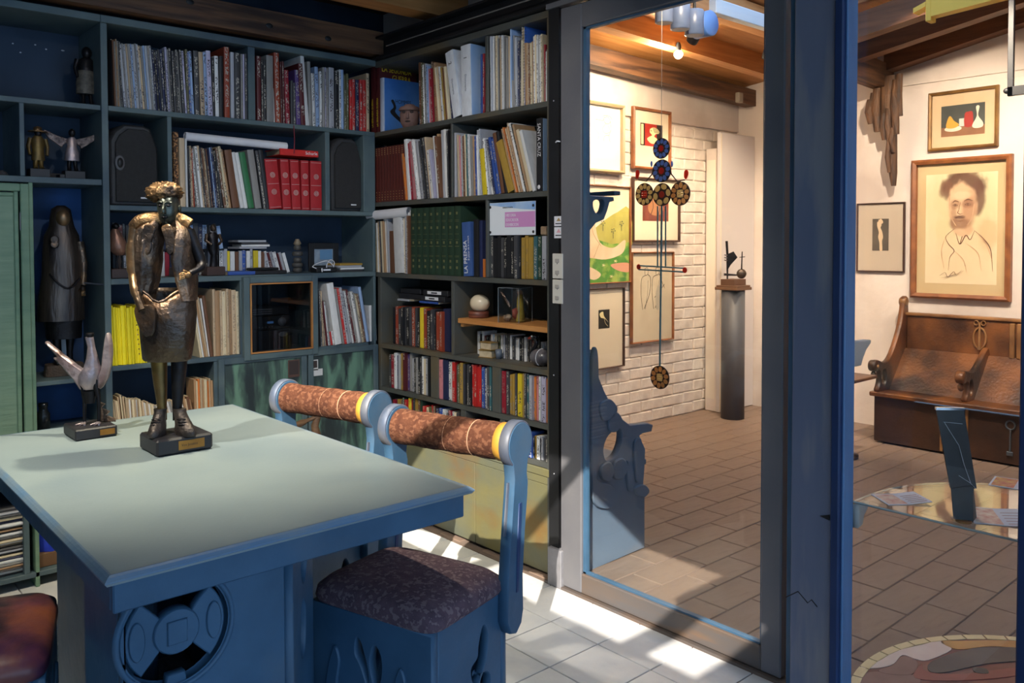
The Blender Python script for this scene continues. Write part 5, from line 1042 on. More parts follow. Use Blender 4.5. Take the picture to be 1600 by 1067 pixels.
rim = MB(); rim.lathe([(.112, 0), (.114, .008), (.122, .008), (.125, 0)], 40, (.50+wc[0], 1.72, wc[1]), 'y'); tloc(MB().rings([[(.50+wc[0]+r*math.cos(2*math.pi*i/40), 1.72-d, wc[1]+r*math.sin(2*math.pi*i/40)) for i in range(40)] for r, d in ((.112, -.002), (.113, .006), (.121, .006), (.124, -.002))], 0, True, False), 'wheel_rim', M_BLUE, fp)
Ms = MX((.515, 1.99, 0), (0, -1, 0), (0, 0, 1)); Ms.translation -= tl
plate('pedestal_side', [[(0, 0), (.24, 0), (.24, PZ), (0, PZ)]], .03, M_BLUE, T, Ms, .003)
Ms = MX((.64, 2.78, 0), (0, -1, 0), (0, 0, 1)); Ms.translation -= tl
plate('pedestal_side', [[(0, 0), (.8, 0), (.8, PZ), (0, PZ)]], .03, M_BLUE, T, Ms, .003)
e0, e1 = Vector((.852, 1.728, 0)), Vector((1.02, 1.95, 0)); ex = (e1-e0); L_ = ex.length
Mc = MX(tuple(e0-tl), tuple(ex), (0, 0, 1))
plate('pedestal_corner', [[(0, 0), (L_, 0), (L_, PZ), (0, PZ)], ell(L_*.52, .60, .045, .075, 18), ell(L_*.45, .42, .04, .07, 18)], .03, M_BLUE, T, Mc, .003)
plate('corner_lobe', [ell(L_*.52, .60, .02, .055, 16)], .012, M_BLUE, T, Mc, .002)
plate('corner_lobe', [ell(L_*.45, .42, .018, .05, 16)], .012, M_BLUE, T, Mc, .002)
Mr = MX((1.005, 1.96, 0), (0, 1, 0), (0, 0, 1)); Mr.translation -= tl
plate('pedestal_side', [[(0, 0), (.82, 0), (.82, PZ), (0, PZ)]], .028, M_BLUE, T, Mr, .003)
Mb = MX((.50, 2.77, 0), (1, 0, 0), (0, 0, 1)); Mb.translation -= tl
plate('pedestal_back', [[(.16, 0), (.49, 0), (.49, PZ), (.16, PZ)]], .028, M_BLUE, T, Mb, .003)

Mg = MX((.515, 1.985, 0), (1, 0, 0), (0, 0, 1)); Mg.translation -= tl
plate('pedestal_return', [[(0, 0), (.13, 0), (.13, PZ), (0, PZ)]], .028, M_BLUE, T, Mg, .003)
# ================================================================== CHAIRS
def make_chair(label, seat_m, roll=True, group='carved blue chairs around the table'):
    C = thing('chair', label, 'chair', (0, 0, 0), 0, group)
    w, d, sz = .20, .165, .405           # half width, half depth, height of the box
    leafF = [smooth_closed([(-.028, .27), (-.048, .30), (-.042, .34), (-.026, .325), (-.008, .27), (-.004, .22)], 4), smooth_closed([(.012, .24), (.002, .29), (.016, .335), (.036, .315), (.040, .27), (.022, .21)], 4), smooth_closed([(-.01, .06), (-.07, .12), (-.03, .17), (.03, .17), (.07, .12), (.01, .06)], 4)]
    plate('front_panel', [[(-w, 0), (w, 0), (w, sz), (-w, sz)]]+leafF, .026, M_BLUE, C, MX((0, -d+.013, 0), (1, 0, 0), (0, 0, 1)), .003)
    for x, r in ((.10, .02), (-.12, .015)):
        plate('front_relief', [smooth_closed([(x-.03, .18), (x, .30), (x+.022, .27), (x+.012, .2), (x+.03, .12), (x-.01, .10)], 4)], .010, M_BLUE, C, MX((0, -d-.002, 0), (1, 0, 0), (0, 0, 1)), .003)
    plate('back_panel', [[(-w, 0), (w, 0), (w, sz), (-w, sz)]]+leafF, .026, M_BLUE, C, MX((0, d-.013, 0), (1, 0, 0), (0, 0, 1)), .003)
    holes = [smooth_closed([(.02, .20), (.06, .24), (.075, .31), (.055, .345), (.035, .30), (.03, .27), (.0, .25)], 4), smooth_closed([(-.02, .10), (.0, .15), (.04, .18), (.045, .22), (.085, .20), (.07, .13), (.03, .09)], 4)]
    for s in (-1, 1):
        plate('side_panel', [[(-d+.026, 0), (d-.026, 0), (d-.026, sz), (-d+.026, sz)]]+holes, .026, M_BLUE, C, MX((s*(w-.013), 0, 0), (0, 1, 0), (0, 0, 1)), .003)
    # cushion: domed with rounded corners
    b = MB()
    secs = [(0, 0, sz, w+.004, d+.002, 0, 9), (0, 0, sz+.012, w+.012, d+.008, 0, 8), (0, 0, sz+.034, w+.010, d+.006, 0, 7), (0, 0, sz+.05, w-.006, d-.01, 0, 6), (0, 0, sz+.060, w-.05, d-.05, 0, 4), (0, 0, sz+.064, w-.13, d-.12, 0, 3)]
    b.loft(secs, 48); b.build('seat', seat_m, C)
    if roll:
        yb, zc = d+.028, .80
        for s in (-1, 1):
            n = 14
            out = []
            cx, cz, rb = yb, zc, .062
            for i in range(n+1):                       # boss outline over the top
                a = math.radians(-50+280*i/n); out.append((cx+rb*math.cos(a), cz+rb*math.sin(a)))
            left = [(cx-.034, .71), (cx-.038, .67), (cx-.052, .56), (cx-.066, .44), (cx-.070, .33), (cx-.052, .295), (cx-.022, .285)]
            right = [(cx+.004, .305), (cx+.014, .34), (cx+.012, .44), (cx+.024, .56), (cx+.038, .66), (cx+.040, .69), (cx+.034, .715)]
            post = plate('back_post', [out+left+right], .034, M_BLUE, C, MX((s*(w+.014), 0, 0), (0, 1, 0), (0, 0, 1)), .004)
            plate('post_groove', [[(cx-.012, .64), (cx-.022, .52), (cx-.026, .40), (cx-.016, .40), (cx-.006, .52), (cx+.002, .64)]], .006, M_BLUED, post, MX((s*(w+.014)+.0165, 0, 0), (0, 1, 0), (0, 0, 1)), .001)
            e = MB(); e.rings([[(s*(w+.014)+dx, cx+r*math.cos(2*math.pi*i/36), cz+r*math.sin(2*math.pi*i/36)) for i in range(36)] for r, dx in ((.0605, -.016), (.0645, -.014), (.0645, .014), (.0605, .016), (.0575, .014), (.0575, -.014))], 0, True, False, True)
            e.build('worn_rim', M_WORN, post)
            e = MB(); e.tube([(s*(w+.014), cx-.0345, .70), (s*(w+.014), cx-.0385, .67), (s*(w+.014), cx-.0525, .56)], .012, 8, flat=.2); e.build('worn_edge', M_WORN, post)
        r = MB(); n = 28; x0, x1 = -w+.006, w-.03; K = 46; R = []
        seams = [-.08, .0, .085]
        for k in range(K+1):
            x = x0+(x1-x0)*k/K; rr = .0515-.003*max(math.exp(-((x-q)/.004)**2) for q in seams)+.0012*math.sin(x*60)
            R.append([(x, yb+rr*math.cos(2*math.pi*i/n), zc+rr*math.sin(2*math.pi*i/n)) for i in range(n)])
        r.rings(R); ro = r.build('back_roll', M_FAB, C)
        for q in seams: MB().rings([[(q+dx, yb+rr*math.cos(2*math.pi*i/24), zc+rr*math.sin(2*math.pi*i/24)) for i in range(24)] for rr, dx in ((.0495, -.0016), (.0512, 0), (.0495, .0016))], 0, True, False).build('seam_cord', mk('seam', lin(186, 140, 110), None, rough=.9), ro)
        MB().lathe([(.048, x1), (.0535, x1+.001), (.0535, x1+.029), (.048, x1+.03)], 28, (0, yb, zc), 'x').build('end_band', M_YEL, C)
        MB().tube([(-w, yb, zc), (w, yb, zc)], .03, 14).build('roll_core', M_BLUED, C)
    return C
chair = make_chair('blue carved chair with plum cushion and brown back roll, nearest the viewer', M_FABS)
# second chair of the same make further along the table
chair.location = (1.268, 1.842, 0); chair.rotation_euler = (0, 0, math.radians(-74))
ch2 = copy_tree(chair, (1.235, 2.492, 0), math.radians(-74)); ch2['label'] = 'blue carved chair with brown back roll at the far side of the table'
ch3 = make_chair('blue carved chair with shiny brown and purple leather seat, cut off at the left', M_LEATH)
ch3.location = (.322, 2.245, 0); ch3.rotation_euler = (0, 0, math.radians(74))
# driftwood lying behind the second chair
dw = MB(); dw.tube(smooth_open([(-.16, 0, .09), (-.08, 0, .06), (0, .02, .07), (.10, 0, .10)], 5), [.012]*5+[.02]*6+[.012]*5, 9, flat=.7); dw.tube([(.06, .0, .0), (.05, 0, .05), (.09, .02, .12)], [.022, .018, .012], 8); dw.tube([(-.1, 0, 0), (-.11, 0, .06)], [.014, .012], 8)
p = on_y(478, 665, 3.45)
st_ = thing('side_stool', 'low stool with branching driftwood top behind the far chair', 'stool', (p.x, 3.46, 0))
o = dw.build('driftwood', mk('driftwood', lin(128, 98, 72), lin(84, 60, 44), 6, .6, stretch=(1, 6, 6)), st_, (0, 0, p.z-.06))
for x in (-.1, .06): MB().tube([(x, 0, 0), (x, 0, p.z-.05)], [.018, .014], 8).build('leg', MATS['driftwood'], st_)

# ================================================================== STATUE ON THE TABLE
q0 = on_z(258, 723, TZ); q1 = on_z(344, 706, TZ); q2 = on_z(235, 690, TZ)
cxs, cys = (q0.x+q1.x)/2, q0.y+(q2.y-q0.y)*.5
ST = thing('statue', 'large bronze statue of a man in an open coat and curly cap, on the table', 'statue', (cxs, cys, TZ+.001), math.radians(-41.6))
hx = (q1.x-q0.x)/2; hy = .075; PH = .048
pl = MB().cbox(-hx, hx, -hy, hy, 0, PH, .006).build('plinth', M_PLINTH, ST, None, (0, 0, math.radians(41.6)))
MB().box(-.02, .055, -hy-.0012, -hy, .011, .037).build('plaque', M_BRASS, pl); text('plaque_text', 'Vico Jonatico', .011, M_INK, pl, MX((-.012, -hy-.0013, .021), (1, 0, 0), (0, 0, 1)), .0002, sx=.8)
ox = -.008
def leg(x0, x1, nm='leg'):
    return MB().loft([(x0, .0, .085, .013, .012), (x0*.9+x1*.1, .0, .13, .014, .014), (x0*.5+x1*.5, .0, .20, .020, .020), (x1, 0, .30, .025, .026)], 12, jit=.05)
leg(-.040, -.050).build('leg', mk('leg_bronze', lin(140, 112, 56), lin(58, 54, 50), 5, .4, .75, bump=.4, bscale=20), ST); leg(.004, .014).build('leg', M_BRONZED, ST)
for cx, cy, ro in ((-.042, -.02, .1), (.026, -.018, .9)):
    b = MB(); ca, sa = math.cos(ro), math.sin(ro)
    def S(t, z, rx, ry): return (cx+sa*t*.9, cy-ca*t*.9, z, rx, ry, ro)
    b.loft([S(.018, PH, .022, .044), S(.020, PH+.012, .024, .047), S(.012, PH+.026, .021, .038), S(.0, PH+.042, .018, .026), S(-.012, PH+.062, .017, .019), S(-.016, PH+.072, .019, .02)], 16, jit=.12)
    sh = b.build('shoe', mk('shoe_bronze', lin(92, 82, 76), lin(52, 48, 48), 14, .45, .6, bump=.8, bscale=40), ST)
    for k in range(3): c_ = S(.018-.006*k, PH+.03+.008*k, 0, 0); MB().tube([(c_[0]-.012, c_[1]-.016, c_[2]), (c_[0], c_[1]-.022, c_[2]+.004), (c_[0]+.012, c_[1]-.014, c_[2])], .002, 5).build('lace', M_BRONZED, sh)
# coat: closed skirt, two front flaps that leave the chest open, shoulders, collar
M_COAT = mk('coat_bronze', lin(92, 78, 64), lin(46, 46, 52), 5, .34, .8, bump=.9, bscale=26, c3=lin(160, 118, 70), scale3=5, lo3=.52, hi3=.72)
b = MB(); n = 28; R = []
def skirt_ring(z, rx, ry, dip): 
    r = []
    for i in range(n):
        a = 2*math.pi*i/n; f = max(0, -math.sin(a)); zz = z-dip*max(0, f-.1)**1.5*math.exp(-(math.cos(a)/.55)**2); w = 1+.09*mnoise.noise(Vector((math.cos(a)*2.5, math.sin(a)*2.5, z*16)))
        r.append((-.022+rx*w*math.cos(a), ry*w*math.sin(a), zz))
    return r
R = [skirt_ring(.262, .064, .046, 0), skirt_ring(.268, .069, .05, 0), skirt_ring(.33, .077, .056, 0), skirt_ring(.40, .082, .058, .0), skirt_ring(.45, .082, .056, .02), skirt_ring(.475, .080, .054, .045)]
R += [[(-.022+(x+.022)*.93, y*.9, z) for x, y, z in r] for r in reversed(R)]
b.rings(R, 0, True, False); coat = b.build('coat_skirt', M_COAT, ST)
hem = MB(); hem.tube([(x, y-.002, z+.002) for x, y, z in R[5][14:29]]+[R[5][0]], .0035, 6); hem.build('coat_rim', M_BRONZE, coat)
MB().loft([(-.084, 0, .44, .020, .044), (-.076, -.006, .50, .030, .048, .15), (-.071, -.010, .56, .036, .048, .15), (-.069, -.006, .615, .038, .046, .1), (-.066, 0, .65, .034, .036), (-.05, 0, .676, .018, .020)], 28, jit=.3).build('coat_flap', M_BRONZE, ST)
MB().loft([(.046, 0, .44, .016, .042), (.040, -.006, .50, .024, .048, -.15), (.034, -.010, .56, .026, .048, -.15), (.030, -.006, .615, .028, .044), (.026, 0, .65, .026, .034), (.012, 0, .676, .014, .018)], 28, jit=.3).build('coat_flap', M_BRONZE, ST)
MB().tube(smooth_open([(-.118, 0, .655), (-.09, -.012, .675), (-.05, -.008, .682), (-.02, .004, .68), (.02, -.006, .682), (.052, -.004, .665)], 4), [.013]*5+[.013]*11+[.011]*5, 10, flat=1.5).build('shoulder_cape', M_BRONZEL, ST)
lap = smooth_closed([(-.062, .66), (-.03, .655), (-.04, .62), (-.045, .585), (-.06, .575), (-.075, .60)], 4)
plate('lapel', [lap], .008, M_BRONZE, ST, MX((0, -.05, 0), (1, 0, 0), (0, 0, 1)), .003)
plate('lapel', [[(-.022-(x+.022)*.9, z) for x, z in lap][::-1]], .008, M_BRONZE, ST, MX((0, -.047, 0), (1, 0, 0), (0, 0, 1)), .003)
MB().loft([(-.012, -.002, .645, .020, .02), (-.012, -.002, .69, .016, .017)], 12).build('neck', M_BRONZED, ST)
# head, face and cap
hd_ = MB().loft([(-.010, -.012, .664, .014, .014), (-.010, -.014, .678, .023, .024), (-.010, -.010, .70, .029, .031), (-.011, -.006, .722, .031, .034), (-.012, -.004, .745, .028, .030), (-.012, -.002, .758, .014, .015)], 18).build('head', mk('face_metal', lin(56, 58, 58), lin(86, 90, 80), 7, .3, .8, bump=.2, bscale=20), ST)
MB().loft([(-.009, -.043, .694, .007, .008), (-.009, -.046, .700, .0075, .010), (-.010, -.041, .713, .005, .007), (-.010, -.037, .724, .004, .004)], 10).build('nose', MATS['face_metal'], hd_)
for s in (-1, 1): MB().ball((-.010+s*.012, -.037, .718), .007, .004, .004, n=10, k=6).build('eye', M_BRONZED, hd_); MB().tube([(-.010+s*.004, -.041, .726), (-.010+s*.012, -.041, .729), (-.010+s*.02, -.036, .726)], .003, 6).build('brow', MATS['face_metal'], hd_); MB().ball((-.010+s*.031, -.002, .71), .004, .008, .011, n=8, k=6).build('ear', MATS['face_metal'], hd_)
MB().ball((-.009, -.039, .684), .010, .004, .0035, n=10, k=6).build('mouth', M_BRONZED, hd_)
cap = MB(); cap.ball((-.026, .004, .757), .050, .046, .032, n=40, k=26, jit=.26, js=110); cap.build('cap', M_BRONZEL, ST)
# arms: one reaching into the pocket, one bent back at the hip
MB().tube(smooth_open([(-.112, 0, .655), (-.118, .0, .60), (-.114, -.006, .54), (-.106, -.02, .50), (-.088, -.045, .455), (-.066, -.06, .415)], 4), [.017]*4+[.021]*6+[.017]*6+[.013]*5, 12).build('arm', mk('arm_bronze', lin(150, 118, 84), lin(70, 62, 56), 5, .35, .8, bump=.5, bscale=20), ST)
plate('pocket', [smooth_closed([(-.088, .425), (-.034, .43), (-.028, .385), (-.038, .345), (-.06, .34), (-.082, .375)], 4)], .010, M_COAT, ST, MX((0, -.060, 0), (1, .0, 0), (0, 0, 1)), .004)
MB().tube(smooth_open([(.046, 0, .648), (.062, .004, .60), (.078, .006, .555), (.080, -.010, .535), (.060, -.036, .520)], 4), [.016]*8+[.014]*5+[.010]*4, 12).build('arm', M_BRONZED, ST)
h_ = MB(); h_.ball((.056, -.042, .517), .012, .009, .010)
for k in range(4): h_.tube([(.050, -.046, .523-.005*k), (.042, -.054, .521-.005*k), (.037, -.052, .518-.005*k)], [.0035, .003, .002], 5)
h_.tube([(.056, -.046, .526), (.050, -.054, .531)], [.0035, .0025], 5); h_.build('hand', M_BRONZEL, ST)
b = MB()
for k in range(9): b.ball((-.092+.001*k, -.046-.001*(k % 3), .40-.014*k), .0022, n=6, k=4)
b.build('rivet_row', M_BRONZEL, coat)['kind'] = 'stuff'

# ================================================================== BIRD SCULPTURE ON THE TABLE
p0 = on_z(117, 690, TZ); p1 = on_z(175, 676, TZ); p2 = on_z(80, 675, TZ)
BS = thing('bird_sculpture', 'pink and silver metal bird with raised wings on a black base', 'sculpture', ((p0.x+p1.x)/2, p0.y+.065, TZ+.001), math.radians(-41.6))
hb = max((p1.x-p0.x)/2, .05)
pb_ = MB().cbox(-hb, hb, -.07, .07, 0, .034, .004).build('plinth', M_PLINTH, BS, None, (0, 0, math.radians(41.6)))
MB().box(.01, hb-.008, -.0712, -.07, .008, .026).build('plaque', M_BRASS, pb_)
# local x = (photo column - 125)/488
for x0, x1 in ((-.018, -.022), (.028, .016)): 
    lg = MB().tube([(x0, 0, .04), (x0, .002, .11), (x1, 0, .185)], [.005, .006, .013], 8).build('leg', M_BRONZED, BS)
    for k in (-1, 0, 1): MB().tube([(x0, 0, .038), (x0+k*.014, -.028, .037)], [.006, .003], 6).build('toe', M_PINKM, lg)
MB().loft([(-.002, 0, .145, .016, .014), (-.006, 0, .165, .029, .025), (.0, 0, .19, .034, .027), (.008, 0, .215, .026, .022), (.011, 0, .245, .015, .015), (.010, -.002, .28, .011, .012), (.004, -.004, .312, .012, .012)], 18, jit=.3).build('body', M_PINKM, BS)
hd2 = MB().lathe([(.008, .31), (.013, .322), (.010, .326), (.002, .318)], 12, (.006, -.004, 0)).build('open_beak', M_BRONZED, BS)
wl = smooth_closed([(.01, .185), (-.04, .222), (-.09, .262), (-.135, .298), (-.128, .280), (-.100, .248), (-.112, .246), (-.085, .215), (-.05, .175), (-.025, .14), (.0, .15)], 3)
plate('wing', [wl], .022, mk('silver_pink', lin(206, 190, 192), lin(150, 126, 124), 14, .35, .6, bump=.8, bscale=30, c3=lin(84, 66, 62), scale3=16, lo3=.56, hi3=.68), BS, MX((0, .004, 0), (1, 0, 0), (0, 0, 1)), .005)
wr = smooth_closed([(.015, .17), (.036, .21), (.042, .255), (.052, .315), (.062, .322), (.070, .285), (.068, .235), (.055, .18), (.03, .145)], 3)
plate('wing', [wr], .024, MATS['silver_pink'], BS, MX((0, .008, 0), (1, 0, 0), (0, 0, 1)), .005)
tail = [(.0, .035), (.055, .035)]+[(.055+(-.02 if k % 2 else 0)-.008*k, .045+.012*k) for k in range(6)]+[(.0, .10)]
plate('tail_leaf', [tail], .006, mk('leaf_metal', lin(120, 100, 84), lin(70, 60, 56), 20, .5, .5, bump=.8), BS, MX((.012, .03, 0), (1, 0, 0), (0, 0, 1)), .002)
MB().loft([(-.004, .006, .10, .018, .014), (-.004, .006, .14, .024, .02)], 12, jit=.3).build('tail_stub', M_BRONZED, BS)
# ================================================================== GALLERY: PICTURES
class Art:
    """flat print: shapes laid on a sheet, coordinates 0..1 across and up"""
    def __init__(s, w, h): s.w = w; s.h = h; s.k = 1; s.parts = []
    def blob(s, m, pts, sm=4):
        p = smooth_closed(pts, sm) if sm else pts
        s.parts.append((m, [[(x*s.w, y*s.h) for x, y in p]])); return s
    def line(s, m, pts, wd=.004, sm=5, taper=False):
        P = smooth_open(pts, sm) if sm else pts; P = [Vector((x*s.w, y*s.h)) for x, y in P]; L_, R_ = [], []
        for i, q in enumerate(P):
            t = (P[min(i+1, len(P)-1)]-P[max(i-1, 0)]); t = t.normalized() if t.length else Vector((1, 0)); nn = Vector((-t.y, t.x)); f = wd/2*(1-.7*abs(2*i/(len(P)-1)-1) if taper else 1)
            L_.append(tuple(q+nn*f)); R_.append(tuple(q-nn*f))
        quads = [[L_[i], L_[i+1], R_[i+1], R_[i]] for i in range(len(P)-1)]
        s.parts.append((m, quads)); return s
    def build(s, name, parent, M):
        b = MB(); mats = []
        for i, (m, polys) in enumerate(s.parts):
            if m not in mats: mats.append(m)
            for p in polys: b.add([(x, y, .00025*(i+1)) for x, y in p], [tuple(range(len(p)))], mats.index(m))
        o = b.build(name, mats, parent, fix=False); o.data.transform(M)
        for pl in o.data.polygons:
            pass
        return o
def picture(label, a, b, wall, fw, fm, mat_m, draw, inner=None, depth=.03, name='framed_picture', paper=None, group='pictures on the gallery walls'):
    """a = upper left, b = lower right corner in photo pixels; wall 'brick' or 'far'"""
    if wall == 'brick':
        y = YW-.022-depth; A_, B_ = on_y(*a, y), on_y(*b, y); w, h = B_.x-A_.x, A_.z-B_.z; loc = ((A_.x+B_.x)/2, YW-.0225, B_.z); rz = 0
    else:
        x = XF-depth; A_, B_ = on_x(*a, x), on_x(*b, x); w, h = A_.y-B_.y, A_.z-B_.z; loc = (XF-.0005, (A_.y+B_.y)/2, B_.z); rz = -math.pi/2
    t = thing(name, label, 'picture', loc, rz, group)
    f = MB()
    def side(p): f.prism(p, 0, 0)
    o_, i_ = [(-w/2, 0), (w/2, 0), (w/2, h), (-w/2, h)], [(-w/2+fw, fw), (w/2-fw, fw), (w/2-fw, h-fw), (-w/2+fw, h-fw)]
    m_ = [(-w/2+fw*.4, fw*.4), (w/2-fw*.4, fw*.4), (w/2-fw*.4, h-fw*.4), (-w/2+fw*.4, h-fw*.4)]
    f.rings([[(x, 0, z) for x, z in o_], [(x, -depth*.8, z) for x, z in o_], [(x, -depth, z) for x, z in m_], [(x, -depth*.8, z) for x, z in i_], [(x, -.006, z) for x, z in i_]], 0, False, False)
    f.build('frame', fm, t)
    MB().box(-w/2+fw*.5, w/2-fw*.5, -.009, -.003, fw*.5, h-fw*.5).build('mat_board', mat_m, t)
    iw, ih = w-2*fw, h-2*fw; x0, z0, x1, z1 = inner or (0, 0, 1, 1)
    W_, H_ = iw*(x1-x0), ih*(z1-z0); M = MX((-iw/2+iw*x0, -.0095, fw+ih*z0), (1, 0, 0), (0, 0, 1))
    if paper: MB().box(-iw/2+iw*x0, -iw/2+iw*x1, -.0098, -.009, fw+ih*z0, fw+ih*z1).build('artwork_sheet', paper, t); M.translation.y -= .0004
    A = Art(W_, H_); draw(A); A.build('artwork', t, M)
    MB().box(-iw/2, iw/2, -.0155, -.0145, fw, fw+ih).build('picture_glass', M_PICGL, t)
    return t
def rectp(x0, y0, x1, y1): return [(x0, y0), (x1, y0), (x1, y1), (x0, y1)]
c_line = plain('brown_line', 120, 84, 66); c_lines = plain('soft_line', 176, 140, 110); c_skin = mk('paint_skin', lin(236, 214, 180), lin(226, 196, 160), 9, .7); c_grass = mk('paint_grass', lin(96, 160, 62), lin(70, 134, 50), 12, .7, c3=lin(160, 186, 84), scale3=10); c_hill = mk('paint_hill', lin(196, 190, 96), lin(176, 168, 84), 9, .7); c_sky = mk('paint_sky', lin(240, 232, 208), lin(232, 216, 184), 4, .7)
c_red = plain('print_red', 176, 44, 30); c_blk = plain('print_black', 34, 26, 26); c_yel = plain('print_cream', 240, 226, 170); c_brn = mk('print_brown', lin(140, 66, 44), lin(110, 52, 40), 12, .7); c_tree = plain('paint_tree', 86, 96, 70)
def d_line(A):   # line drawing of a seated figure
    A.line(c_lines, [(.1, .8), (.1, .5), (.3, .3), (.25, .1)], .003).line(c_line, [(.1, .82), (.45, .8), (.5, .86)], .003).line(c_line, [(.5, .9), (.7, .95), (.8, .8), (.7, .7), (.55, .75), (.5, .9)], .003)
    A.line(c_lines, [(.6, .7), (.45, .5), (.6, .35), (.8, .45), (.7, .65)], .003).line(c_line, [(.8, .8), (.85, .5), (.75, .3), (.8, .05)], .003).line(c_lines, [(.5, .05), (.55, .25), (.75, .3)], .003).line(c_line, [(.45, .95), (.6, 1.0), (.8, .97), (.9, .85)], .003)
def d_head(A):   # red and black print with a cream head
    A.blob(c_red, rectp(.16, 0, 1, 1), 0).blob(c_blk, rectp(.74, 0, 1, 1), 0).blob(c_blk, rectp(0, 0, .2, 1), 0).blob(c_yel, rectp(.03, .05, .14, .95), 0)
    A.blob(c_yel, [(.42, .62), (.44, .78), (.6, .86), (.78, .8), (.86, .66), (.8, .6), (.7, .58), (.62, .45), (.75, .36), (.8, .2), (.5, .12), (.3, .3), (.4, .42), (.52, .5)])
    for k in range(4): A.line(c_blk, [(.58+.06*k, .84), (.62+.06*k, .7), (.66+.06*k, .62)], .006)
    A.line(c_blk, [(.45, .7), (.5, .69)], .006, 2)
def d_nude(A):   # reclining figure in a meadow
    A.blob(c_sky, rectp(0, .55, 1, 1), 0).blob(c_hill, [(0, .35), (.3, .5), (.6, .66), (.8, .74), (1, .78), (1, .3), (0, .3)], 3).blob(c_grass, [(-.0, 0), (1, 0), (1, .42), (.7, .40), (.4, .46), (0, .40)], 0)
    A.blob(c_skin, [(0, .34), (.25, .62), (.34, .66), (.42, .60), (.5, .42), (.72, .36), (.9, .44), (.94, .42), (.88, .3), (.6, .24), (.3, .26), (0, .24)]).blob(c_skin, [(.14, .16), (.2, .1), (.4, .03), (.52, .08), (.42, .14), (.26, .18)]).blob(mk('paint_rose', lin(222, 160, 130), None), [(.68, .18), (.8, .12), (1, .1), (1, .19), (.84, .2)])
    A.line(c_lines, [(.34, .66), (.4, .5), (.52, .38)], .004).line(c_lines, [(.5, .42), (.45, .34), (.4, .26)], .004)
    for x, y in ((.55, .62), (.72, .54), (.86, .62)): A.line(c_tree, [(x, y-.08), (x, y)], .006, 1); [A.blob(c_tree, [(x+.03*math.cos(a)+.012*math.cos(b), y+.022*math.sin(a)+.008*math.sin(b)) for b in (0, 1.6, 3.1, 4.7)], 0) for a in (0, 1.2, 2.4, 3.6, 4.8)]
    for x, y in ((.3, .2), (.55, .18), (.75, .22), (.68, .06), (.12, .16)):
        for k in range(5): a = k*1.257; A.line(c_yel, [(x, y), (x+.03*math.cos(a), y+.018*math.sin(a))], .004, 1)
def d_brown(A): A.blob(c_brn, rectp(0, 0, 1, 1), 0).blob(plain('print_tan', 176, 120, 80), [(.2, .5), (.35, .8), (.6, .75), (.8, .45), (.6, .2), (.3, .25)]).line(c_blk, [(.3, .2), (.4, .5), (.35, .8)], .006).line(c_blk, [(.6, .2), (.65, .5), (.55, .75)], .006)
def d_couple(A):
    for dx in (.0, .42): A.line(c_blk, [(.18+dx, .97), (.28+dx, .99), (.3+dx, .86), (.2+dx, .82), (.18+dx, .97)], .004).line(c_blk, [(.2+dx, .82), (.06+dx, .74), (.04+dx, .4), (.1+dx, .04)], .004).line(c_blk, [(.3+dx, .84), (.4+dx, .74), (.36+dx, .4), (.16+dx, .06)], .005).line(c_blk, [(.3+dx, .7), (.28+dx, .4), (.2+dx, .05)], .003)
    A.line(c_blk, [(.55, .3), (.75, .45), (.95, .6)], .004).line(c_blk, [(.8, .72), (.95, .5)], .004).blob(plain('wash_grey', 190, 180, 160), [(.6, .4), (.7, .6), (.78, .4), (.72, .05), (.62, .05)])
def d_small(A): A.blob(c_blk, rectp(0, 0, 1, 1), 0).blob(c_yel, [(.1, .8), (.4, .9), (.5, .65), (.9, .3), (.6, .5), (.4, .55), (.2, .6)]).line(c_yel, [(.5, .6), (.6, .3), (.85, .1)], .003)
P_ = dict(name='framed_picture')
def pic(*a, **k): return picture(*a, **k)
pic('line drawing in a grey green frame at the top left of the brick wall', (919, 155), (978, 272), 'brick', .022, M_FRAMES, plain('bright_paper', 246, 240, 226), d_line, (.16, .42, .82, .86), .045)
pic('red and black print of a head in a light brown frame', (991, 165), (1050, 268), 'brick', .02, M_FRAMEB, M_CREAM, d_head, (.18, .38, .82, .78))
pic('painting of a pale reclining figure in a green meadow', (890, 286), (987, 441), 'brick', .008, M_FRAMEB, c_sky, d_nude)
pic('brown print in a dark frame below the stained glass discs', (991, 276), (1064, 378), 'brick', .014, M_FRAMED, M_CREAM, d_brown, (.2, .32, .78, .8))
pic('ink drawing of two standing figures in a thin brown frame', (989, 394), (1054, 530), 'brick', .010, M_FRAMEB, mk('old_paper', lin(222, 208, 180), lin(206, 190, 162), 4, .8), d_couple, (.2, .34, .84, .84))
pic('small black print in a wide cream mat, lowest on the brick wall', (917, 452), (977, 572), 'brick', .008, M_FRAMED, M_CREAM, d_small, (.34, .5, .64, .74))
tag(MB().cbox(-.02, .02, -.03, 0, 0, .44, .003).build('dark_panel', M_BLACK, None, (on_y(914, 240, YW-.05).x-.01, YW-.0225, on_y(914, 300, YW-.05).z)), 'dark narrow panel edge left of the line drawing', 'panel')
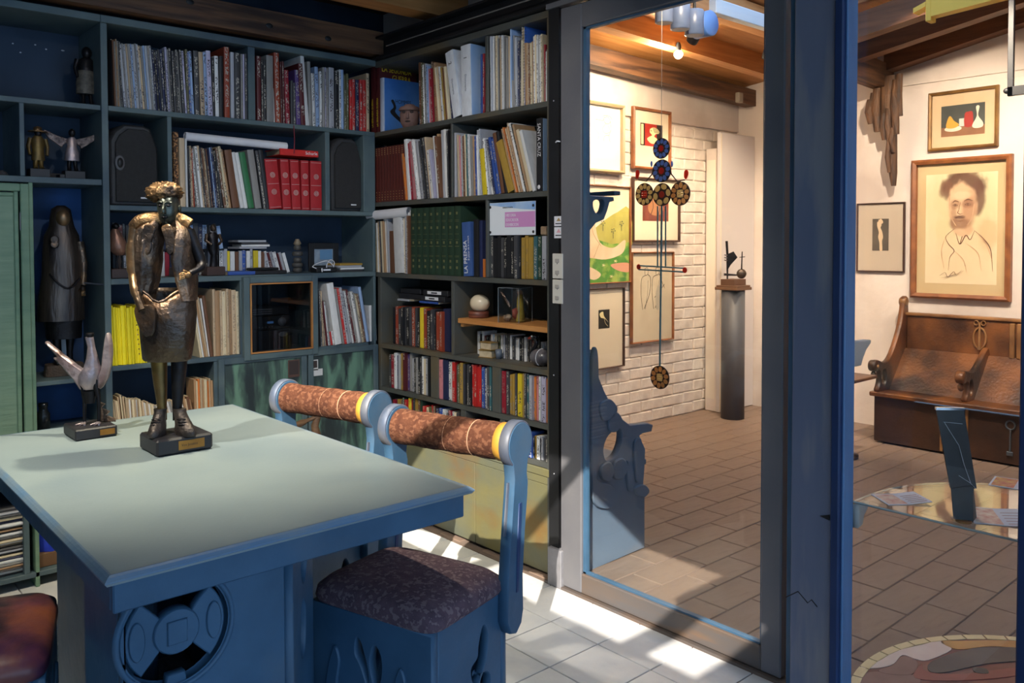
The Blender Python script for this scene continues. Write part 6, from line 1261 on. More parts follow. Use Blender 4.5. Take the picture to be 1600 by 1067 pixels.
# far wall
def d_still(A):
    A.blob(mk('still_dark', lin(74, 78, 72), lin(58, 62, 60), 8, .7), rectp(0, 0, 1, 1), 0).blob(mk('still_table', lin(150, 104, 70), lin(124, 84, 58), 8, .7), rectp(0, 0, 1, .3), 0)
    A.blob(plain('still_white', 214, 206, 186), ell(.28, .24, .2, .09), 0).blob(plain('still_yellow', 206, 156, 56), [(.12, .3), (.16, .58), (.22, .66), (.3, .5), (.42, .36), (.3, .26)]).blob(plain('still_pale', 186, 196, 186), rectp(.42, .3, .54, .55), 0)
    A.blob(plain('still_red', 164, 44, 36), [(.54, .28), (.55, .7), (.62, .74), (.72, .74), (.74, .5), (.72, .28)], 2).blob(MATS['still_white'], [(.80, .88), (.88, .88), (.85, .6), (.96, .36), (.94, .22), (.78, .2), (.72, .3), (.82, .58)])
def d_venus(A):
    A.blob(mk('photo_sepia', lin(96, 86, 74), lin(74, 66, 58), 6, .6), rectp(0, 0, 1, 1), 0)
    A.blob(plain('sepia_light', 214, 188, 154), [(.36, .98), (.5, .92), (.56, .8), (.5, .72), (.6, .6), (.66, .42), (.6, .3), (.62, .02), (.46, .02), (.44, .25), (.36, .42), (.4, .56), (.36, .66), (.3, .76), (.3, .9), (.44, .86)]).blob(MATS['sepia_light'], [(.3, .86), (.5, 1.0), (.66, .9), (.56, .84)])
c_sep = mk('chalk_brown', lin(92, 60, 46), lin(130, 92, 70), 30, .9); c_sepl = mk('chalk_light', lin(186, 146, 112), lin(206, 170, 132), 20, .9); c_face = mk('chalk_face', lin(214, 180, 144), lin(190, 150, 114), 14, .9); c_oliv = mk('chalk_olive', lin(190, 184, 140), lin(206, 192, 152), 14, .9)
def d_port(A):
    L_ = c_sep
    A.line(L_, [(.385, .735), (.42, .752), (.475, .742)], .009, taper=True).line(L_, [(.545, .745), (.60, .762), (.665, .748)], .009, taper=True)
    A.line(L_, [(.39, .712), (.42, .722), (.455, .712), (.42, .704), (.39, .712)], .004).line(L_, [(.56, .716), (.60, .727), (.64, .716), (.60, .706), (.56, .716)], .004)
    A.blob(L_, ell(.424, .713, .012, .009, 10), 0).blob(L_, ell(.60, .716, .013, .009, 10), 0)
    A.line(L_, [(.50, .74), (.475, .67), (.462, .642), (.50, .632), (.53, .64)], .005, taper=True).line(L_, [(.42, .598), (.48, .606), (.56, .600)], .008, taper=True).line(L_, [(.44, .574), (.49, .568), (.54, .574)], .005, taper=True)
    A.line(c_sepl, [(.345, .80), (.345, .70), (.375, .60), (.44, .525)], .006).line(c_sepl, [(.69, .72), (.66, .60), (.60, .53)], .005)
    A.line(L_, [(.42, .50), (.30, .43), (.34, .36), (.42, .30), (.36, .24), (.34, .12)], .005, taper=True).line(L_, [(.44, .46), (.50, .36), (.58, .44), (.64, .40), (.70, .48)], .007, taper=True).line(L_, [(.50, .36), (.53, .43)], .005)
    A.line(L_, [(.70, .48), (.82, .41), (.92, .31), (.95, .12)], .007, taper=True).line(c_sepl, [(.74, .46), (.86, .36), (.94, .22)], .005, taper=True).line(c_sepl, [(.6, .36), (.75, .28), (.8, .12)], .005, taper=True).line(c_sepl, [(.3, .44), (.24, .3), (.28, .14)], .005, taper=True).line(c_sepl, [(.42, .3), (.55, .22), (.6, .1)], .004, taper=True)
    for k in range(16):
        a = 2.9-k*.20; x, y = .53+.24*math.cos(a), .86+.11*math.sin(a); A.line(L_, [(x, y), (x+.04*math.cos(a+1), y+.028*math.sin(a+1)), (x+.05*math.cos(a-.4), y+.03*math.sin(a-.4))], .004, taper=True)
    A.line(L_, [(.22, .07), (.3, .1), (.34, .06), (.42, .11), (.46, .08), (.54, .13)], .004, taper=True).line(L_, [(.24, .05), (.4, .075), (.56, .12)], .003, taper=True)
PAP = (230, 210, 172)
M_PORT = soft_art('chalk_portrait', PAP, [(.55, .74, .52, .34, 0, (196, 186, 140), .75, .5), (.55, .30, .46, .26, 0, (222, 192, 152), .6, .5), (.53, .88, .30, .145, 0, (98, 64, 48), .95, .22), (.74, .78, .10, .16, 0, (104, 70, 54), .9, .25), (.30, .86, .10, .09, 0, (120, 84, 64), .8, .3),
    (.51, .71, .20, .205, 0, (214, 178, 140), .95, .14), (.54, .50, .13, .08, 0, (206, 170, 132), .9, .2), (.62, .66, .09, .16, .2, (170, 124, 92), .7, .4), (.42, .72, .07, .04, 0, (150, 106, 78), .6, .4), (.60, .725, .08, .04, 0, (140, 96, 72), .65, .4), (.49, .55, .15, .05, 0, (132, 92, 68), .7, .35), (.40, .60, .05, .09, 0, (150, 108, 80), .5, .4), (.49, .605, .08, .018, 0, (110, 72, 54), .7, .3), (.51, .80, .13, .035, 0, (226, 196, 160), .6, .35), (.88, .46, .13, .14, .5, (200, 168, 124), .7, .4), (.24, .5, .1, .1, 0, (206, 196, 150), .7, .4)])
pic('still life with red jug and white bottle in a gilded frame', (1450, 146), (1558, 228), 'far', .02, M_FRAMEG, mk('tan_mat', lin(212, 186, 150), lin(202, 174, 138), 3, .8), d_still, (.15, .2, .84, .78), .035)
pic('large chalk portrait of a bearded man in a brown frame', (1423, 251), (1577, 472), 'far', .034, M_FRAMEB, mk('sand_mat', lin(206, 182, 138), lin(196, 168, 124), 3, .8), d_port, (.10, .08, .90, .92), .05, paper=M_PORT)
pic('small sepia print of a standing nude in a thin dark frame', (1338, 318), (1412, 426), 'far', .010, M_FRAMED, mk('grey_mat', lin(196, 180, 160), lin(186, 170, 150), 3, .8), d_venus, (.32, .3, .68, .78), .025)

# ================================================================== GALLERY: STAINED GLASS MOBILE
XM = 3.0
mc = on_x(1033, 300, XM); ztop_m = 2.9
MO = thing('stained_glass_mobile', 'hanging stained glass mobile with blue and amber discs, behind the glass door', 'mobile', (XM, mc.y, on_x(1031, 607, XM).z), -math.pi/2)
zb0 = MO.location.z
def mp(u, v): p = on_x(u, v, XM); return (-(p.y-mc.y), 0, p.z-zb0)
M_LEAD = plain('brown_lead', 66, 42, 30, .5)
M_GB = coloured_glass('blue_glass', 150, 182, 240); M_GR = coloured_glass('red_glass', 232, 84, 58); M_GA = coloured_glass('amber_glass', 246, 200, 136); M_GY = coloured_glass('pale_amber_glass', 252, 232, 170); M_GRO = coloured_glass('rose_glass', 196, 92, 72)
def disc(u, v, r, petals, pm, cm, mode=0):
    x, _, z = mp(u, v); pt_ = [ell(x+r*.70*math.cos(2*math.pi*k/petals+.2), z+r*.70*math.sin(2*math.pi*k/petals+.2), r*.235, r*math.pi*.70/petals*.84, 14, 0, 2*math.pi*k/petals+.2) for k in range(petals)]
    d = plate('glass_disc', [ell(x, z, r, r, 30)]+pt_+[ell(x, z, r*(.29 if mode == 0 else .34), r*(.29 if mode == 0 else .34), 18)], .006, M_LEAD, MO, MX((0, 0, 0), (1, 0, 0), (0, 0, 1)), .001)
    for k in range(petals):
        a = 2*math.pi*k/petals+.2; pr = r*.70; pw_ = r*math.pi*.70/petals*.86
        plate('petal', [ell(x+pr*math.cos(a), z+pr*math.sin(a), r*.24, pw_, 14, 0, a)], .008, pm, d, MX((0, 0, 0), (1, 0, 0), (0, 0, 1)), .001)
    if mode == 0: plate('centre', [ell(x, z, r*.30, r*.30, 18)], .010, cm, d, MX((0, 0, 0), (1, 0, 0), (0, 0, 1)), .002)
    else:
        s = r*.22
        for i in (-1, 0, 1):
            for j in (-1, 0, 1): plate('centre_tile', [rectp(x+i*s-s*.42, z+j*s-s*.42, x+i*s+s*.42, z+j*s+s*.42)], .009, cm, d, MX((0, 0, 0), (1, 0, 0), (0, 0, 1)), .001)
R1 = on_x(1033, 214, XM).z-on_x(1033, 232, XM).z
disc(1033.5, 232, R1*.9, 10, M_GB, M_GR); disc(1034, 267, R1*1.0, 10, M_GB, M_GR)
disc(1007, 303.5, R1*1.0, 10, M_GY, M_GR, 1); disc(1034.5, 304, R1*1.0, 6, M_GY, M_GRO); disc(1063, 302.5, R1*1.03, 10, M_GA, M_GY, 1); disc(1031, 589.5, R1*1.03, 10, M_GA, M_GY, 1)
MB().tube([mp(1034, 322), mp(1031, 572)], .0045, 8).build('rod', plain('teal_rod', 92, 140, 148, .4), MO)
MB().tube([mp(1027.5, 322), mp(1027.5, 416)], .0035, 8).build('rod', MATS['teal_rod'], MO); MB().tube([mp(1040, 322), mp(1040, 416)], .0035, 8).build('rod', MATS['teal_rod'], MO)
for dv_ in (0, 6): MB().tube([mp(998, 415+dv_), mp(1070, 419+dv_)], .0035, 8).build('cross_rod', MATS['teal_rod'], MO)
for u, v in ((998, 417), (1070, 422)): x, _, z = mp(u, v); MB().ball((x, 0, z), .011, .008, .013).build('rod_end', M_GR, MO)
for s in (-1, 1):
    MB().tube([mp(1034+s*13, 262), mp(1034+s*15, 272), mp(1034+s*24, 283), mp(1034+s*36, 281)], .003, 7).build('wire_arm', M_LEAD, MO)
    x, _, z = mp(1034+s*38, 272); plate('drop', [smooth_closed([(x, z-.022), (x-.010, z-.01), (x-.008, z+.014), (x+.006, z+.018), (x+.012, z)], 4)], .007, M_GR, MO, MX((0, 0, 0), (1, 0, 0), (0, 0, 1)), .002)
    x, _, z = mp(1034+s*16, 256); plate('drop', [smooth_closed([(x, z-.014), (x-.006, z), (x, z+.014), (x+.006, z)], 4)], .006, M_GB, MO, MX((0, 0, 0), (1, 0, 0), (0, 0, 1)), .002)
MB().tube([mp(1033.5, 216), (mp(1033.5, 216)[0], 0, ztop_m-zb0)], .0012, 5).build('hanging_thread', M_STRING, MO)

# ================================================================== GALLERY: WHITE BOARDS, COLUMN, SETTEE, BENCH
bx = thing('tall_cabinet', 'narrow white boxed cupboard in the corner behind the leaning panel', 'cabinet', (5.82, 3.92, 0))
MB().cbox(-.23, .22, -.065, .04, 0, 2.09, .004).build('carcass', M_WHITE, bx); MB().box(-.231, -.2295, -.05, .03, .1, 2.0).build('side_panel', plain('cream_paint', 232, 222, 206), bx)
pn = thing('door_panel', 'tall white loose door panel standing in front of the white cupboard', 'door panel', (5.835, 3.825, 0))
MB().cbox(-.265, .21, -.018, .018, .004, 2.21, .003).build('leaf', plain('grey_white_paint', 206, 200, 200, .5), pn); MB().box(-.266, -.252, -.019, -.0175, .02, 2.2).build('edge_strip', plain('cream_edge', 226, 214, 196), pn)
pc = on_z(1151, 655, 0)
co = thing('display_column', 'dark grey round display column with a square brown cap', 'column', (pc.x+.02, pc.y+.05, 0))
rc = .088; zc_ = .985
MB().lathe([(.001, 0), (rc, 0), (rc, zc_), (.001, zc_)], 40).build('shaft', mk('slate_column', lin(84, 86, 92), lin(66, 68, 76), 3, .5, stretch=(2, 2, .5)), co)
MB().cbox(-.10, .10, -.10, .10, zc_, zc_+.022, .003).build('cap', plain('brown_cap', 104, 74, 54), co); MB().cbox(-.092, .092, -.092, .092, zc_+.022, zc_+.036, .003).build('cap', MATS['brown_cap'], co)
MB().cbox(-.08, .08, -.06, .06, zc_+.036, zc_+.082, .002).build('pedestal_block', plain('brown_block', 92, 62, 44), co)
zs = zc_+.0825
sm = thing('metal_sculpture', 'small black metal sculpture with a round banjo shape on the column', 'sculpture', (co.location.x, co.location.y, zs), math.radians(-44))
MB().tube([(-.045, 0, 0), (-.045, 0, .18), (-.052, 0, .29)], [.006, .009, .010], 8).build('post', M_BRONZED, sm)
plate('fin', [[(-.05, .06), (-.02, .11), (.03, .165), (.0, .21), (-.045, .19)]], .02, M_BRONZED, sm, MX((0, 0, 0), (1, 0, 0), (0, 0, 1)), .003)
for k in range(3): MB().tube([(-.05, -.008, .14+.02*k), (-.07, -.012, .145+.02*k)], .005, 6).build('finger', M_PINKM, sm)
MB().lathe([(.001, -.012), (.03, -.012), (.038, 0), (.03, .012), (.001, .012)], 22, (.062, 0, .04), 'y').build('banjo_body', mk('banjo_metal', lin(96, 84, 74), lin(70, 60, 54), 8, .4, .7), sm)
MB().tube([(.062, 0, .07), (.066, 0, .21)], [.006, .004], 6).build('banjo_neck', M_BRONZED, sm); MB().tube([(.045, 0, .165), (.088, 0, .17)], .003, 6).build('peg_bar', M_BRONZED, sm); MB().tube([(-.07, 0, .035), (.03, 0, .03)], [.01, .006], 8).build('arm', M_BRONZED, sm)
# blue settee end behind the door, running along the partition wall
SE = thing('settee', 'blue carved settee with curled arm behind the glass door', 'settee', (2.76, 2.36, 0))
def sp_(u, v): p = on_y(u, v, 2.345); return (p.x-2.76, p.z)
outl = [sp_(*q) for q in ((904, 896), (1003, 854), (1003, 768), (1001, 755), (1003, 730), (1004, 700), (995, 680), (1000, 676), (1014, 673), (1016, 663), (1008, 660), (980, 663), (963, 650), (950, 630), (940, 610), (932, 590), (929, 570), (930, 552), (923, 546), (914, 549), (913, 600), (906, 700))]
hole = [sp_(*q) for q in smooth_closed([(941, 715), (939, 700), (945, 682), (958, 670), (966, 672), (966, 690), (958, 710), (946, 718)], 4)]
Ms = MX((0, -.015, 0), (1, 0, 0), (0, 0, 1))
M_SETL = mk('settee_blue', lin(100, 120, 144), lin(92, 108, 130), 4, .55, bump=.25, bscale=14, c3=lin(122, 122, 128), scale3=2)
en = plate('end_panel', [outl, hole], .035, M_SETL, SE, Ms, .004)
def relief(pts, d=.012, nm='carving'): plate(nm, [[sp_(*q) for q in smooth_closed(pts, 5)]], d, M_SETL, en, MX((0, -.036, 0), (1, 0, 0), (0, 0, 1)), .004)
relief([(917, 556), (927, 556), (927, 700), (925, 745), (946, 755), (957, 770), (955, 785), (940, 793), (922, 786), (917, 760), (916, 650)], .02)
relief([(930, 632), (946, 622), (958, 636), (952, 650), (936, 656)]); relief([(944, 656), (956, 642), (966, 655), (958, 672), (946, 672)])
relief([(932, 727), (946, 720), (952, 735), (945, 750), (933, 745)], .018); relief([(952, 722), (966, 714), (974, 728), (966, 745), (952, 745)], .018); relief([(974, 718), (983, 740), (982, 762), (976, 765), (972, 740)], .014); relief([(984, 690), (995, 684), (996, 715), (990, 752), (985, 730)], .014); relief([(985, 760), (1000, 755), (1008, 765), (1000, 775), (988, 770)], .014)
MB().cbox(.06, .115, .003, 1.1, .0, .36, .004).build('seat_front', M_SETL, SE); MB().cbox(-.11, .14, .003, 1.1, .36, .385, .004).build('seat', M_SETL, SE); MB().cbox(-.115, -.08, .18, 1.1, .385, .86, .004).build('backrest', M_SETL, SE)
# blue bracket on the partition above it
def bp_(u, v): p = on_y(u, v, 2.345); return (p.x, p.z)
brx = thing('bracket', 'blue wooden shelf bracket with a crescent cut-out behind the door', 'bracket', (2.55, 2.345, bp_(905, 395)[1]))
zb1 = brx.location.z
o_ = [(x-2.55, z-zb1) for x, z in [bp_(*q) for q in ((888, 303), (955, 308), (956, 314), (949, 316), (945, 330), (940, 343), (928, 348), (918, 360), (910, 372), (890, 384))]]
h_o = [(x-2.55, z-zb1) for x, z in [bp_(*q) for q in smooth_closed([(924, 314), (924, 326), (930, 335), (937, 330), (940, 318), (936, 312)], 4)]]
plate('bracket_board', [o_, h_o], .03, M_BLUE, brx, MX((0, 0, 0), (1, 0, 0), (0, 0, 1)), .003)
zsh = bp_(920, 303)[1]-zb1
MB().cbox(.095, .135, -.014, .9, zsh, zsh+.018, .003).build('shelf_board', M_BLUE, brx)
# leather and wood bench at the far wall
BE = thing('bench', 'long carved dark brown wooden bench against the far gallery wall', 'bench', (5.78, 1.6, 0), -math.pi/2)
# local x = towards -Y (right in the photo), local y = towards the wall
def bl(u, v, X): p = on_x(u, v, X); return (-(p.y-1.6), X-5.78, p.z)
xl = bl(1365, 640, 5.53)[0]; xr = 1.3
zs0 = bl(1365, 612, 5.50)[2]
MB().cbox(xl, xr, -.245, .22, .012, zs0-.03, .004).build('chest', mk('bench_dark', lin(70, 46, 32), lin(44, 30, 22), 4, .4, bump=.3, bscale=40), BE)
MB().cbox(xl-.02, xr+.02, -.28, .22, zs0-.03, zs0, .006).build('seat', M_BENCH, BE)
zbk = bl(1400, 486, 5.99)[2]
lean0, lean1 = (.02, .10)
b = MB(); b.add([(xl+.02, -.10, zs0), (xr, -.10, zs0), (xr, .14, zs0+.26), (xl+.02, .14, zs0+.26), (xl+.02, -.07, zs0), (xr, -.07, zs0), (xr, .17, zs0+.26), (xl+.02, .17, zs0+.26)], [(0, 1, 2, 3), (4, 7, 6, 5), (0, 4, 5, 1), (2, 6, 7, 3), (0, 3, 7, 4), (1, 5, 6, 2)])
b.build('sloping_back', M_BENCH, BE)
zb2 = zs0+.25
for x0, x1, nm in ((xl+.04, .02, 0), (.02, .42, 1), (.44, xr, 2)): MB().cbox(x0, x1-.012, .155, .19, zb2, zbk-.02, .006).build('back_panel', M_BENCH, BE)
MB().cbox(xl+.02, xr, .14, .21, zbk-.022, zbk, .006).build('top_rail', M_BENCHE, BE)
def bench_end(x, s):
    o = smooth_closed([(-.26, zs0), (-.235, zs0+.06), (-.235, zs0+.13), (-.30, zs0+.16), (-.31, zs0+.20), (-.27, zs0+.215), (-.16, zs0+.19), (-.06, zs0+.24), (.06, zs0+.40), (.11, zbk+.02), (.13, zbk+.10), (.17, zbk+.11), (.19, zbk+.05), (.19, zs0+.2), (.19, zs0), (-.1, zs0)], 3)
    h = ell(-.175, zs0+.09, .035, .055, 18)
    e = plate('bench_end', [o, h], .035, M_BENCH, BE, MX((x, 0, 0), (0, 1, 0), (0, 0, 1)), .006)
    MB().lathe([(.001, -.024), (.034, -.024), (.038, -.018), (.038, .018), (.034, .024), (.001, .024)], 20, (x, -.30, zs0+.178), 'x').build('arm_scroll', M_BENCH, e)
    MB().lathe([(.001, -.03), (.012, -.03), (.012, .03), (.001, .03)], 12, (x, -.29, zs0+.175), 'x').build('scroll_pin', M_BENCHE, e)
    MB().ball((x, -.30, zs0+.118), .018, .018, .026).build('arm_drop', M_BENCH, e)
    return e
e1_ = bench_end(xl+.02, 1); MB().lathe([(.02, -.022), (.03, -.022), (.03, .022), (.02, .022)], 20, (xl+.02, .15, zbk+.075), 'x').build('crest_disc', M_BENCHE, e1_)
xm = bl(1520, 580, 5.70)[0]
o = smooth_closed([(-.22, zs0), (-.20, zs0+.06), (-.20, zs0+.12), (-.28, zs0+.14), (-.29, zs0+.185), (-.24, zs0+.20), (-.12, zs0+.18), (-.02, zs0+.22), (.10, zs0+.30), (.15, zs0+.30), (.15, zs0+.18), (-.06, zs0)], 3)
m2_ = plate('arm_divider', [o, ell(-.15, zs0+.085, .032, .05, 18)], .035, M_BENCH, BE, MX((xm, 0, 0), (0, 1, 0), (0, 0, 1)), .006)
MB().lathe([(.001, -.024), (.034, -.024), (.038, -.018), (.038, .018), (.034, .024), (.001, .024)], 20, (xm, -.275, zs0+.16), 'x').build('arm_scroll', M_BENCH, m2_); MB().ball((xm, -.275, zs0+.10), .018, .018, .026).build('arm_drop', M_BENCH, m2_)
# carved mask like ornament on the back, slats, oval on the chest
def ring(cx, cz, rx, rz, w, y, nm, m=M_BENCHE, d=.014): plate(nm, [ell(cx, cz, rx, rz, 24), ell(cx, cz, rx-w, rz-w, 24)], d, m, BE, MX((0, y, 0), (1, 0, 0), (0, 0, 1)), .003)
cx_, _, cz_ = bl(1531, 525, 5.93)
for s in (-1, 1): ring(cx_+s*.022, cz_+.085, .016, .018, .006, .148, 'eye_ring')
ring(cx_, cz_-.015, .044, .075, .012, .148, 'oval_carving'); MB().tube([(cx_, .145, cz_+.09), (cx_, .142, cz_-.09)], [.006, .01], 8).build('nose_carving', M_BENCHE, BE)
cx2 = bl(1594, 525, 5.93)[0]
for k in (-1, 0, 1): MB().cbox(cx2+k*.042-.015, cx2+k*.042+.015, .13, .156, zb2+.005, zbk-.03, .004).build('slat', M_BENCHE, BE)
cx3, _, cz3 = bl(1491, 656, 5.535)
ring(cx3, cz3, .042, .07, .010, -.25, 'oval_carving'); MB().cbox(cx3-.003, cx3+.003, -.254, -.246, cz3-.06, cz3+.06, .001).build('oval_bar', M_BENCHE, BE)
for s in (-1, 1): MB().cbox(cx3+s*.075-.008, cx3+s*.075+.008, -.253, -.245, .02, zs0-.04, .002).build('carved_strip', M_BENCHE, BE)
kx, _, kz = bl(1579, 690, 5.535)
ky = MB(); ring(kx, kz+.10, .03, .032, .010, -.25, 'key_bow', plain('pewter', 96, 102, 108, .4, .6), .010)
MB().cbox(kx-.005, kx+.005, -.256, -.246, kz-.06, kz+.07, .001).build('key_shaft', MATS['pewter'], BE); MB().cbox(kx-.02, kx+.016, -.256, -.246, kz-.085, kz-.06, .002).build('key_bit', MATS['pewter'], BE)
# carved corbel hanging from the rafters
cb_ = on_x(1397, 290, 5.93); ct_ = on_x(1392, 110, 5.9)
CB = thing('carved_corbel', 'weathered dark carved wooden corbel under the rafters', 'corbel', (5.95, cb_.y+.012, cb_.z), -math.pi/2)
Hc = 2.52-cb_.z
M_CORB = mk('weathered_wood', lin(104, 72, 48), lin(54, 36, 26), 7, .6, stretch=(5, 5, 1), bump=.8, bscale=20)
MB().loft([(0, 0, 0, .016, .02), (-.004, 0, Hc*.12, .028, .03), (-.012, 0, Hc*.28, .03, .035), (-.01, 0, Hc*.40, .028, .034), (-.03, 0, Hc*.52, .044, .04), (-.045, 0, Hc*.66, .055, .045), (-.05, .0, Hc*.80, .062, .05), (-.03, .0, Hc, .065, .05)], 16, jit=.25).build('stem', M_CORB, CB)
for x, z0, z1, r in ((-.15, .58, .80, .026), (-.105, .50, .9, .026), (-.13, .62, .86, .02), (.028, .46, .95, .024), (.052, .62, 1.0, .022), (-.02, .40, .7, .02), (-.055, .42, .66, .018), (.008, .30, .52, .016), (-.018, .12, .4, .014)):
    MB().tube([(x, -.045, Hc*z1), (x-.006, -.052, Hc*(z0+z1)/2), (x+.004, -.04, Hc*z0)], [r*.8, r, r*.7], 9, flat=1.3).build('carved_lobe', M_CORB, CB)
# ---- glass shelf with leaflets and folded metal piece
XG = max(X1m+.012, XD+.045); GZ = on_x(1333, 786, XG).z
gy0 = on_x(1333, 786, XG).y; gy1 = gy0-1.0
GS = thing('glass_shelf', 'half round glass shelf fixed behind the side window', 'shelf', (XG, (gy0+gy1)/2, GZ))
hw = (gy0-gy1)/2; pts = [(.0, hw), (.0, -hw)]+[(.02+.55*math.sin(math.pi*i/24)**.8, -hw*math.cos(math.pi*i/24)) for i in range(1, 24)]
M_GSH = glass_mat('greenish_glass', (.84, .88, .87, 1), 1.65)
MB().prism(pts, 0, .008).build('glass_plate', M_GSH, GS); 
MB().prism(pts, .0005, .0075).build('glass_core', M_GSH, GS) if False else None
eg_ = MB(); eg_.tube([(x, y, .004) for x, y in pts+[pts[0]]], .0032, 5); eg_.build('polished_edge', plain('glass_edge', 176, 190, 186, .2), GS)
for y in (hw-.012, -hw+.05): plate('bracket', [[(-.012, 0), (.055, 0), (.05, -.012), (.022, -.035), (.012, -.06), (-.012, -.065)]], .024, mk('white_bracket', lin(214, 204, 190), lin(190, 190, 190), 6, .5), GS, MX((.0, y, -.001), (1, 0, 0), (0, 0, 1)), .003)
zbk_ = on_y(1337, 535, Y0m).z; wbk = on_y(1361, 540, Y0m).x-X1m; hbk = zbk_-on_y(1337, 573, Y0m).z
t = thing('bracket', 'pale painted shelf bracket fixed high on the blue post', 'bracket', (X1m+.0005, Y0m+.014, zbk_-hbk))
plate('bracket_board', [[(0, hbk), (wbk, hbk), (wbk, hbk*.86), (wbk*.72, hbk*.62), (wbk*.52, hbk*.3), (wbk*.40, 0), (0, 0)]], .028, mk('white_bracket_paint', lin(232, 222, 206), lin(214, 208, 200), 6, .5), t, MX((0, 0, 0), (1, 0, 0), (0, 0, 1)), .002)
MB().tube([(wbk, 0, hbk*.9), (wbk*.74, 0, hbk*.62), (wbk*.54, 0, hbk*.3), (wbk*.44, 0, hbk*.04)], .012, 8, flat=.5).build('painted_edge', M_BLUE, t)
pt = on_z(1345, 592, .62)
sdt = thing('side_table', 'small brown wooden table top edge between post and bench', 'table', (5.0, on_x(1335, 592, 5.0).y+.10, 0))
zt5 = on_x(1348, 590, 5.0).z
MB().cbox(-.16, .16, -.17, .17, zt5-.02, zt5, .004).build('top', M_BENCH, sdt); MB().tube([(0, 0, .02), (0, 0, zt5-.02)], .02, 10).build('leg', M_BENCH, sdt); MB().lathe([(.001, 0), (.12, 0), (.12, .02), (.001, .022)], 20).build('foot', M_BENCH, sdt)
ps = on_z(1508, 812, GZ+.008)
FM = thing('folded_sculpture', 'folded dark grey metal strip with engraved white lines on the glass shelf', 'sculpture', (ps.x+.01, ps.y+.008, GZ+.008), math.radians(-48))
fw_ = .034; fh = .30
tx = -.045
b = MB()
b.add([(-.034, -.02, .004), (.012, -.032, .0), (.012, -.028, .095), (-.040, -.016, .085), (-.030, .012, .0), (.036, .004, .0), (.026, .004, .095)], [(0, 1, 2, 3), (1, 5, 6, 2), (0, 4, 5, 1), (3, 2, 6)])
b.add([(-.040, -.016, .085), (.028, -.012, .085), (tx+.042, .0, fh), (tx-.03, -.004, fh-.006), (-.040, -.010, .085), (.028, -.006, .085), (tx+.042, .006, fh), (tx-.03, .002, fh-.006)], [(0, 1, 2, 3), (7, 6, 5, 4), (0, 4, 5, 1), (2, 6, 7, 3), (1, 5, 6, 2), (0, 3, 7, 4)])
b.build('folded_sheet', mk('grey_sheet_metal', lin(92, 90, 90), lin(70, 68, 70), 5, .55, .1), FM)
b = MB(); 
def sl(x, z): f = (z-.085)/(fh-.085); return (x+tx*f, -.0175+.014*f, z)
b.tube([sl(-.02, .262), sl(.028, .258)], .0008, 4); b.tube([sl(-.018, .262), sl(-.010, .24), sl(.006, .20), sl(.008, .15), sl(.014, .10)], .0009, 4); b.tube([sl(-.012, .12), sl(.014, .10), sl(.024, .086)], .0008, 4)
b.build('engraved_line', M_PAPERW, FM); MB().box(tx-.031, tx+.043, -.006, .004, fh-.006, fh+.001).build('bright_edge', M_CHROME, FM)
MB().lathe([(.001, 0), (.02, 0), (.02, .004), (.001, .004)], 16, (-.012, -.03, .0)).build('foot_disc', M_BRASS, FM)
def leaflet(u, v, w, d, rz, lab, k, z=0):
    p = on_z(u, v, GZ+.009); t = thing('leaflet', lab, 'leaflet', (p.x, p.y, GZ+.0085+z), rz, 'leaflets on the glass shelf')
    MB().box(-w/2, 0, -d/2, d/2, 0, .0016).build('page', M_PAPERW, t)
    b = MB(); b.add([(0, -d/2, 0), (w/2, -d/2, .006), (w/2, d/2, .006), (0, d/2, 0), (0, -d/2, .0014), (w/2, -d/2, .0074), (w/2, d/2, .0074), (0, d/2, .0014)], [(0, 3, 2, 1), (4, 5, 6, 7), (0, 1, 5, 4), (1, 2, 6, 5), (2, 3, 7, 6), (3, 0, 4, 7)]); b.build('page', M_PAPERW, t)
    MB().box(-w/2+.006, -.004, -d/2+.006, d/2-.006, .0016, .0019).build('printed_picture', mk('leaflet_print%d' % k, lin(214, 150, 130) if k < 2 else lin(196, 70, 50), lin(240, 222, 200) if k < 2 else lin(220, 170, 80), 40, .5), t)
    sl_ = lambda x: .0016+x/(w/2)*.006
    for j in range(5):
        y0, y1 = -d/2+.012+j*(d-.03)/5, -d/2+.017+j*(d-.03)/5; b = MB(); b.add([(.008, y0, sl_(.008)), (w/2-.008, y0, sl_(w/2-.008)), (w/2-.008, y1, sl_(w/2-.008)), (.008, y1, sl_(.008))], [(0, 1, 2, 3)]); b.build('printed_line', plain('leaflet_ink', 176, 140, 132), t, fix=False)
leaflet(1408, 780, .13, .10, math.radians(-38), 'pink printed leaflet lying left on the glass shelf', 0)
leaflet(1562, 808, .15, .15, math.radians(-60), 'pale printed leaflet lying right of the folded metal piece', 1)
leaflet(1590, 757, .14, .12, math.radians(-80), 'red and yellow booklet at the right edge of the glass shelf', 2)
# ---- mosaic on the gallery floor
cm = (2.62, .55); RM = .66
P3 = [on_z(*q, 0) for q in ((1400, 1010), (1490, 995), (1590, 998))]
(x1, y1), (x2, y2), (x3, y3) = [(p.x, p.y) for p in P3]
dd_ = 2*(x1*(y2-y3)+x2*(y3-y1)+x3*(y1-y2)); ux = ((x1*x1+y1*y1)*(y2-y3)+(x2*x2+y2*y2)*(y3-y1)+(x3*x3+y3*y3)*(y1-y2))/dd_; uy = ((x1*x1+y1*y1)*(x3-x2)+(x2*x2+y2*y2)*(x1-x3)+(x3*x3+y3*y3)*(x2-x1))/dd_
RM = min(math.hypot(x1-ux, y1-uy), .75); ang = math.atan2(y2-uy, x2-ux); 
ux, uy = x2-RM*math.cos(ang), y2-RM*math.sin(ang)
MS = thing('floor_mosaic', 'round mosaic of coloured stone pieces set in the gallery floor', 'mosaic', (ux, uy, .0012))
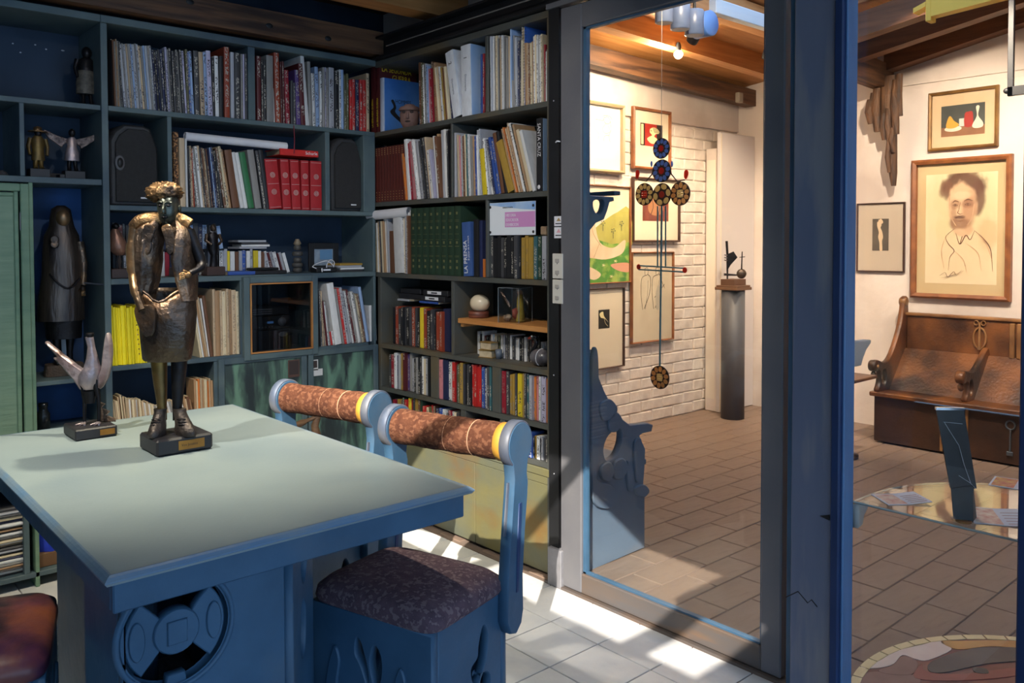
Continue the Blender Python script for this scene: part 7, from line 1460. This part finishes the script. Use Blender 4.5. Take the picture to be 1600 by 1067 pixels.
MB().lathe([(.001, 0), (RM, 0), (RM, .003), (.001, .003)], 64).build('bed', mk('mosaic_bed', lin(150, 104, 94), lin(128, 86, 80), 7, .6), MS)
M_MY = mk('cream_stone', lin(236, 222, 176), lin(226, 208, 156), 8, .5)
NB_ = 56
for k in range(NB_):
    a0 = 2*math.pi*(k+.04)/NB_; a1 = 2*math.pi*(k+.96)/NB_
    MB().prism([(r*math.cos(a), r*math.sin(a)) for r, a in ((RM-.03, a0), (RM-.002, a0), (RM-.002, (a0+a1)/2), (RM-.002, a1), (RM-.03, a1))], .0, .006).build('border_stone', M_MY, MS)
def ms(pts, m, h=.005, nm='mosaic_piece'):
    P = [on_z(u, v, 0) for u, v in smooth_closed(pts, 4)]; MB().prism([(p.x-ux, p.y-uy) for p in P], .002, h).build(nm, m, MS)
M_MW = mk('white_stone', lin(232, 216, 206), lin(220, 200, 192), 9, .5); M_MG = mk('grey_stone', lin(96, 90, 88), lin(80, 74, 74), 9, .5); M_MO = mk('ochre_stone', lin(206, 158, 92), lin(190, 136, 84), 7, .5); M_MR = mk('red_stone', lin(164, 94, 82), lin(148, 80, 72), 7, .5); M_MB = mk('taupe_stone', lin(150, 116, 108), lin(132, 100, 94), 9, .5)
ms([(1342, 1046), (1372, 1036), (1400, 1020), (1440, 1010), (1468, 1003), (1476, 1010), (1486, 1018), (1450, 1034), (1430, 1032), (1410, 1026), (1396, 1040), (1372, 1046)], M_MW); ms([(1470, 1004), (1500, 1004), (1560, 1003), (1600, 1006), (1600, 1016), (1550, 1012), (1505, 1017), (1484, 1014)], M_MO); ms([(1450, 1042), (1470, 1030), (1520, 1016), (1570, 1014), (1598, 1018), (1598, 1034), (1540, 1040), (1480, 1053), (1455, 1053)], M_MG, .006)
ms([(1372, 1050), (1396, 1042), (1408, 1029), (1424, 1030), (1434, 1040), (1425, 1056), (1390, 1056)], M_MB); ms([(1440, 1040), (1448, 1052), (1500, 1056), (1590, 1046), (1590, 1058), (1500, 1066), (1430, 1062)], M_MR); ms([(1520, 1046), (1540, 1048), (1544, 1055), (1525, 1054)], M_MG, .006); ms([(1345, 1056), (1380, 1052), (1430, 1058), (1430, 1072), (1340, 1072)], M_MB, .0045)
# ---- blue pipes under the gallery roof and small white sensor
dp = on_y(1094, 34, 2.62)
DP = thing('cylinder_lamp', 'row of blue cylinder lamps hanging under the gallery roof', 'lamp', (dp.x, 2.62, dp.z))
M_DUCT = plain('duct_blue', 70, 110, 180, .4)
for k, (dx, r, L2) in enumerate(((-.30, .045, .14), (-.17, .05, .13), (-.05, .05, .12))):
    c_ = MB(); c_.lathe([(r*.85, 0), (r, .004), (r, L2), (r*.9, L2+.01), (r*.001, L2+.01)], 24, (dx, 0, -.06-.01*k)); c_.build('cylinder', mk('duct_grey_blue', lin(96, 110, 140), lin(80, 96, 130), 5, .35), DP)
    MB().tube([(dx, 0, -.06-.01*k+L2), (dx, 0, .34)], .008, 8).build('stem', M_BLACK, DP)
dd2 = MB(); dd2.lathe([(.001, -.05), (.062, -.05), (.066, -.045), (.066, .05), (.001, .05)], 28, (.03, 0, -.01), 'y'); dd2.build('end_drum', M_DUCT, DP)
MB().tube([(-.32, 0, .34), (.05, 0, .34)], .012, 8).build('rail', M_BLACK, DP)
sn = on_y(1153, 153, 3.79); tag(MB().cbox(-.03, .03, -.04, 0, -.04, .04, .006).build('sensor', plain('sensor_white', 150, 142, 130), None, (sn.x, 3.798, sn.z)), 'small white alarm sensor on the dark beam', 'sensor')
# roof light frame that catches the daylight
rf = on_y(1168, 28, 2.70)
RFm = struct(MB().cbox(rf.x-.32, rf.x+.5, 2.69, 2.74, rf.z-.03, rf.z+.05, .004).build('trim_8', plain('peeling_white_paint', 204, 214, 224)), 'peeling white painted curb of the roof light')
# black hanger at the right edge and yellow frame added for a reflection in the glass
hg = on_x(1580, 90, 5.0); HGt = thing('lamp_hanger', 'black iron hanger rod with bracket at the right edge', 'hanger', (5.0, hg.y, on_x(1580, 150, 5.0).z))
zz0 = HGt.location.z; MB().cbox(-.012, .012, -.014, .014, 0, 2.93-zz0, .002).build('rod', M_BLACK, HGt); MB().cbox(-.012, .012, -.3, .014, .0, .05, .002).build('cross_arm', M_BLACK, HGt); MB().ball((0, .02, .03), .016, n=10, k=6).build('bolt', M_BLACK, HGt)
yb_ = thing('frame_reflection', 'added pale yellow frame standing for a reflection in the glass, upper right', 'beam', (4.0, 1.3, on_x(1454, 35, 4.0).z))
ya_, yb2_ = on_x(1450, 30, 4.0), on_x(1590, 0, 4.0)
M_REFL = plain('reflected_frame_yellow', 255, 214, 96)  # lamplight of the reflected window frame put into the colour
MB().cbox(-.03, .03, ya_.y-1.3-.024, ya_.y-1.3, 0, .55, .003).build('upright', M_REFL, yb_)
o = ybeam(-.03, .03, -.75, ya_.y-1.3-.024, .09, .02, .085, M_REFL, 'slanted_bar', yb_)
o = ybeam(-.03, .03, ya_.y-1.3, ya_.y-1.3+.055, .07, .05, .022, M_REFL, 'peg', yb_)
# ================================================================== LAMPS
def spot_lamp(loc, target, energy, color, label, spot=70, blend=.5, size=.025, stem=None):
    t = thing('spot_lamp', label, 'lamp', loc); d = (Vector(target)-Vector(loc)).normalized(); q = d.to_track_quat('-Z', 'Y').to_euler()
    b = MB(); b.lathe([(.034, -.0), (.036, .01), (.034, .07), (.02, .085), (.001, .086)], 20); b.lathe([(.032, .0), (.030, .03), (.001, .03)], 20); b.build('shade', M_BLACK, t, None, q)
    MB().lathe([(.001, .010), (.022, .010), (.024, .016), (.001, .024)], 16).build('bulb', mk('bulb_glow_'+('warm' if color[2] < .6 else 'pale'), (*color, 1), None, emit=30), t, None, q)
    if stem: MB().tube([(0, 0, .04), (0, 0, stem-loc[2])], .006, 8).build('stem', M_BLACK, t)
    lamp('lamp_light', 'SPOT', tuple(Vector(loc)+d*.005), energy, color, target, size, spot, blend)
    return t
WARM = (1, .77, .52); PALE = (1, .93, .72)
# study: spots above the table and a wall washer for the right bookcase
spot_lamp((1.22, 2.46, 2.42), (1.0, 2.62, .74), 85, (1, .90, .66), 'black ceiling spot lamp right of the table', 80, .8, .02, 2.62)
spot_lamp((.02, 2.36, 2.36), (1.0, 2.65, .74), 95, (1, .92, .76), 'black ceiling spot lamp left of the table', 70, .8, .02, 2.62)
spot_lamp((.75, 1.9, 2.50), (2.35, 2.8, .85), 62, (1, .95, .88), 'black ceiling spot lamp washing the right bookcase', 85, .7, .03, 2.62)
spot_lamp((.9, 1.6, 2.50), (1.5, 3.7, .95), 32, (1, .95, .88), 'black ceiling spot lamp washing the long bookcase', 75, .8, .03, 2.62)
# gallery: bare warm bulb at the beam, spots for the walls
lp = on_y(1060, 85, 3.33)
bl_ = thing('bulb_lamp', 'glowing warm bulb fixed under the pine beam by the brick wall', 'lamp', tuple(lp)); MB().ball((0, 0, 0), .028, n=16, k=10).build('bulb', mk('bulb_glow_hot', (1, .80, .5, 1), None, emit=60), bl_); MB().lathe([(.016, .02), (.018, .05), (.012, .075)], 14).build('socket', M_BLACK, bl_)
lamp('lamp_light', 'POINT', tuple(lp+Vector((-.10, .04, -.03))), 26, WARM, None, .03)
spot_lamp((4.15, 3.05, 2.55), (4.35, 3.98, 1.75), 75, WARM, 'black gallery spot lamp aimed at the pictures on the brick wall', 95, .6, .02, 2.75)
spot_lamp((4.9, 3.0, 2.55), (5.5, 3.98, .7), 90, WARM, 'black gallery spot lamp aimed at the white corner cupboard', 95, .7, .02, 2.75)
spot_lamp((4.3, 1.6, 2.75), (6.05, 2.25, 1.35), 230, (1, .80, .60), 'black gallery spot lamp aimed at the chalk portrait', 75, .5, .02, 2.92)
spot_lamp((4.6, .9, 2.75), (6.05, 1.5, 1.2), 110, (1, .80, .60), 'second black gallery spot lamp near the bench', 75, .5, .02, 2.92)
spot_lamp((2.95, 2.05, 2.66), (4.7, 3.98, 1.0), 80, WARM, 'black gallery spot lamp near the glass partition', 80, .7, .02, 2.90)
